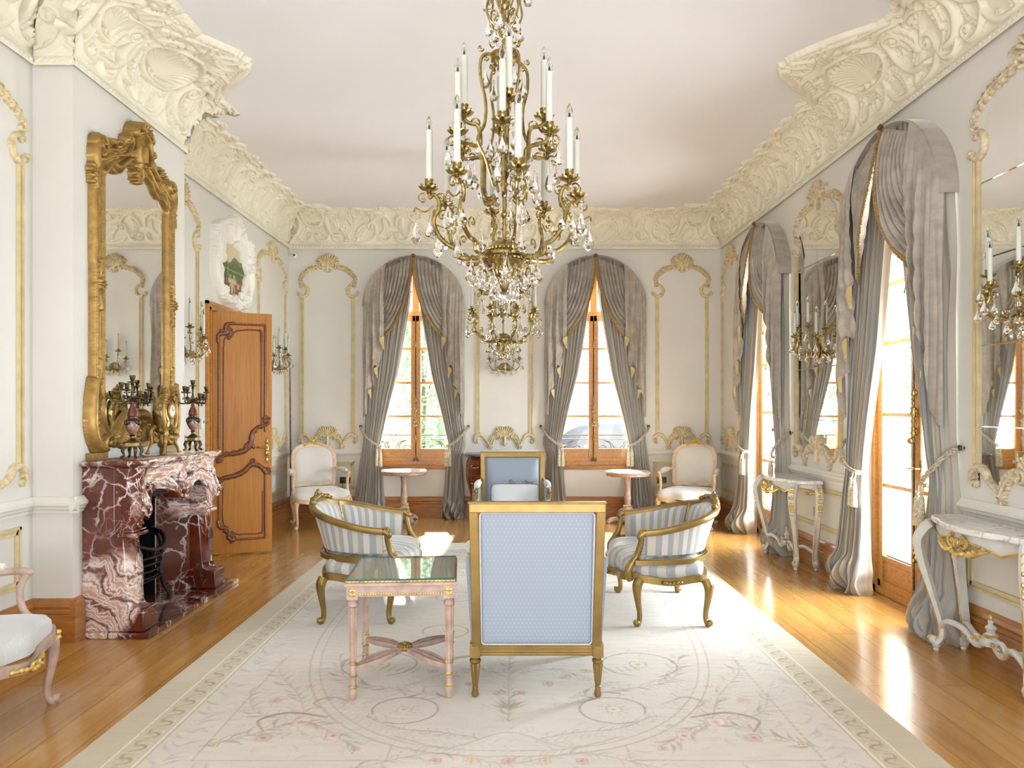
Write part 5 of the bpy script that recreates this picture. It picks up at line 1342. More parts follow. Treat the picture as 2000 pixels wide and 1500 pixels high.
    # central garlands, vases and small flowers
    for sy in (-1, 1):
        c.fanx = 0
        for k in range(7):
            a = PI/2+(k-3)*.34; c.stroke([(cx, cy+sy*1.62), (cx+.10*math.cos(a), cy+sy*(1.62-.11*math.sin(a)))], [.004, .014, .006], tan, .7)
        c.stroke([(cx-.5, cy+sy*1.9), (cx-.25, cy+sy*2.0), (cx, cy+sy*1.86), (cx+.25, cy+sy*2.0), (cx+.5, cy+sy*1.9)], .006, brown, .6)
        c.vine([(cx-.62, cy+sy*2.18), (cx-.3, cy+sy*2.05), (cx, cy+sy*2.14), (cx+.3, cy+sy*2.05), (cx+.62, cy+sy*2.18)], [olive, green, bluegrey, pink], .07, .02, .004, olive)
        for k in range(5): c.rose(cx-.3+.15*k, cy+sy*2.12, .045, [pink, L3(222, 190, 150)][k % 2], [red, gold][k % 2])
        c.vine([(cx, cy+sy*1.75), (cx, cy+sy*1.2), (cx, cy+sy*.6)], [olive, tan, green, pink], .09, .02, .005, tan)
    for k in range(1500):
        x, y = cx+rs.uniform(-1.25, 1.25), cy+rs.uniform(-2.1, 2.1); c.leafy(x, y, rs.rand()*6.3, rs.uniform(.03, .08), [greyb, bluegrey, olive, tan, L3(206, 196, 186)][rs.randint(5)], rs.uniform(.12, .4))
    # worn, brushed pile
    lowres = rs.rand(c.ny//3+2, c.nx//14+2); N = np.repeat(np.repeat(lowres, 3, 0), 14, 1)[:c.ny, :c.nx]; N = (N+np.roll(N, 3, 1)+np.roll(N, 7, 1)+np.roll(N, 1, 0))/4
    N2 = rs.rand(c.ny, c.nx); c.C *= (1-.10*(N-.3).clip(0)[..., None]-.035*N2[..., None])
    nv, nu = c.ny, c.nx; XX, YY = np.meshgrid(c.X, c.Y); ZZ = .012+.0018*(N-.5); rim = np.zeros((nv, nu), bool); rim[0] = rim[-1] = True; rim[:, 0] = rim[:, -1] = True; ZZ[rim] = .001
    V = np.stack([XX, YY, ZZ], -1).reshape(-1, 3); idx = np.arange(nv*nu).reshape(nv, nu)
    F = np.stack([idx[:-1, :-1], idx[:-1, 1:], idx[1:, 1:], idx[1:, :-1]], -1).reshape(-1, 4)
    o = npmesh('rug', V, F, 'rug_weave', col=np.concatenate([c.C.reshape(-1, 3), np.ones((nv*nu, 1))], 1))
    tag(o, 'large ivory and beige floral rug in the middle of the oak floor', 'rug')
make_rug()
# ================================================================ square side table with glass top
t = thing('side_table', 'small square pink-painted table with glass top beside the foreground bergere', 'table', (-.565, 3.785, .0155), math.radians(4))
h = .236
for sx in (-1, 1):
    for sy in (-1, 1):
        m = MB(); M_ = T(sx*h, sy*h, 0)
        m.lathe([(0, 0), (.014, 0), (.019, .02), (.021, .045), (.015, .055), (.016, .10), (.018, .105), (.018, .115), (.016, .12), (.019, .17), (.016, .175)], 18, M_)
        m.lathe([(.017, .18), (.025, .455)], 36, M_, flute=8, fd=.22); m.lathe([(.020, .455), (.027, .462), (.027, .475), (.018, .485), (.024, .495)], 18, M_); m.bb(-.027, .027, -.027, .027, .495, .565, M_)
        l = m.build('leg', 'pink_wood', t)
        m = MB()
        for z in (.062, .118, .176): m.lathe([(.0175, z-.007), (.0225, z), (.0175, z+.007)], 18, M_, cap=False)
        for k in range(8):
            a = k*PI/4; m.ell((sx*h+.013*math.cos(a), sy*h-.029*1, .53+.013*math.sin(a)), (.008*abs(math.cos(a))+.003, .003, .008*abs(math.sin(a))+.003), 6, 4)
        m.build('gilt_ring', 'gilt_bright', l)
m = MB(); a = h+.01
for (x0, x1, y0, y1) in ((-a, a, -a-.012, -a+.012), (-a, a, a-.012, a+.012), (-a-.012, -a+.012, -a, a), (a-.012, a+.012, -a, a)): m.bb(x0, x1, y0, y1, .508, .562)
m.bb(-a-.028, a+.028, -a-.028, a+.028, .562, .578); m.bb(-a-.022, a+.022, -a-.022, a+.022, .578, .589)
m.build('apron', 'pink_wood', t, smooth=False, bevel=.002)
m = MB(); m.bb(-a-.012, a+.012, -a-.012, a+.012, .5885, .5896); m.build('tabletop', 'table_cream', t, smooth=False)
for q in range(4):
    m = MB(); R4 = RZ(q*PI/2)
    for k in range(34): m.ell((-a+.035+(2*a-.07)*k/33, -(a+.013), .520), (.0055, .004, .0055), 6, 4, M=R4)
    for k in range(26): m.ell((-a-.015+(2*a+.03)*(k+.5)/26, -(a+.024), .584), (.010, .004, .005), 6, 4, M=R4)
    m.build('gilt_beading', 'gilt_bright', t)
m = MB(); m.bb(-a-.02, a+.02, -a-.02, a+.02, .590, .597); m.build('glass_top', 'table_glass', t, smooth=False)
m = MB()
for s_ in (-1, 1): m.bb(-a-.021, a+.021, s_*(a+.0205)-.001, s_*(a+.0205)+.001, .590, .597); m.bb(s_*(a+.0205)-.001, s_*(a+.0205)+.001, -a-.021, a+.021, .590, .597)
m.build('glass_edge', 'glass_edge', t, smooth=False)
m = MB()
for sx in (-1, 1):
    for sy in (-1, 1):
        for off in (-.022, 0, .022):
            p = [(0, 0, .165), (sx*.08+sy*off*.9, sy*.08-sx*off*.9, .165+.0), (sx*.16+sy*off, sy*.16-sx*off, .158), (sx*h, sy*h, .148)]
            m.tube(bez(p, 6), [.007, .009, .009, .008], n=6, flat=1.6)
st = m.build('stretcher', 'pink_wood', t)
m = MB(); m.ell((0, 0, .172), (.042, .042, .02), 16, 8)
for k in range(12): q = k*PI/6; m.ell((.028*math.cos(q), .028*math.sin(q), .185), (.010, .010, .008), 7, 5)
m.ell((0, 0, .192), (.014, .014, .012)); m.build('rosette', 'gilt', st)
# ================================================================ round pedestal tables
def round_table(label, loc, rz):
    t = thing('pedestal_table', label, 'table', loc, rz, 'round pedestal tables by the windows')
    m = MB(); R = .283
    m.lathe([(0, .60), (R*.90, .60), (R*.93, .61), (R*.92, .628), (R*1.0, .634), (R*1.01, .645), (R*.98, .655), (R*.9, .657)], 48); top = m.build('tabletop', 'pink_wood', t)
    m = MB()
    for k in range(56): q = 2*PI*k/56; m.ell((R*.93*math.cos(q), R*.93*math.sin(q), .605), (.010, .010, .007), 6, 4); m.ell((R*.965*math.cos(q), R*.965*math.sin(q), .656), (.009, .009, .004), 6, 4)
    m.build('gilt_edge', 'gilt_bright', top)
    m = MB(); m.lathe([(0, .652), (R*.85, .652), (R*.85, .660), (0, .660)], 48); m.build('marble_inset', 'marble_white', top)
    m = MB(); m.lathe([(.085, .05), (.09, .085), (.105, .09), (.10, .10), (.078, .12), (.058, .19), (.042, .20), (.050, .22), (.040, .235)], 32, flute=0); m.lathe([(.074, .115), (.062, .20), (.05, .21)], 48, flute=18, fd=.1); m.lathe([(.040, .235), (.042, .30), (.048, .31), (.044, .32), (.034, .50), (.048, .56), (.06, .60)], 32, flute=12, fd=.08); m.build('pedestal', 'pink_wood', t)
    m = MB(); m.lathe([(.042, .212), (.056, .222), (.042, .232)], 24, cap=False)
    for k in range(12): q = k*PI/6; m.ell((.05*math.cos(q), .05*math.sin(q), .222), (.010, .010, .010), 6, 4)
    m.build('gilt_collar', 'gilt_bright', t)
    m = MB(); tri = []
    for k in range(3):
        a = 2*PI*k/3+PI/2; tri += [(.20*math.cos(a-.16), .20*math.sin(a-.16)), (.20*math.cos(a+.16), .20*math.sin(a+.16)), (.115*math.cos(a+PI/3), .115*math.sin(a+PI/3))]
    m.prism(tri, .045, .062); m.prism([(x*.94, y*.94) for x, y in tri], .062, .075); m.build('plinth', 'pink_wood', t, smooth=False, bevel=.004)
    for k in range(3):
        a = 2*PI*k/3+PI/2; m = MB(); M_ = RZ(a)
        m.tube([(.15, 0, .05), (.20, 0, .045), (.235, 0, .03)], [.035, .034, .03], n=10, M=M_)
        for j in range(4): m.ell((.245, -.027+.018*j, .018), (.022, .010, .018), 8, 6, M=M_)
        scroll3(m, (.16, 0, .03), .022, .009, 1.1, M=M_); m.build('paw_foot', 'pink_wood', t)
    return t
round_table('round pink-painted pedestal table in front of the left window', (-1.38, 9.16, 0), math.radians(-28))
round_table('round pink-painted pedestal table in front of the right window', (1.452, 9.0, 0), math.radians(88))
# ================================================================ marble-topped consoles
def console(label, loc, rz, W=.475, seed=0):
    t = thing('console_table', label, 'table', loc, rz, 'white and gilt consoles with marble tops')
    D = .335
    def edge(q=1.0):
        pts = [(-W, 0), (-W, -.10), (-W+.03, -.20), (-W+.11, -.245), (-W+.20, -.27), (-.16, -.315), (0, -D), (.16, -.315), (W-.20, -.27), (W-.11, -.245), (W-.03, -.20), (W, -.10), (W, 0)]
        return [(float(p[0])*q, float(p[1])*q) for p in bez(pts, 5)]
    m = MB(); m.prism(edge(1.0), .772, .806); m.build('marble_top', 'marble_white', t, smooth=True, bevel=.008)
    m = MB(); E = edge(.93); n = len(E)
    zb = [(.69+.045*abs(math.sin(i/(n-1)*PI*3))) for i in range(n)]
    for (a, b, off) in ((.772, None, 0),):
        vs = []
        for (x, y), z in zip(E, zb): vs += [(x, y-.004, z), (x, y, .772), (x*.95, y*.93, z), (x*.95, y*.93, .772)]
        fs = []
        for i in range(n-1): k = 4*i; fs += [(k, k+4, k+5, k+1), (k+2, k+3, k+7, k+6), (k, k+2, k+6, k+4)]
        m.add(vs, fs)
    m.bb(-W*.9, W*.9, -.03, -.01, .70, .772); m.build('apron', 'console_paint', t)
    m = MB(); m.tube([(x*1.005, y*1.005-.004, z) for (x, y), z in zip(E, zb)], .007, n=6)
    for (cx, sg) in ((0, 1), (0, -1)):
        Mx = T(0, -D*.93-.012, .70); scroll3(m, (sg*.045, 0, .02), .038, .011, 1.3, a0=PI/2 if sg > 0 else PI/2, sgn=-sg, M=Mx)
        m.tube(bez([(sg*.03, 0, -.015), (sg*.10, 0, -.035), (sg*.17, .012, -.01), (sg*.22, .03, .01)], 6), [.008, .014, .012, .004], n=8, M=Mx)
        for k in range(4): m.ell((sg*(.10+.03*k), .006*k, -.02+.012*k), (.018, .008, .012), 7, 5, M=Mx)
    m.ell((0, -D*.93-.014, .715), (.022, .016, .032)); carved(m, [(-.05, -D*.93-.014, .67), (0, -D*.93-.018, .655), (.05, -D*.93-.014, .67)], .013, 10, .5, seed); m.build('gilt_carving', 'gilt_bright', t)
    for sx in (-1, 1): m = MB(); carved(m, [(sx*W*.94, -.16, .70), (sx*W*.945, -.10, .69), (sx*W*.94, -.05, .70)], .012, 9, .5, seed+2); m.build('gilt_carving', 'gilt_bright', t)
    legs = [(-W+.075, -.225, -1, -.8), (W-.075, -.225, 1, -.8), (-W+.06, -.035, -1, -.0), (W-.06, -.035, 1, -.0)]
    for i, (x, y, dx, dy) in enumerate(legs):
        L = math.hypot(dx, dy); dx, dy = dx/L, dy/L; o = .075 if i < 2 else .05
        P = [(x+dx*a*o, y+dy*a*o, z) for a, z in ((.0, .765), (.45, .73), (.95, .66), (.85, .57), (.3, .42), (-.35, .26), (-.75, .15), (-.7, .085), (-.3, .05))]
        m = MB(); PP = bez(P, 6); m.tube(PP, [.034, .036, .034, .03, .024, .02, .018, .020, .024], n=10, up=(dx, dy, 0), prof=[(-1, -.7), (-1, .5), (-.6, .9), (0, .7), (.6, .9), (1, .5), (1, -.7)])
        fx, fy = x-dx*.3*o, y-dy*.3*o
        m.ell((fx+dx*.012, fy+dy*.012, .062), (.028, .028, .026)); m.lathe([(0, 0), (.012, 0), (.017, .01), (.012, .02), (.022, .028), (.024, .038), (.014, .048)], 16, T(fx, fy, 0)); l = m.build('leg', 'console_paint', t)
        m = MB(); Mv = T(x+dx*o*1.0, y+dy*o*1.0, 0)
        nx, ny = dx*.03, dy*.03
        for z, s_ in ((.73, 1.1), (.69, 1.0), (.655, .8), (.60, .9), (.57, .7), (.54, .8), (.50, .5)):
            q = np.interp(z, [p[2] for p in P[::-1]], range(len(P))[::-1]); j = int(q); k_ = min(len(P)-1, j+1); c = [lerp(P[j][u_], P[k_][u_], q-j) for u_ in range(3)]
            for sd in (-1, 0, 1): m.ell((c[0]+nx+sd*ny*.5, c[1]+ny-sd*nx*.5, z), (.011*s_, .011*s_, .017*s_), 7, 5)
        for sd in (-1, 1): m.tube([(c_[0]+dx*.017-sd*dy*.020, c_[1]+dy*.017+sd*dx*.020, c_[2]) for c_ in PP[::3]], .0032, n=5)
        scroll3(m, (0, 0, 0), .022, .009, 1.2, M=T(fx+dx*.02, fy+dy*.02, .066) @ RZ(math.atan2(dy, dx)))
        m.build('gilt_ornament', 'gilt_bright', l)
    m = MB(); C = (0, -.14, .205)
    for sx in (-1, 1):
        m.tube(bez([(sx*(W-.10), -.19, .13), (sx*(W-.18), -.20, .20), (sx*(W-.28), -.17, .19), (sx*.10, -.15, .13), C], 6), [.016, .018, .017, .02], n=8)
        m.tube(bez([(sx*(W-.09), -.04, .15), (sx*(W-.2), -.09, .19), (sx*.13, -.12, .16), C], 6), [.014, .016, .018], n=8); scroll3(m, (0, 0, 0), .04, .014, 1.2, a0=0, sgn=sx, M=T(sx*.09, -.15, .165))
    m.lathe([(.05, 0), (.055, .02), (.03, .04), (.035, .055), (.018, .07), (.028, .095), (.012, .115), (.016, .13), (0, .145)], 18, T(0, -.14, .16))
    st = m.build('stretcher', 'console_paint', t)
    m = MB(); m.lathe([(.03, .04), (.038, .052), (.03, .06)], 18, T(0, -.14, .16), cap=False); m.ell((0, -.14, .31), (.013, .013, .018))
    for sx in (-1, 1):
        for k in range(3): m.ell((sx*(.06+.05*k), -.172, .18-.01*k), (.014, .010, .012), 7, 5)
    m.build('gilt_finial', 'gilt_bright', st); return t
console('white and gilt console with marble top under the mirror between the garden doors', (XR-.035, 6.79, 0), -PI/2, .475, 1)
console('white and gilt console with marble top cut by the right edge', (XR-.035, 3.90, 0), -PI/2, .475, 2)
# ================================================================ bombe commode
t = thing('commode', 'dark carved wooden commode with slate-grey marble top, behind the far bergere', 'cabinet', (-.115, YB-.035, 0), 0)
def cfront(u, v):    # u across -1..1, v 0..1 height
    w_ = interp(v, [0, .25, .6, .85, 1], [.40, .41, .47, .465, .43]); d = interp(v, [0, .25, .6, .85, 1], [.34, .33, .42, .43, .40])
    a = u*PI/2*1.0; x = w_*math.copysign(abs(math.sin(a))**.55, math.sin(a)); y = -d*abs(math.cos(a))**.35*(1+.06*math.cos(u*PI*2)); return (x, y, .13+.70*v)
m = MB(); m.grid(lambda u, v: cfront(2*u-1, v), 60, 24); m.bb(-.40, .40, -.30, 0, .14, .82); m.build('body', 'rosewood', t)
m = MB()
for v in (.33, .66): m.tube([(lambda p: (p[0]*1.003, p[1]*1.003, p[2]))(cfront(u, v)) for u in np.linspace(-.7, .7, 40)], .006, n=6)
for sx in (-1, 1):
    m.tube([(lambda p: (p[0]*1.01, p[1]*1.01, p[2]))(cfront(sx*.78, v)) for v in np.linspace(.02, .98, 24)], [.02, .012, .016, .024], n=8); m.tube([(lambda p: (p[0]*1.01, p[1]*1.01, p[2]))(cfront(sx*.92, v)) for v in np.linspace(.05, .95, 24)], .010, n=8)
    p = cfront(sx*.8, .95); scroll3(m, (0, 0, 0), .04, .014, 1.3, sgn=sx, M=T(p[0], p[1]-.01, p[2]-.03))
m.build('carving', 'carved_oak', t)
for j, v in enumerate((.5, .83)):
    for sx in (-1, 1):
        m = MB(); p = cfront(sx*.42, v); m.tube(bez([(p[0]-.05, p[1]-.01, p[2]), (p[0]-.03, p[1]-.03, p[2]-.02), (p[0]+.03, p[1]-.03, p[2]-.02), (p[0]+.05, p[1]-.01, p[2])], 5), .005, n=6); m.ell((p[0]-.05, p[1]-.005, p[2]), (.014, .008, .014)); m.ell((p[0]+.05, p[1]-.005, p[2]), (.014, .008, .014)); m.build('drawer_handle', 'brass', t)
for sx in (-1, 1):
    for y, dy in ((-.30, -.7), (-.04, 0)): m = MB(); cabriole(m, sx*.37, y, .15, sx, dy, .022, .03); m.build('leg', 'rosewood', t)
P = [(float(a), float(b)) for a, b in bez([(-.50, 0), (-.50, -.20), (-.47, -.36), (-.36, -.42), (-.15, -.44), (0, -.475), (.15, -.44), (.36, -.42), (.47, -.36), (.50, -.20), (.50, 0)], 5)]
m = MB(); m.prism(P, .832, .862); m.build('marble_top', 'slate_top', t, bevel=.008)
# ================================================================ fireplace of red and white veined marble
FM = wallL(FC, 0, BX)     # local x along the wall (+Y), y up, z out into the room
t = thing('fireplace', 'red and white veined marble fireplace with serpentine shelf on the chimney breast', 'fireplace'); t.matrix_world = FM
def dzx(mb, poly, x0, x1):      # polygon in (z out, y up) extruded along x
    n = len(poly); vs = [(x0, p[1], p[0]) for p in poly]+[(x1, p[1], p[0]) for p in poly]
    return mb.add(vs, [tuple(range(n)), tuple(reversed(range(n, 2*n)))]+[(i, i+n, (i+1) % n+n, (i+1) % n) for i in range(n)])
Z0 = .036
def jamb_front(y): return interp(y, [.036, .17, .18, .20, .45, .62, .70, .78, .86, .93, 1.0, 1.07], [.385, .385, .37, .335, .315, .30, .315, .36, .375, .345, .33, .345])
for sx in (-1, 1):
    m = MB(); dzx(m, [(.001, Z0), (.205, Z0), (.205, 1.07), (.001, 1.07)], sx*.632, sx*.60); dzx(m, [(.001, Z0), (.205, Z0), (.205, 1.07), (.001, 1.07)], sx*.60, sx*.50); m.build('side_slab', 'marble_red', t, smooth=False, bevel=.003)
    m = MB(); ys = np.linspace(Z0, 1.07, 46)
    def sect(y):
        f = jamb_front(y); w_ = .085
        cxx = .545
        return [(sx*(cxx+w_), .19), (sx*(cxx+w_), f-.045), (sx*(cxx+w_-.03), f-.012), (sx*(cxx+.03), f), (sx*(cxx-.03), f), (sx*(cxx-w_+.03), f-.012), (sx*(cxx-w_), f-.045), (sx*(cxx-w_), .14)]
    vs = []; fs = []; k = 8
    for y in ys: vs += [(x, y, z) for x, z in sect(y)]
    for i in range(len(ys)-1):
        for j in range(k-1): a = i*k+j; fs.append((a, a+1, a+k+1, a+k))
    fs += [tuple(range(k)), tuple(range((len(ys)-1)*k, len(ys)*k))]
    if sx < 0: fs = [f[::-1] for f in fs]
    m.add(vs, fs)
    # plinth block and neck moulding
    m.bb(sx*.45, sx*.64, Z0, .175, .16, .395); m.bb(sx*.455, sx*.635, .63, .655, .16, .335); m.bb(sx*.46, sx*.63, .66, .672, .16, .325)
    j = m.build('jamb', 'marble_red', t, bevel=.006, angle=50)
    m = MB(); Ms = T(sx*.545, .80, .385) @ RX(0)
    for (r0, yy, zz, sg) in ((.055, .79, .372, 1), (.03, .70, .32, -1)):
        pts = [(sx*.545+sx*sg*r0*(1-.75*q/20)*math.cos(q*.42), yy+r0*(1-.75*q/20)*math.sin(q*.42), zz-.0) for q in range(20)]; m.tube(pts, [.014, .010, .008], n=7)
    m.ell((sx*.545, .93, .335), (.035, .06, .02)); m.tube(bez([(sx*.49, .87, .34), (sx*.545, .83, .375), (sx*.60, .87, .34)], 6), .012, n=7)
    for q in range(5): m.ell((sx*.545+(q-2)*.017, .40-.02*abs(q-2), .318), (.008, .15, .009), 8, 8)
    m.build('scroll_carving', 'marble_red', j)
    # splayed inner slip
    m = MB(); m.add([(sx*.468, Z0, .20), (sx*.468, .86, .20), (sx*.31, .86, .001), (sx*.31, Z0, .001), (sx*.50, Z0, .20), (sx*.50, .86, .20), (sx*.50, .86, .001), (sx*.50, Z0, .001)], [(0, 1, 2, 3) if sx > 0 else (3, 2, 1, 0), (0, 4, 5, 1), (2, 6, 7, 3), (1, 5, 6, 2), (0, 3, 7, 4)])
    m.build('inner_slip', 'marble_red', t, smooth=False)
def fy(x):   # lower edge of the frieze
    a = abs(x); return interp(a, [0, .06, .13, .22, .33, .40, .445, .47], [.80, .815, .865, .895, .905, .885, .82, .72])
def fz(x): a = abs(x); return .30+.055*math.exp(-(a/.20)**2)+.02*math.exp(-((a-.47)/.05)**2)
m = MB(); xs = np.linspace(-.48, .48, 81); vs = []; fs = []
for x in xs:
    b = fy(x); f = fz(x)
    ring_ = [(b, .10), (b, f-.01), (b+.01, f+.015), (b+.03, f+.018), (b+.045, f), (lerp(b, 1.07, .45), f-.02), (lerp(b, 1.07, .75), f-.012), (1.045, f+.01), (1.07, f+.012), (1.07, .10)]
    vs += [(x, y, z) for y, z in ring_]
k = 10
for i in range(80):
    for j in range(k-1): a = i*k+j; fs.append((a, a+k, a+k+1, a+1))
m.add(vs, [f[::-1] for f in fs]); fr = m.build('frieze', 'marble_red', t, angle=55)
m = MB(); m.tube([(x, fy(x)+.012, fz(x)+.012) for x in xs], .016, n=8); m.tube([(x, fy(x)+.05, fz(x)-.002) for x in xs], .007, n=6); m.build('edge_moulding', 'marble_red', fr)
m = MB(); c = .355    # central shell and side scrolls
for q in range(9):
    a = PI/2+(q-4)*.30; L = .11-.012*abs(q-4); m.tube([(0+.02*math.cos(a), .90+.02*math.sin(a), c+.0), (L*.6*math.cos(a), .90+L*.6*math.sin(a), c+.012), (L*math.cos(a), .90+L*math.sin(a), c-.01)], [.007, .014, .012], n=7)
m.ell((0, .875, c+.01), (.035, .045, .03)); m.ell((0, .82, c), (.022, .04, .02))
for sx in (-1, 1):
    pts = [(sx*(.10+.05*(1-.75*q/18)*math.cos(2.4-q*.42)), .90+.05*(1-.75*q/18)*math.sin(2.4-q*.42), c-.022) for q in range(18)]; m.tube(pts, [.016, .012, .008], n=7)
    m.tube(bez([(sx*.05, .86, c), (sx*.12, .90, c-.01), (sx*.19, .96, c-.03), (sx*.27, .97, c-.05), (sx*.33, .95, c-.06)], 6), [.014, .024, .022, .016, .006], n=8)
    for q in range(5): m.ell((sx*(.14+.035*q), .935+.015*math.sin(q), c-.02-.008*q), (.012, .028, .012), 7, 5)
m.build('frieze_carving', 'marble_red', fr)
E = [(-.665, .001), (-.665, .30), (-.64, .36), (-.58, .385), (-.48, .375), (-.36, .365), (-.2, .395), (0, .425)]
E = E+[(-x, z) for x, z in E[-2::-1]]; PE = [(float(a), float(b)) for a, b in bez(E, 6)]; PE = [(x, max(.001, z)) for x, z in PE]
m = MB(); n = len(PE); cx, cz = 0, .1
lay = [(.955, 1.07), (.965, 1.078), (.985, 1.084), (1.0, 1.094), (1.0, 1.106), (.99, 1.113)]
vs = []
for q, y in lay: vs += [(x*q if z > .01 else x*q, y, z*q if z > .01 else .001) for x, z in PE]
fs = [(i*n+j, i*n+j+1, (i+1)*n+j+1, (i+1)*n+j) for i in range(len(lay)-1) for j in range(n-1)]
fs += [tuple(range(n))[::-1], tuple(range((len(lay)-1)*n, len(lay)*n))]; m.add(vs, [f[::-1] for f in fs]); m.build('mantel_shelf', 'marble_red', t, angle=60)
m = MB(); m.prism([(-.49, .12), (.49, .12), (.49, .30), (-.49, .30)], .86, .90, M=frame_m((0, 0, 0), (1, 0, 0), (0, 0, 1), (0, 1, 0)))
m.build('soffit', 'firebox_black', t, smooth=False)
tag(bpy.data.objects.get('fireplace'), None)
m = MB(); m.bb(-.67, .80, .0005, .035, .001, .445); m.bb(-FW+.013, FW-.013, .0005, .034, -.22, .002)
h = m.build('hearth_slab', 'marble_red', None, M=FM, smooth=False, bevel=.005); tag(h, 'veined marble hearth slab on the oak floor under the fireplace', 'hearth')
# ---- iron fire grate
t = thing('fire_grate', 'black iron basket grate with curved bars standing in the fireplace', 'grate'); t.matrix_world = FM @ T(0, .036, 0)
m = MB()
def bow(y, w_=.25, d=.16): return [(x, y, .00+d*(1-(x/w_)**2)**.5 if abs(x) < w_ else 0) for x in np.linspace(-w_, w_, 20)]
for i, (y, s_) in enumerate(((.20, .80), (.25, .88), (.30, .94), (.35, 1.0))): m.tube([(x*s_, y, z*s_) for x, _, z in bow(y)], .009, n=6, flat=1.4)
m.tube([(x*1.06, .40+.10*abs(x/.25)**2, z*1.08) for x, _, z in bow(.4)], [.016, .013, .016], n=8); m.build('front_bar', 'iron', t)
for sx in (-1, 1):
    m = MB(); m.tube(bez([(sx*.27, .50, -.01), (sx*.25, .44, .05), (sx*.21, .34, .09), (sx*.18, .20, .10), (sx*.20, .10, .11), (sx*.22, .03, .14), (sx*.22, .0, .15)], 6), [.014, .012, .014, .016, .012, .014, .02], n=8); m.ell((sx*.27, .51, -.01), (.02, .02, .02)); m.build('leg', 'iron', t)
m = MB(); m.bb(-.22, .22, .17, .18, -.12, .12)
for x in np.linspace(-.2, .2, 9): m.tube([(x, .18, .10-abs(x)*.1), (x, .40, .13-abs(x)*.2)], .004, n=5)
m.bb(-.24, .24, .17, .46, -.14, -.13); m.build('basket', 'iron', t, smooth=False)
# ================================================================ gilt overmantel mirror
def raster(poly, h):
    P = np.array(poly); U, V = np.meshgrid(h.U, h.V); c = np.zeros(U.shape, bool); n = len(P)
    for i in range(n):
        x0, y0 = P[i]; x1, y1 = P[(i+1) % n]
        if y0 == y1: continue
        k = ((V > y0) != (V > y1)) & (U < (x1-x0)*(V-y0)/(y1-y0)+x0); c ^= k
    return c
gt = [(0, 3.13), (.09, 3.125), (.17, 3.10), (.23, 3.045), (.29, 3.02), (.345, 3.03), (.40, 2.99), (.43, 2.95)]
gb = [(.43, 1.42), (.40, 1.33), (.33, 1.26), (.26, 1.29), (.19, 1.37), (.10, 1.425), (0, 1.435)]
def half(a): return [(float(p[0]), float(p[1])) for p in bez(a, 6)]
GT, GB = half(gt), half(gb)
glass = [(-x, y) for x, y in GT[::-1]][:-1]+GT+GB+[(-x, y) for x, y in GB[::-1]][1:]
ot = [(0, 3.47), (.06, 3.44), (.11, 3.36), (.15, 3.30), (.24, 3.27), (.30, 3.20), (.40, 3.20), (.47, 3.235), (.525, 3.19), (.55, 3.08), (.545, 2.98)]
ob = [(.54, 1.62), (.565, 1.50), (.575, 1.35), (.56, 1.22), (.50, 1.135), (.38, 1.14), (.33, 1.20), (.24, 1.185), (.16, 1.155), (0, 1.16)]
OT_, OB_ = half(ot), half(ob)
outer = [(-x, y) for x, y in OT_[::-1]][:-1]+OT_+OB_+[(-x, y) for x, y in OB_[::-1]][1:]
h = HF(0, .62, 1.10, 3.52, .0046)
inn, oo = raster(glass, h), raster(outer, h)
U, V = np.meshgrid(h.U, h.V)
h.H[oo & ~inn] = .035
bars = oo & ~inn & (V > 1.6) & (V < 3.0)
w_ = (U-.43)/.112; profile = .032+.022*np.clip(1-((w_-.82)/.16)**2, 0, 1)**.5+.018*np.clip(1-((w_-.50)/.12)**2, 0, 1)**.5+.012*np.clip(1-((w_-.10)/.10)**2, 0, 1)**.5
h.H[bars] = profile[bars]
gl = [(x, y) for x, y in (GT+GB)]
h.stroke([(x*1.03+.0, (y-2.2)*1.008+2.2) for x, y in gl], .012, .055, sm=False)
for i in range(120):     # running leaf pattern on the inner band
    y = 1.6+1.36*i/120; h.stroke([(.452, y), (.463, y+.006), (.470, y+.003)], [.003, .005, .002], .050, n=3)
h.stroke([(.43, 2.99), (.36, 3.07), (.28, 3.075), (.20, 3.12), (.12, 3.18), (0, 3.20)], [.016, .022, .024, .02], .07)
h.stroke([(.52, 3.0), (.53, 3.10), (.49, 3.185)], [.024, .03, .026], .075); h.spiral(.475, 3.155, .06, 0, 1.4, .017, .085, 1)
h.leaf([(.53, 2.86), (.535, 2.95), (.52, 3.07)], .05, .07, 0, 6); h.leaf([(.44, 3.07), (.36, 3.13), (.26, 3.16)], .075, .065, 0, 8)
for k in range(26): h.stamp(.30+.05*math.sin(k*2.3)*(k/26)**.5*1.2, 3.205+.04*math.cos(k*2.9), .014, .08+.01*math.sin(k))
h.scroll([(.26, 3.16), (.18, 3.20), (.13, 3.28)], [.02, .026, .018], .085, .035, -1, 1.1); h.leaf([(.22, 3.22), (.14, 3.30), (.09, 3.40)], .06, .075, 0, 6)
h.stroke([(0, 3.16), (0, 3.36)], [.05, .075, .06], [.07, .095, .08], sm=False); h.stroke([(.06, 3.18), (.085, 3.27), (.06, 3.36), (0, 3.40)], .015, .11); h.stroke([(0, 3.2), (0, 3.30)], [.02, .03], .115, sm=False)
h.scroll([(0, 3.42), (.06, 3.44), (.10, 3.40)], [.02, .026, .02], .11, .03, -1, 1); h.fan(0, 3.38, .10, .5, PI/2, 4, .12); h.leaf([(0, 3.16), (.03, 3.10), (.0, 3.05)], .05, .08, 0, 4)
h.spiral(.545, 2.965, .022, 0, 1, .012, .06)
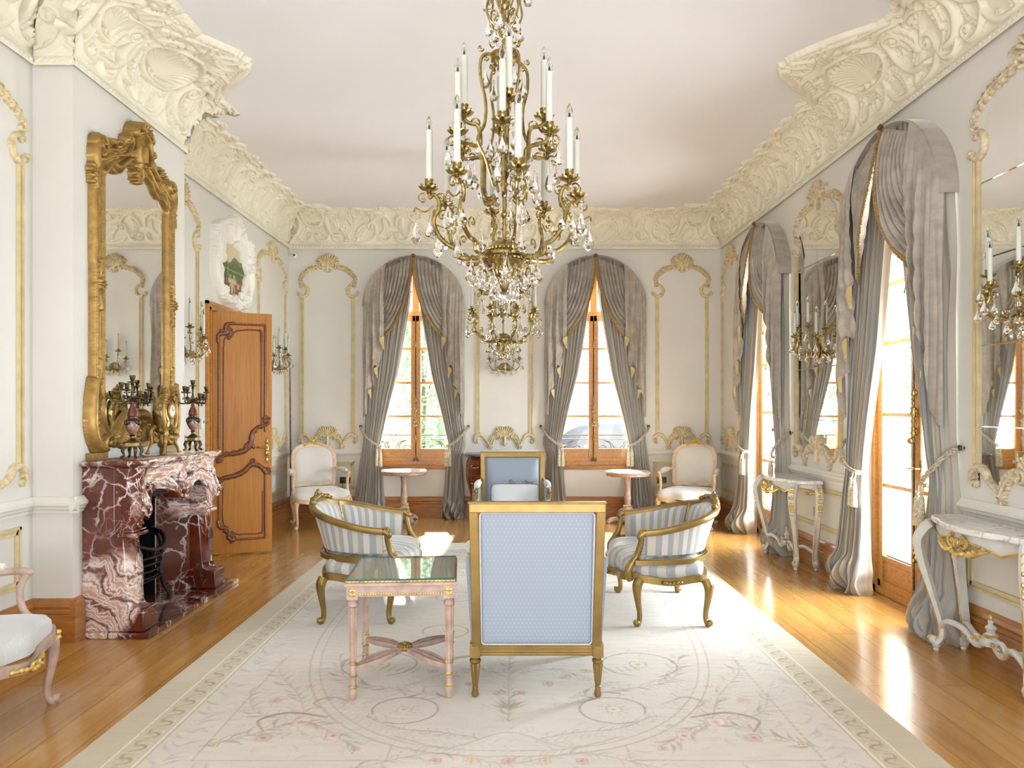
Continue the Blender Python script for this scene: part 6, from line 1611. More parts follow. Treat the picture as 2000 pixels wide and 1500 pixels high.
# middle flowers on the bars, lower acanthus scrolls
for yy in (2.24,):
    h.leaf([(.49, yy-.16), (.50, yy-.08), (.49, yy)], .06, .075, 0, 5); h.leaf([(.49, yy+.16), (.50, yy+.08), (.49, yy)], .06, .075, 0, 5)
    for k in range(8): h.stamp(.497+.026*math.cos(k*.785), yy+.03*math.sin(k*.785), .018, .085)
    h.stamp(.497, yy, .016, .10)
h.leaf([(.50, 1.75), (.50, 1.62), (.545, 1.50)], .06, .07, 0, 7); h.stroke([(.545, 1.62), (.565, 1.48), (.56, 1.30), (.50, 1.18), (.43, 1.165)], [.02, .03, .036, .034, .024], .08)
h.leaf([(.50, 1.18), (.55, 1.30), (.53, 1.45), (.47, 1.52)], .09, .075, 1, 9); h.spiral(.40, 1.215, .055, -1, 1.3, .018, .09, 1)
h.stroke([(.36, 1.22), (.28, 1.215), (.20, 1.30), (.11, 1.375), (0, 1.385)], [.02, .03, .034, .03], .085); h.leaf([(.30, 1.20), (.18, 1.26), (.05, 1.30)], .10, .07, 0, 9); h.spiral(.08, 1.25, .06, 2, 1.3, .018, .09, 1); h.fan(0, 1.17, .12, .6, PI/2, 4, .09)
for k in range(60):
    y = 1.62+1.38*k/60; h.stamp(.532, y, .006, .058)
g = HF(-.62, .62, 1.10, 3.52, .0046); c = g.nu; kk = (c+1)//2; a = h.H; g.H[:, c-kk:] = a[:, :kk]; g.H[:, :kk] = a[:, :kk][:, ::-1]
gi = raster(glass, g); bare = gi & (g.H < .03); g.H[bare] = 0; g.H = np.where(bare, 0, g.H)
t = thing('overmantel_mirror', 'tall arched mirror in carved gilt frame standing over the fireplace', 'mirror'); t.matrix_world = wallL(5.14, 0, BX+.001)
gm = T(0, .012, .0)
g.build('carved_frame', 'gilt', t, M=gm, sink=0)
m = MB(); n = len(glass); m.add([(x*1.03, (y-2.2)*1.01+2.212, .022) for x, y in glass], [tuple(range(n))[::-1]]); m.build('mirror_glass', 'mirror', t, smooth=False)
for sx in (-1, 1): m = MB(); m.bb(sx*.40, sx*.57, 1.1135, 1.16, .001, .05); m.build('frame_foot', 'gilt', t, smooth=False)
# ================================================================ mantel garniture
def candelabrum(label, y, x):
    t = thing('candelabrum', label, 'candelabrum', (x, y, 1.120), 0, 'bronze and marble candelabra on the mantel')
    m = MB()
    for sx in (-1, 1):
        for sy in (-1, 1): m.tube(bez([(sx*.032, sy*.032, .075), (sx*.042, sy*.042, .05), (sx*.036, sy*.036, .02), (sx*.05, sy*.05, .004)], 5), [.012, .012, .007, .010], n=7)
    m.bb(-.045, .045, -.045, .045, .072, .078); m.bb(-.042, .042, -.042, .042, .10, .108); m.lathe([(.04, .108), (.028, .118), (.012, .13), (.012, .145), (.024, .15), (.010, .155)], 20); m.build('base', 'bronze', t)
    m = MB(); m.bb(-.030, .030, -.030, .030, .078, .10); m.build('onyx_block', 'gilt_bright', t, smooth=False)
    m = MB(); m.lathe([(.008, .152), (.028, .172), (.043, .205), (.046, .225), (.040, .245), (.028, .252)], 24); m.lathe([(.026, .268), (.034, .28), (.028, .31), (.014, .34), (.011, .375)], 24); m.build('urn', 'marble_red', t)
    m = MB(); m.lathe([(.040, .244), (.048, .25), (.040, .258), (.030, .262), (.030, .27)], 24)
    for k in range(3):
        a = k*2.094; m.tube(bez([(.046*math.cos(a+q), .046*math.sin(a+q), .238-.02*math.sin((q+.7)/1.4*PI)) for q in np.linspace(-.7, .7, 5)], 4), .005, n=5); m.ell((.048*math.cos(a), .048*math.sin(a), .235), (.010, .010, .018))
    m.lathe([(.012, .372), (.02, .38), (.009, .395), (.014, .41), (.008, .43), (.008, .48), (.013, .487), (.006, .495)], 16)
    m.lathe([(.006, .495), (.030, .50), (.028, .505), (.008, .508), (.014, .516), (.018, .535), (.020, .546), (.012, .548)], 16); m.build('stem', 'bronze', t)
    for k in range(6):
        a = k*PI/3+.3; R, z = (.125, .40) if k % 2 else (.098, .455); m = MB(); M_ = RZ(a)
        m.tube(bez([(.01, 0, .40), (.035, 0, .375), (.07, 0, .365), (R-.01, 0, .375), (R, 0, z-.03), (R, 0, z-.01)], 6), [.007, .006, .006, .005], n=7, M=M_)
        scroll3(m, (.055, 0, .395), .018, .004, 1.1, M=M_); scroll3(m, (R-.02, 0, z-.045), .012, .0035, 1, sgn=-1, M=M_)
        m.lathe([(.004, z-.012), (.026, z-.006), (.024, z), (.007, z+.003), (.012, z+.010), (.016, z+.03), (.018, z+.042), (.011, z+.043)], 16, M_ @ T(R, 0, 0)); m.build('arm', 'bronze', t)
    return t
candelabrum('bronze candelabrum with marble urn at the near end of the mantel', 4.74, -2.51)
candelabrum('bronze candelabrum with marble urn at the far end of the mantel, before the oak door', 5.57, -2.48)
t = thing('mantel_clock', 'gilt rococo clock with round white dial in the middle of the mantel', 'clock', (-2.53, 5.20, 1.119), 0)
m = MB()
for sy in (-1, 1):
    for x0 in (.055, -.05):
        m.tube(bez([(x0*.6, sy*.05, .20), (x0, sy*.075, .16), (x0*.9, sy*.07, .09), (x0*1.05, sy*.10, .04), (x0*1.1, sy*.115, .004)], 6), [.018, .02, .013, .010, .013], n=8); m.ell((x0*1.12, sy*.118, .008), (.016, .014, .008)); scroll3(m, (0, 0, 0), .026, .009, 1.2, sgn=sy, M=T(x0, sy*.075, .15) @ RZ(PI/2))
m.tube(bez([(.06, -.07, .12), (.07, -.03, .085), (.07, 0, .10), (.07, .03, .085), (.06, .07, .12)], 6), .013, n=7); carved(m, [(.07, -.06, .13), (.08, 0, .11), (.07, .06, .13)], .017, 16, .5, 3); m.build('base', 'gilt', t)
O = [(.055, .15), (.062, .19), (.078, .25), (.086, .31), (.07, .37), (.045, .40), (0, .41)]; O = O+[(-x, z) for x, z in O[-2::-1]]+[(0, .14)]
OC = [(float(p[0]), float(p[1])) for p in bez(O+[O[0]], 4)[:-1]]
m = MB(); pad(m, OC, .062, .055, M=RZ(PI/2), rings=7, pw=5); m.build('case', 'brass', t)
m = MB(); m.lathe([(0, 0), (.052, 0), (.050, .008), (0, .010)], 32, T(.058, 0, .31) @ RY(PI/2)); m.build('dial', 'clock_face', t)
m = MB(); m.tube([(.066, .054*math.cos(a), .31+.054*math.sin(a)) for a in np.linspace(0, 2*PI, 33)[:-1]], .008, n=7, closed=True)
for k in range(12): a = k*PI/6; m.bb(.0685, .0695, .042*math.cos(a)-.0012, .042*math.cos(a)+.0012, .31+.042*math.sin(a)-.004, .31+.042*math.sin(a)+.004)
m.tube([(.070, 0, .31), (.070, -.010, .338)], .0018, n=5); m.tube([(.070, 0, .31), (.070, .030, .32)], .0015, n=5); m.build('bezel_and_hands', 'gilt', t)
m = MB()
for sy in (-1, 1):
    m.tube(bez([(.04, sy*.06, .16), (.05, sy*.085, .22), (.05, sy*.098, .30), (.045, sy*.085, .38), (.03, sy*.05, .42)], 6), [.012, .014, .012, .013, .010], n=8); carved(m, [(.05, sy*.095, .36), (.05, sy*.075, .40), (.04, sy*.05, .43)], .013, 10, .5, 7)
    scroll3(m, (0, 0, 0), .022, .008, 1.1, sgn=sy, M=T(.05, sy*.07, .40) @ RZ(PI/2))
m.lathe([(.04, .40), (.03, .415), (.022, .43), (.030, .445), (.012, .46), (.018, .475), (.006, .50), (0, .51)], 16); carved(m, [(.02, -.02, .43), (.02, 0, .47), (.02, .02, .43)], .012, 12, .5, 8); m.build('crest', 'gilt', t)
# ================================================================ plaster cartouche over the door
cu = 7.57; h = HF(-.60, .60, 2.47, 3.54, .0048)
rs = np.random.RandomState(5)
U, V = np.meshgrid(h.U, h.V); ang = np.arctan2(V-2.90, U); rad = np.hypot(U/.37, (V-2.90)/.34); rad2 = np.hypot(U/.36, (V-2.98)/.34)
hole = rad < .84+.05*np.sin(ang*9)+.05*np.sin(ang*5+1)*(V < 2.95)+.03*np.sin(ang*17)
h.H[(rad2 < 1.22)] = .045
for sx in (-1, 1):
    h.stroke([(sx*.36, 2.66), (sx*.47, 2.80), (sx*.46, 2.98), (sx*.38, 3.10)], [.04, .06, .06, .04], .085); h.spiral(sx*.40, 2.98, .07, 0, 1.2, .022, .11, sx)
    h.leaf([(sx*.42, 3.05), (sx*.45, 3.18), (sx*.36, 3.30)], .12, .09, 0, 7); h.leaf([(sx*.18, 2.60), (sx*.32, 2.62), (sx*.44, 2.74)], .11, .09, 0, 8)
    h.scroll([(sx*.10, 2.58), (sx*.22, 2.55), (sx*.33, 2.60)], [.03, .04, .03], .10, .05, sx, 1.2); h.leaf([(sx*.34, 3.24), (sx*.24, 3.32), (sx*.12, 3.34)], .10, .085, 0, 7)
    for k in range(4): h.fan(sx*.44, 3.22-.1*k, .075, (-.4 if sx > 0 else PI-1.2), (1.2 if sx > 0 else PI+.4), 4, .095)
h.fan(0, 3.22, .24, .6, PI-.6, 9, .11); h.stroke([(0, 3.24), (0, 3.44)], [.06, .04, .02], [.10, .12, .06], sm=False); h.fan(0, 2.66, .17, PI+.5, 2*PI-.5, 7, .11); h.fan(0, 2.62, .12, .5, PI-.5, 6, .10); h.spiral(-.07, 3.36, .035, 0, 1, .014, .12); h.spiral(.07, 3.36, .035, PI, 1, .014, .12, -1)
h.H[hole] = 0
h.H = np.where(hole, 0, soft(h.H))
t = thing('overdoor_cartouche', 'white plaster cartouche round an oval landscape painting over the oak door', 'wall decoration'); t.matrix_world = wallL(cu, 0, XL+.001)
h.build('plaster_frame', 'plaster_white', t, sink=0)
nu, nv = 110, 100; u = np.linspace(-.345, .345, nu); v = np.linspace(2.57, 3.22, nv); UU, VV = np.meshgrid(u, v)
L3 = lambda *a: np.array(lin(a)[:3]); C = np.zeros((nv, nu, 3)); q = (VV-2.57)/.65; n_ = rs.rand(nv//5+1, nu//5+1); N = np.repeat(np.repeat(n_, 5, 0), 5, 1)[:nv, :nu]
hor = .68+.05*np.sin(UU*9)+.03*np.sin(UU*23); C[:] = L3(206, 196, 160)
C[q < hor] = L3(110, 116, 90); C[q < hor-.07] = L3(86, 104, 56)
g_ = (q < .60) & (N > .45); C[g_] = L3(66, 94, 48); C[q < .36] = L3(142, 92, 70); g_ = (q < .36) & (N > .72); C[g_] = L3(96, 84, 56); C[(q < .14)] = L3(122, 76, 58)
for (x0, x1, y0, y1, c_) in ((-.10, .12, .30, .38, (188, 176, 150)), (-.08, -.02, .36, .44, (160, 140, 116)), (.03, .09, .36, .45, (168, 150, 124)), (-.02, .02, .1, .3, (206, 190, 160)), (-.3, .3, .50, .52, (150, 146, 96)), (-.12, -.10, .40, .66, (156, 150, 104)), (.14, .20, .25, .33, (178, 166, 140)), (-.22, -.16, .24, .30, (120, 66, 50))): C[(UU > x0) & (UU < x1) & (q > y0) & (q < y1)] = L3(*c_)
rr_ = np.abs(np.hypot(UU, (q-.16)*.5)-.07) < .008; C[rr_ & (q < .28)] = L3(214, 190, 150)
idx = np.arange(nu*nv).reshape(nv, nu); F = np.stack([idx[:-1, :-1], idx[:-1, 1:], idx[1:, 1:], idx[1:, :-1]], -1).reshape(-1, 4)
npmesh('landscape_painting', np.stack([UU, VV, np.full(UU.shape, .012)], -1).reshape(-1, 3), F, 'painting', t, col=np.concatenate([C.reshape(-1, 3), np.ones((nu*nv, 1))], 1), smooth=False)
# ================================================================ small wall fittings
t = thing('thermostat', 'small white thermostat on the wall beside the oak door frame', 'thermostat'); t.matrix_world = wallL(6.845, 1.30, XL)
m = MB(); m.bb(-.028, .028, -.05, .05, .001, .022); m.build('housing', 'plastic_white', t, smooth=False, bevel=.004)
m = MB(); m.bb(.0, .018, .005, .028, .022, .0235); m.build('display', 'plastic_black', t, smooth=False)
t = thing('security_camera', 'small white dome camera with dark lens high in the far left corner', 'camera'); t.matrix_world = wallB(-2.885, 3.475, YB)
m = MB(); m.ell((0, 0, .03), (.035, .035, .035)); m.tube([(0, 0, .001), (0, 0, .03)], .022); m.build('housing', 'plastic_white', t)
m = MB(); m.ell((0, 0, .055), (.018, .018, .012)); m.build('lens', 'plastic_black', t)
def socket(label, M_):
    t = thing('power_socket', label, 'socket', group='brass double power sockets'); t.matrix_world = M_
    m = MB(); m.bb(-.073, .073, -.043, .043, .001, .007); m.build('brass_plate', 'brass', t, smooth=False, bevel=.002)
    for sx in (-1, 1):
        m = MB(); m.bb(sx*.036-.004, sx*.036+.004, .006, .016, .0072, .0082); m.bb(sx*.036-.017, sx*.036-.007, -.018, -.012, .0072, .0082); m.bb(sx*.036+.007, sx*.036+.017, -.018, -.012, .0072, .0082); m.build('pin_holes', 'plastic_black', t, smooth=False)
        m = MB(); m.bb(sx*.012-.005, sx*.012+.005, .018, .034, .007, .011); m.build('switch', 'plastic_black', t, smooth=False)
    return t
s_ = socket('brass socket with black plugs behind the far left fauteuil', wallB(-2.22, .49, YB))
for x, lb in ((-.036, 'black plug in the left half of the socket behind the far left fauteuil'), (.036, 'black plug in the right half of the socket behind the far left fauteuil')):
    p = thing('plug', lb, 'plug', group='black plugs'); p.matrix_world = wallB(-2.22+x, .49, YB); m = MB(); sell(m, (0, 0, .026), (.026, .028, .016), .6, .6, 16, 8); m.build('plug_body', 'plastic_black', p)
    m = MB(); m.tube(bez([(0, -.02, .03), (.004, -.08, .035), (x*.4, -.2, .03), (x*.2, -.45, .045)], 6), .004, n=6); m.build('cable', 'plastic_black', p)
socket('brass socket low on the wall beside the far right fauteuil', wallB(1.985, .49, YB))
socket('brass socket under the marble console between the garden doors', wallR(6.52, .50, XR))
m = MB(); m.tube([(-2.90, 9.42, .005), (-2.945, 9.50, 2.12)], [.014, .010], n=10); tag(m.build('window_pole', 'bamboo'), 'thin brown wooden pole leaning in the far left corner', 'pole')
# ================================================================ crystal drops, candles, arms
def mesh_of(mb, name, mat, **kw):
    o = mb.build(name, mat, **kw); d = o.data; bpy.data.objects.remove(o); return d
def drop_mesh(L, R, facets=8):
    m = MB(); prof_ = [(0, 0), (.10, -.05), (.42, -.35), (.78, -.58), (1.0, -.76), (.72, -.93), (0, -1.0)]
    m.lathe([(max(r*R, .0004), z*L-.022) for r, z in prof_], facets, cap=False)
    for i in range(3): m.ell((0, 0, -.005-.0075*i), (.0042, .0042, .0042), 8, 5)
    return mesh_of(m, 'crystal_drop', 'crystal', smooth=False)
DROP = [drop_mesh(.080, .0235), drop_mesh(.062, .0190), drop_mesh(.098, .027)]
def long_drop():
    m = MB(); L = .10
    for i in range(4): m.ell((0, 0, -.008-.013*i), (.006, .006, .006), 8, 5)
    m.lathe([(max(r, .0004), z) for r, z in [(0, -.058), (.004, -.062), (.013, -.085), (.022, -.115), (.025, -.132), (.016, -.150), (0, -.158)]], 8, cap=False); return mesh_of(m, 'crystal_drop', 'crystal', smooth=False)
LDROP = long_drop()
def cup_mesh(s=1.0):
    m = MB(); n = 40; vs = []
    P = [(.006, -.030), (.012, -.022), (.010, -.014), (.040, -.004), (.044, .004), (.034, .004), (.012, .0), (.013, .006), (.020, .016), (.018, .03), (.021, .036), (.016, .038)]
    for r, z in P:
        for k in range(n):
            a = 2*PI*k/n; w_ = 1+(.14*math.cos(8*a) if r > .03 else 0); zz = z+(.005*math.cos(8*a) if r > .03 else 0); vs.append((r*w_*math.cos(a)*s, r*w_*math.sin(a)*s, zz*s))
    fs = [(i*n+k, i*n+(k+1) % n, (i+1)*n+(k+1) % n, (i+1)*n+k) for i in range(len(P)-1) for k in range(n)]
    m.add(vs, fs); return mesh_of(m, 'drip_cup', 'brass')
CUP = cup_mesh()
def candle_mesh(L=.23, R=.0155):
    m = MB(); m.lathe([(R, 0), (R, L-.003), (R*.85, L), (R*.4, L), (0, L-.001)], 20, cap=False); return mesh_of(m, 'candle_tube', 'candle')
CAND = candle_mesh(); CAND_S = candle_mesh(.185, .0125)
def bulb_mesh(s=1.0):
    m = MB(); m.lathe([(.009*s, 0), (.014*s, .012*s), (.0155*s, .026*s), (.012*s, .044*s), (.006*s, .058*s), (.0005, .066*s)], 16, cap=False); return mesh_of(m, 'flame_bulb', 'bulb_glass')
BULB = bulb_mesh(); BULB_S = bulb_mesh(.85)
def fil():
    m = MB(); m.lathe([(.004, 0), (.004, .014), (.002, .02)], 8); m.tube([(0, 0, .018), (.003, 0, .028), (0, 0, .036), (-.003, 0, .028), (0, 0, .018)], .0006, n=4); return mesh_of(m, 'bulb_filament', 'screen_grey')
FIL = fil()
def bracket(m, r0, z0, r1, z1, M_, low=True):
    """chandelier arm from the hub (r0,z0) to the cup (r1,z1)"""
    d = z1-z0
    P = [(r0, z0-.01), (r0+.08, z0-.018), (r0+.125, z0-.01), (r0+.13, z0+.025), (r0+.17, z0+.04), (r0+.215, z0+.085), (r0+.235, z0+.15), (r1-.045, z1-.09), (r1-.04, z1-.05), (r1-.02, z1-.03), (r1-.004, z1-.045), (r1, z1-.028)] if low else \
        [(r0, z0), (r0+.03, z0-.02), (r0+.06, z0+.01), (r0+.062, z1-.10), (r0+.075, z1-.055), (r1-.02, z1-.045), (r1, z1-.028)]
    m.tube(bez([(a, 0, b) for a, b in P], 6), [.009, .0085, .0078, .0065], n=7, M=M_, flat=1.3); return P
def arm(parent, r0, z0, r1, z1, ang, low, k, drops):
    m = MB(); M_ = RZ(ang); bracket(m, r0, z0, r1, z1, M_, low)
    scroll3(m, (r1-.055, 0, z1-.045), .024, .0045, 1.2, a0=0, sgn=1, M=M_); scroll3(m, (r1+.028, 0, z1-.052), .030, .0045, 1.2, a0=PI, sgn=-1, M=M_)
    if low: scroll3(m, (r1-.03, 0, z1-.105), .024, .004, 1.1, a0=PI/2, sgn=1, M=M_); scroll3(m, (r0+.15, 0, z0+.105), .026, .0045, 1.2, a0=-1, sgn=1, M=M_); m.tube(bez([(r1-.02, 0, z1-.08), (r1+.02, 0, z1-.11), (r1+.06, 0, z1-.095), (r1+.07, 0, z1-.115)], 5), .004, n=6, M=M_)
    a = m.build('arm', 'brass', parent)
    P = Vector((r1*math.cos(ang), r1*math.sin(ang), z1))
    child('drip_cup', CUP, a, T(*P)); child('candle_tube', CAND, a, T(P.x, P.y, P.z+.03)); child('flame_bulb', BULB, a, T(P.x, P.y, P.z+.26)); child('bulb_filament', FIL, a, T(P.x, P.y, P.z+.262))
    for (dr, dz, which) in drops:
        child('crystal_drop', which, a, T((r1+dr)*math.cos(ang+dz[1]), (r1+dr)*math.sin(ang+dz[1]), z1+dz[0]) @ RZ(k))
    return a
def chandelier(label, loc):
    t = thing('chandelier', label, 'chandelier', loc, 0, 'brass and crystal chandeliers')
    m = MB(); m.lathe([(.0, 4.018), (.075, 4.016), (.08, 4.0), (.05, 3.975), (.02, 3.96), (.01, 3.955)], 28); m.tube([(0, 0, 3.96), (0, 0, 2.22)], .009, n=10)
    for z, r in ((3.30, .02), (3.18, .03), (3.05, .045), (2.86, .016), (2.62, .016), (2.48, .02), (2.34, .018)): m.lathe([(.008, z-r), (r*.8, z-r*.5), (r, z), (r*.7, z+r*.5), (.008, z+r*.9)], 16)
    m.lathe([(.02, 3.03), (.062, 3.045), (.066, 3.075), (.05, 3.085), (.02, 3.09)], 24); m.lathe([(.012, 3.03), (.035, 3.01), (.008, 2.985)], 16); m.build('stem', 'brass', t)
    m = MB(); m.lathe([(.012, 2.225), (.05, 2.215), (.078, 2.185), (.088, 2.165), (.094, 2.16), (.094, 2.148), (.086, 2.145), (.095, 2.138), (.100, 2.12), (.090, 2.11), (.078, 2.09), (.070, 2.085), (.062, 2.065), (.036, 2.04), (.026, 2.035), (.020, 2.015), (.024, 2.0), (.010, 1.985), (0, 1.98)], 40, flute=0)
    for k in range(28): a = 2*PI*k/28; m.ell((.098*math.cos(a), .098*math.sin(a), 2.132), (.009, .009, .007), 6, 4); m.ell((.083*math.cos(a), .083*math.sin(a), 2.178), (.008, .008, .008), 6, 4); m.ell((.073*math.cos(a), .073*math.sin(a), 2.088), (.007, .007, .009), 6, 4)
    bowl = m.build('bowl', 'brass', t)
    D0, D1, D2, LD = DROP[0], DROP[1], DROP[2], LDROP
    for k in range(8):
        arm(t, .09, 2.15, .345, 2.445, 2*PI*k/8+.18, True, k, [(.058, (-.10, 0), LD), (.0, (-.13, .08), D0), (-.02, (-.14, -.09), D1), (-.12, (-.22, .16), D0), (-.19, (-.30, -.1), D2)])
    for k in range(6):
        arm(t, .05, 2.42, .235, 2.68, 2*PI*k/6+.5, False, k, [(.045, (-.06, 0), D0), (-.02, (-.10, .25), LD), (-.09, (-.12, -.2), D2)])
    for k in range(4):
        arm(t, .05, 2.60, .185, 2.80, PI/2*k+.12, False, k, [(.045, (-.06, 0), D1), (-.06, (-.10, .3), D0)])
    for k in range(4):      # lyre-shaped frame
        m = MB(); a = PI/2*k+.55; M_ = RZ(a)
        m.tube(bez([(.06, 0, 3.06), (.095, 0, 3.055), (.125, 0, 3.02), (.125, 0, 2.94), (.10, 0, 2.84), (.105, 0, 2.74), (.14, 0, 2.66), (.10, 0, 2.58), (.055, 0, 2.46)], 7), .0055, n=7, M=M_, flat=1.5); scroll3(m, (.095, 0, 3.04), .017, .004, 1.1, sgn=-1, M=M_); scroll3(m, (.125, 0, 3.075), .016, .004, 1.1, a0=PI, sgn=1, M=M_)
        f = m.build('lyre_frame', 'brass', t); child('crystal_drop', D0, f, M_ @ T(.10, 0, 3.0)); child('crystal_drop', D2, f, M_ @ T(.075, 0, 2.70))
    for k in range(6):      # crown of small scrolls near the top
        m = MB(); a = PI/3*k+.3; M_ = RZ(a)
        m.tube(bez([(.02, 0, 3.20), (.06, 0, 3.215), (.085, 0, 3.27), (.075, 0, 3.34), (.10, 0, 3.38)], 6), .005, n=6, M=M_); scroll3(m, (.085, 0, 3.355), .018, .004, 1.1, M=M_); scroll3(m, (.045, 0, 3.255), .02, .004, 1.1, M=M_); m.tube(bez([(.03, 0, 3.30), (.07, 0, 3.42), (.115, 0, 3.46), (.12, 0, 3.43)], 6), .0045, n=6, M=M_)
        c_ = m.build('crown_scroll', 'brass', t); child('crystal_drop', D0, c_, M_ @ T(.115, 0, 3.42)); child('crystal_drop', D0, c_, M_ @ T(.075, 0, 3.25)); child('crystal_drop', D1, c_, M_ @ T(.05, .02, 3.20))
    for k in range(12):     # skirt of drops below the bowl
        a = PI/6*k; child('crystal_drop', D0, bowl, RZ(a) @ T(.10, 0, 2.10)); 
        if k % 2: child('crystal_drop', D0, bowl, RZ(a) @ T(.17, 0, 2.125))
        if k % 2 == 0: child('crystal_drop', D0, bowl, RZ(a) @ T(.055, 0, 2.045))
    for k in range(6):
        m = MB(); a = PI/3*k; M_ = RZ(a+PI/6); m.tube(bez([(.09, 0, 2.14), (.13, 0, 2.12), (.165, 0, 2.135), (.175, 0, 2.12)], 5), .004, n=6, M=M_); m.build('drop_hook', 'brass', t)
    for z0, s_ in ((2.50, 1), (2.78, .8), (2.92, .6)):
        m = MB(); m.lathe([(.01, z0), (.022*s_, z0+.02), (.034*s_, z0+.05), (.020*s_, z0+.10), (.012*s_, z0+.14), (.02*s_, z0+.15), (.01, z0+.16)], 12); m.build('glass_baluster', 'crystal', t, smooth=False)
    for z0, r in ((1.945, .027), (3.14, .034)): m = MB(); m.ell((0, 0, z0), (r, r, r), 12, 8); m.build('glass_ball', 'crystal', t, smooth=False); return t
ch = chandelier('large brass and crystal chandelier hanging nearest, in the middle of the picture', (-.035, 3.30, 0))
dup(ch, (-.09, 7.41, 0), .25, 'second brass and crystal chandelier hanging beyond, near the end wall')
# ================================================================ wall sconces
def sconce(label, M_):
    t = thing('wall_sconce', label, 'sconce', group='brass and crystal wall sconces'); t.matrix_world = M_     # x along wall, y up, z out
    m = MB(); m.lathe([(.072, .001), (.074, .008), (.060, .014), (.058, .020), (.035, .024), (.030, .034), (.012, .042), (0, .043)], 32)
    for k in range(16): a = PI/8*k; m.ell((.065*math.cos(a), .065*math.sin(a), .012), (.008, .008, .006), 6, 4)
    for k in range(8): a = PI/4*k; m.ell((.045*math.cos(a), .045*math.sin(a), .022), (.013, .010, .006), 6, 4)
    m.build('backplate', 'brass', t)
    U_ = RX(-PI/2)
    for i, (x, y, z) in enumerate(((-.20, .115, .09), (-.12, .215, .13), (0, .13, .20), (.12, .215, .13), (.20, .115, .09))):
        m = MB(); L = math.hypot(x, z)
        m.tube(bez([(0, 0, .035), (x*.3, -.03, .05+z*.2), (x*.7, -.035, z*.85), (x*1.0, .02, z*1.05), (x*.92, y*.55, z*.96), (x*.96, y-.04, z), (x, y-.028, z)], 6), [.0065, .006, .005], n=7)
        Ms = frame_m((0, 0, 0), (x/L, 0, z/L), (z/L, 0, -x/L), (0, 1, 0)) if L > .01 else RX(0)
        scroll3(m, (L-.028, 0, y-.045), .022, .004, 1.15, M=Ms); scroll3(m, (L*.55, 0, .0), .024, .004, 1.15, sgn=-1, M=Ms)
        m.tube([(x*1.02, y-.04, z), (x*1.12, y-.06, z*1.12), (x*1.18, y-.05, z*1.18)], .0035, n=5)
        a = m.build('arm', 'brass', t)
        child('drip_cup', CUP, a, T(x, y, z) @ U_ @ S(.85)); child('candle_tube', CAND_S, a, T(x, y+.026, z) @ U_); child('flame_bulb', BULB_S, a, T(x, y+.21, z) @ U_); child('bulb_filament', FIL, a, T(x, y+.212, z) @ U_)
        for (dx, dy) in ((1.18, -.05), (.8, -.09), (.45, -.08)): child('crystal_drop', DROP[0 if dx > 1 else 1], a, T(x*dx+(.012 if x == 0 else 0), y*min(1, dx)+dy, z*min(dx, 1.15)+.01) @ U_)
    m = MB(); m.ell((0, -.06, .03), (.012, .014, .012)); m.build('finial', 'brass', t); return t
sconce('brass candle sconce with crystal drops on the end wall between the two windows', wallB(-.10, 1.985, YB+.0))
sconce('brass candle sconce on the left wall between the gilt mirror and the oak door', wallL(6.44, 1.95, XL))
sconce('brass candle sconce on the left wall beyond the open oak door', wallL(8.87, 1.97, XL))
sconce('brass candle sconce on the mirror panel between the garden doors', wallR(6.52, 1.97, XR-.006))
sconce('brass candle sconce on the mirror panel cut by the right edge', wallR(3.86, 1.97, XR-.006))
# ================================================================ garden and drive outside
m = MB(); m.bb(-30, 40, YB+.33, 60, -.35, -.30); struct(m.build('ground_drive', 'gravel', smooth=False))
m = MB(); m.bb(XR+.36, 40, -12, YB+.32, -.16, -.13); struct(m.build('ground_terrace', 'gravel', smooth=False))
m = MB(); m.bb(6.0, 30, -12, YB+.3, -.129, -.10); struct(m.build('ground_lawn', 'grass_lawn', smooth=False))
def railing(label, M_):
    t = thing('balcony_railing', label, 'railing', group='wrought-iron railings outside the end windows'); t.matrix_world = M_
    m = MB(); m.bb(-.8, .8, 1.06, 1.075, -.012, .012); m.bb(-.8, .8, .70, .712, -.01, .01); m.bb(-.8, .8, 1.01, 1.018, -.008, .008)
    for x in (-.79, 0, .79): m.bb(x-.009, x+.009, .40, 1.07, -.009, .009)
    m.build('rail', 'iron', t, smooth=False)
    for c in (-.4, .4):
        m = MB(); Mq = frame_m((0, 0, 0), (1, 0, 0), (0, 0, 1), (0, 1, 0))
        for sx in (-1, 1):
            scroll3(m, (c+sx*.20, 0, .86), .13, .008, 1.5, a0=PI/2, sgn=sx, M=Mq); scroll3(m, (c+sx*.07, 0, .79), .06, .007, 1.3, a0=-PI/2, sgn=sx, M=Mq); m.tube(bez([(c+sx*.20, .99, 0), (c+sx*.10, .96, 0), (c, .80, 0), (c-sx*.02, .72, 0)], 6), .007, n=5)
        m.build('scrollwork', 'iron', t)
    m = MB(); m.bb(-.85, .85, .30, .42, -.35, .3); m.build('balcony_slab', 'stone_grey', t, smooth=False); return t
railing('wrought-iron scroll railing outside the left window', wallB(WX[0], 0, YB+.62)); railing('wrought-iron scroll railing outside the right window', wallB(WX[1], 0, YB+.62))
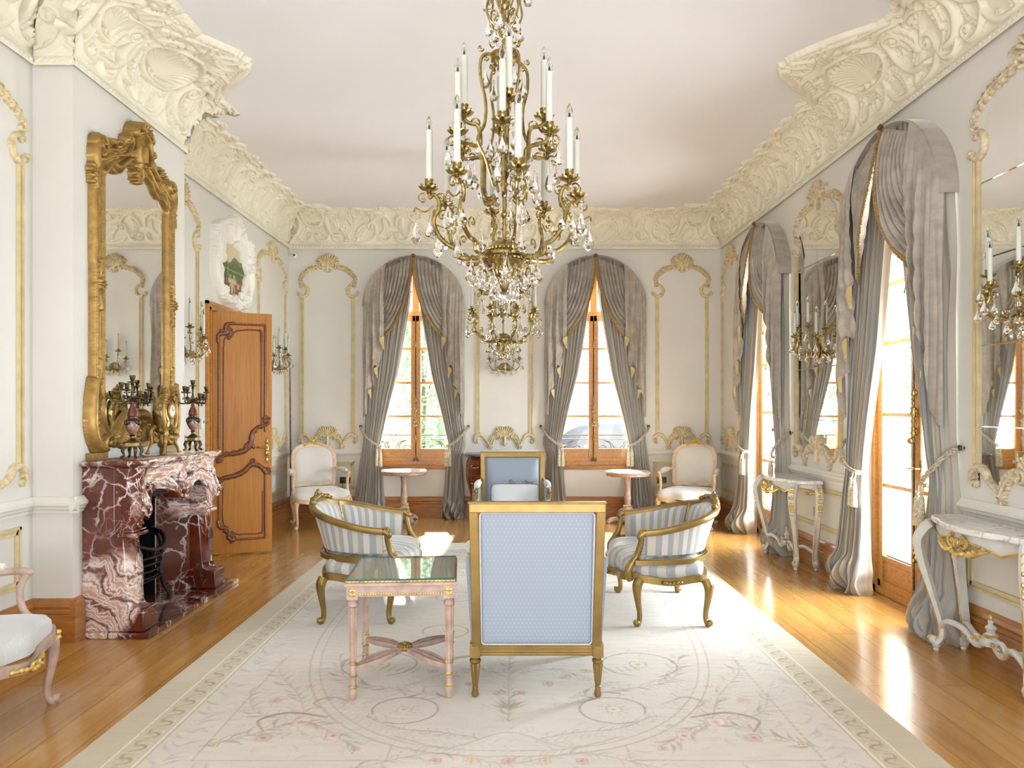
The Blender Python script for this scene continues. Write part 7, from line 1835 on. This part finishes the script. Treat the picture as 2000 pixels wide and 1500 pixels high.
def plant(name, label, cat, loc, h, r, col, shape, n=2600, group=None, leaf=.07, seed=0, trunk=True):
    t = thing(name, label, cat, loc, 0, group); rs = np.random.RandomState(seed)
    th = rs.rand(n)*2*PI; v = rs.rand(n)
    if shape == 'column': rad = r*(np.sin(np.clip(v*.92+.06, 0, 1)*PI)**.45)*(.75+.3*rs.rand(n)); z = .15+v*(h-.15)
    elif shape == 'dome': ph = np.arccos(rs.rand(n)); rad = r*np.sin(ph)*(.7+.3*rs.rand(n)); z = .1+(h-.1)*np.cos(ph)*(.75+.25*rs.rand(n))
    else: cp = 2*rs.rand(n)-1; rad = r*np.sqrt(1-cp**2)*(.55+.5*rs.rand(n)); z = h-r*1.0+r*cp*(.6+.45*rs.rand(n))
    lump = 1+.18*np.sin(th*5+z*3)+.12*np.sin(th*9-z*5); C = np.stack([rad*lump*np.cos(th), rad*lump*np.sin(th), z], 1)
    a = rs.normal(size=(n, 3)); a /= np.linalg.norm(a, axis=1)[:, None]; b = np.cross(a, rs.normal(size=(n, 3))); b /= np.linalg.norm(b, axis=1)[:, None]
    s = leaf*(.6+.8*rs.rand(n))[:, None]
    V = np.stack([C-a*s, C-b*s*.4, C+a*s, C+b*s*.45], 1).reshape(-1, 3); F = np.arange(4*n).reshape(n, 4); npmesh('foliage', V, F, col, t, smooth=False)
    m = MB(); m.tube([(0, 0, -.0), (.03, .02, h*.5), (0, 0, h*(.55 if shape == 'ball' else .8))], [r*.10+.03, r*.06+.02, .015], n=8)
    for k in range(5): a_ = k*1.3; m.tube([(0, 0, h*.4), (r*.5*math.cos(a_), r*.5*math.sin(a_), h*.68)], [.03, .01], n=5)
    m.build('trunk', 'bark', t); return t
GZ = -.30
plant('cypress', 'tall dark cypress seen through the left window, close to its meeting stiles', 'tree', (-1.95, 15.5, GZ), 3.9, .55, 'leaf_dark', 'column', 5000, 'cypresses outside', .07, 1)
plant('cypress', 'dark cypress seen through the right half of the left window', 'tree', (-1.35, 18.5, GZ), 4.4, .5, 'leaf_green', 'column', 4000, 'cypresses outside', .08, 2)
plant('autumn_tree', 'golden-leaved tree seen through the left window', 'tree', (-4.7, 20, GZ), 5.4, 1.7, 'leaf_gold', 'ball', 3500, None, .09, 3)
plant('shrub', 'rounded green shrub beyond the railing of the left window', 'shrub', (-2.2, 12.6, GZ), 1.55, .9, 'leaf_green', 'dome', 3500, 'round shrubs outside the end wall', .05, 4)
plant('shrub', 'low green shrub beyond the right half of the left window', 'shrub', (-.25, 13.5, GZ), 1.5, .7, 'leaf_gold', 'dome', 2600, 'round shrubs outside the end wall', .05, 5)
plant('tree', 'loose green tree seen through the left half of the right window', 'tree', (0.9, 20, GZ), 6.0, 1.7, 'leaf_green', 'ball', 2600, 'trees beyond the drive', .10, 6)
plant('tree', 'loose green tree seen through the right half of the right window', 'tree', (5.3, 23, GZ), 6.2, 2.0, 'leaf_dark', 'ball', 2600, 'trees beyond the drive', .10, 7)
plant('hedge', 'clipped green hedge across the drive', 'hedge', (2.5, 31, GZ), 1.8, 5.0, 'leaf_green', 'dome', 7000, None, .11, 8)
plant('yew', 'dark green yew seen through the nearer garden door', 'tree', (6.6, 10.6, -.12), 4.4, .75, 'leaf_dark', 'column', 6000, 'yews on the terrace', .07, 9)
plant('yew', 'green yew seen through the farther garden door', 'tree', (7.2, 17.5, -.12), 4.8, .9, 'leaf_green', 'column', 4000, 'yews on the terrace', .08, 10)
# parked car on the drive
t = thing('car', 'dark parked car seen through the right window', 'car', (2.05, 15.2, GZ), 0)
side = [(-2.2, .35), (-2.22, .62), (-2.1, .80), (-1.5, .92), (-.9, 1.34), (-.5, 1.45), (.5, 1.47), (1.1, 1.38), (1.75, 1.02), (2.15, .96), (2.22, .7), (2.2, .35)]
SP = [(float(a), float(b)) for a, b in bez(side, 4)]
m = MB(); n = len(SP); vs = []
for y, s_ in ((-.88, .965), (-.80, 1.0), (.80, 1.0), (.88, .965)): vs += [(x, y*(1-.16*max(0, (z-.9)/.55)), z*s_ if z > .5 else z) for x, z in SP]
m.add(vs, [(i*n+j, i*n+(j+1) % n, (i+1)*n+(j+1) % n, (i+1)*n+j) for i in range(3) for j in range(n)]+[tuple(range(n)), tuple(range(3*n, 4*n))[::-1]]); m.build('body', 'car_paint', t)
m = MB(); wp = [(-.80, .95), (-.62, 1.30), (.95, 1.33), (1.45, 1.0)]
for s_ in (-1, 1): m.add([(x, s_*(.885-.13*max(0, (z-.9)/.55)), z) for x, z in wp], [(0, 1, 2, 3)])
m.build('side_windows', 'car_glass', t, smooth=False)
for x in (-1.4, 1.4):
    for y in (-.82, .82): m = MB(); m.lathe([(.12, -.1), (.31, -.1), (.34, -.07), (.34, .07), (.31, .1), (.12, .1)], 24, T(x, y, .34) @ RX(PI/2)); m.build('wheel', 'rubber', t)
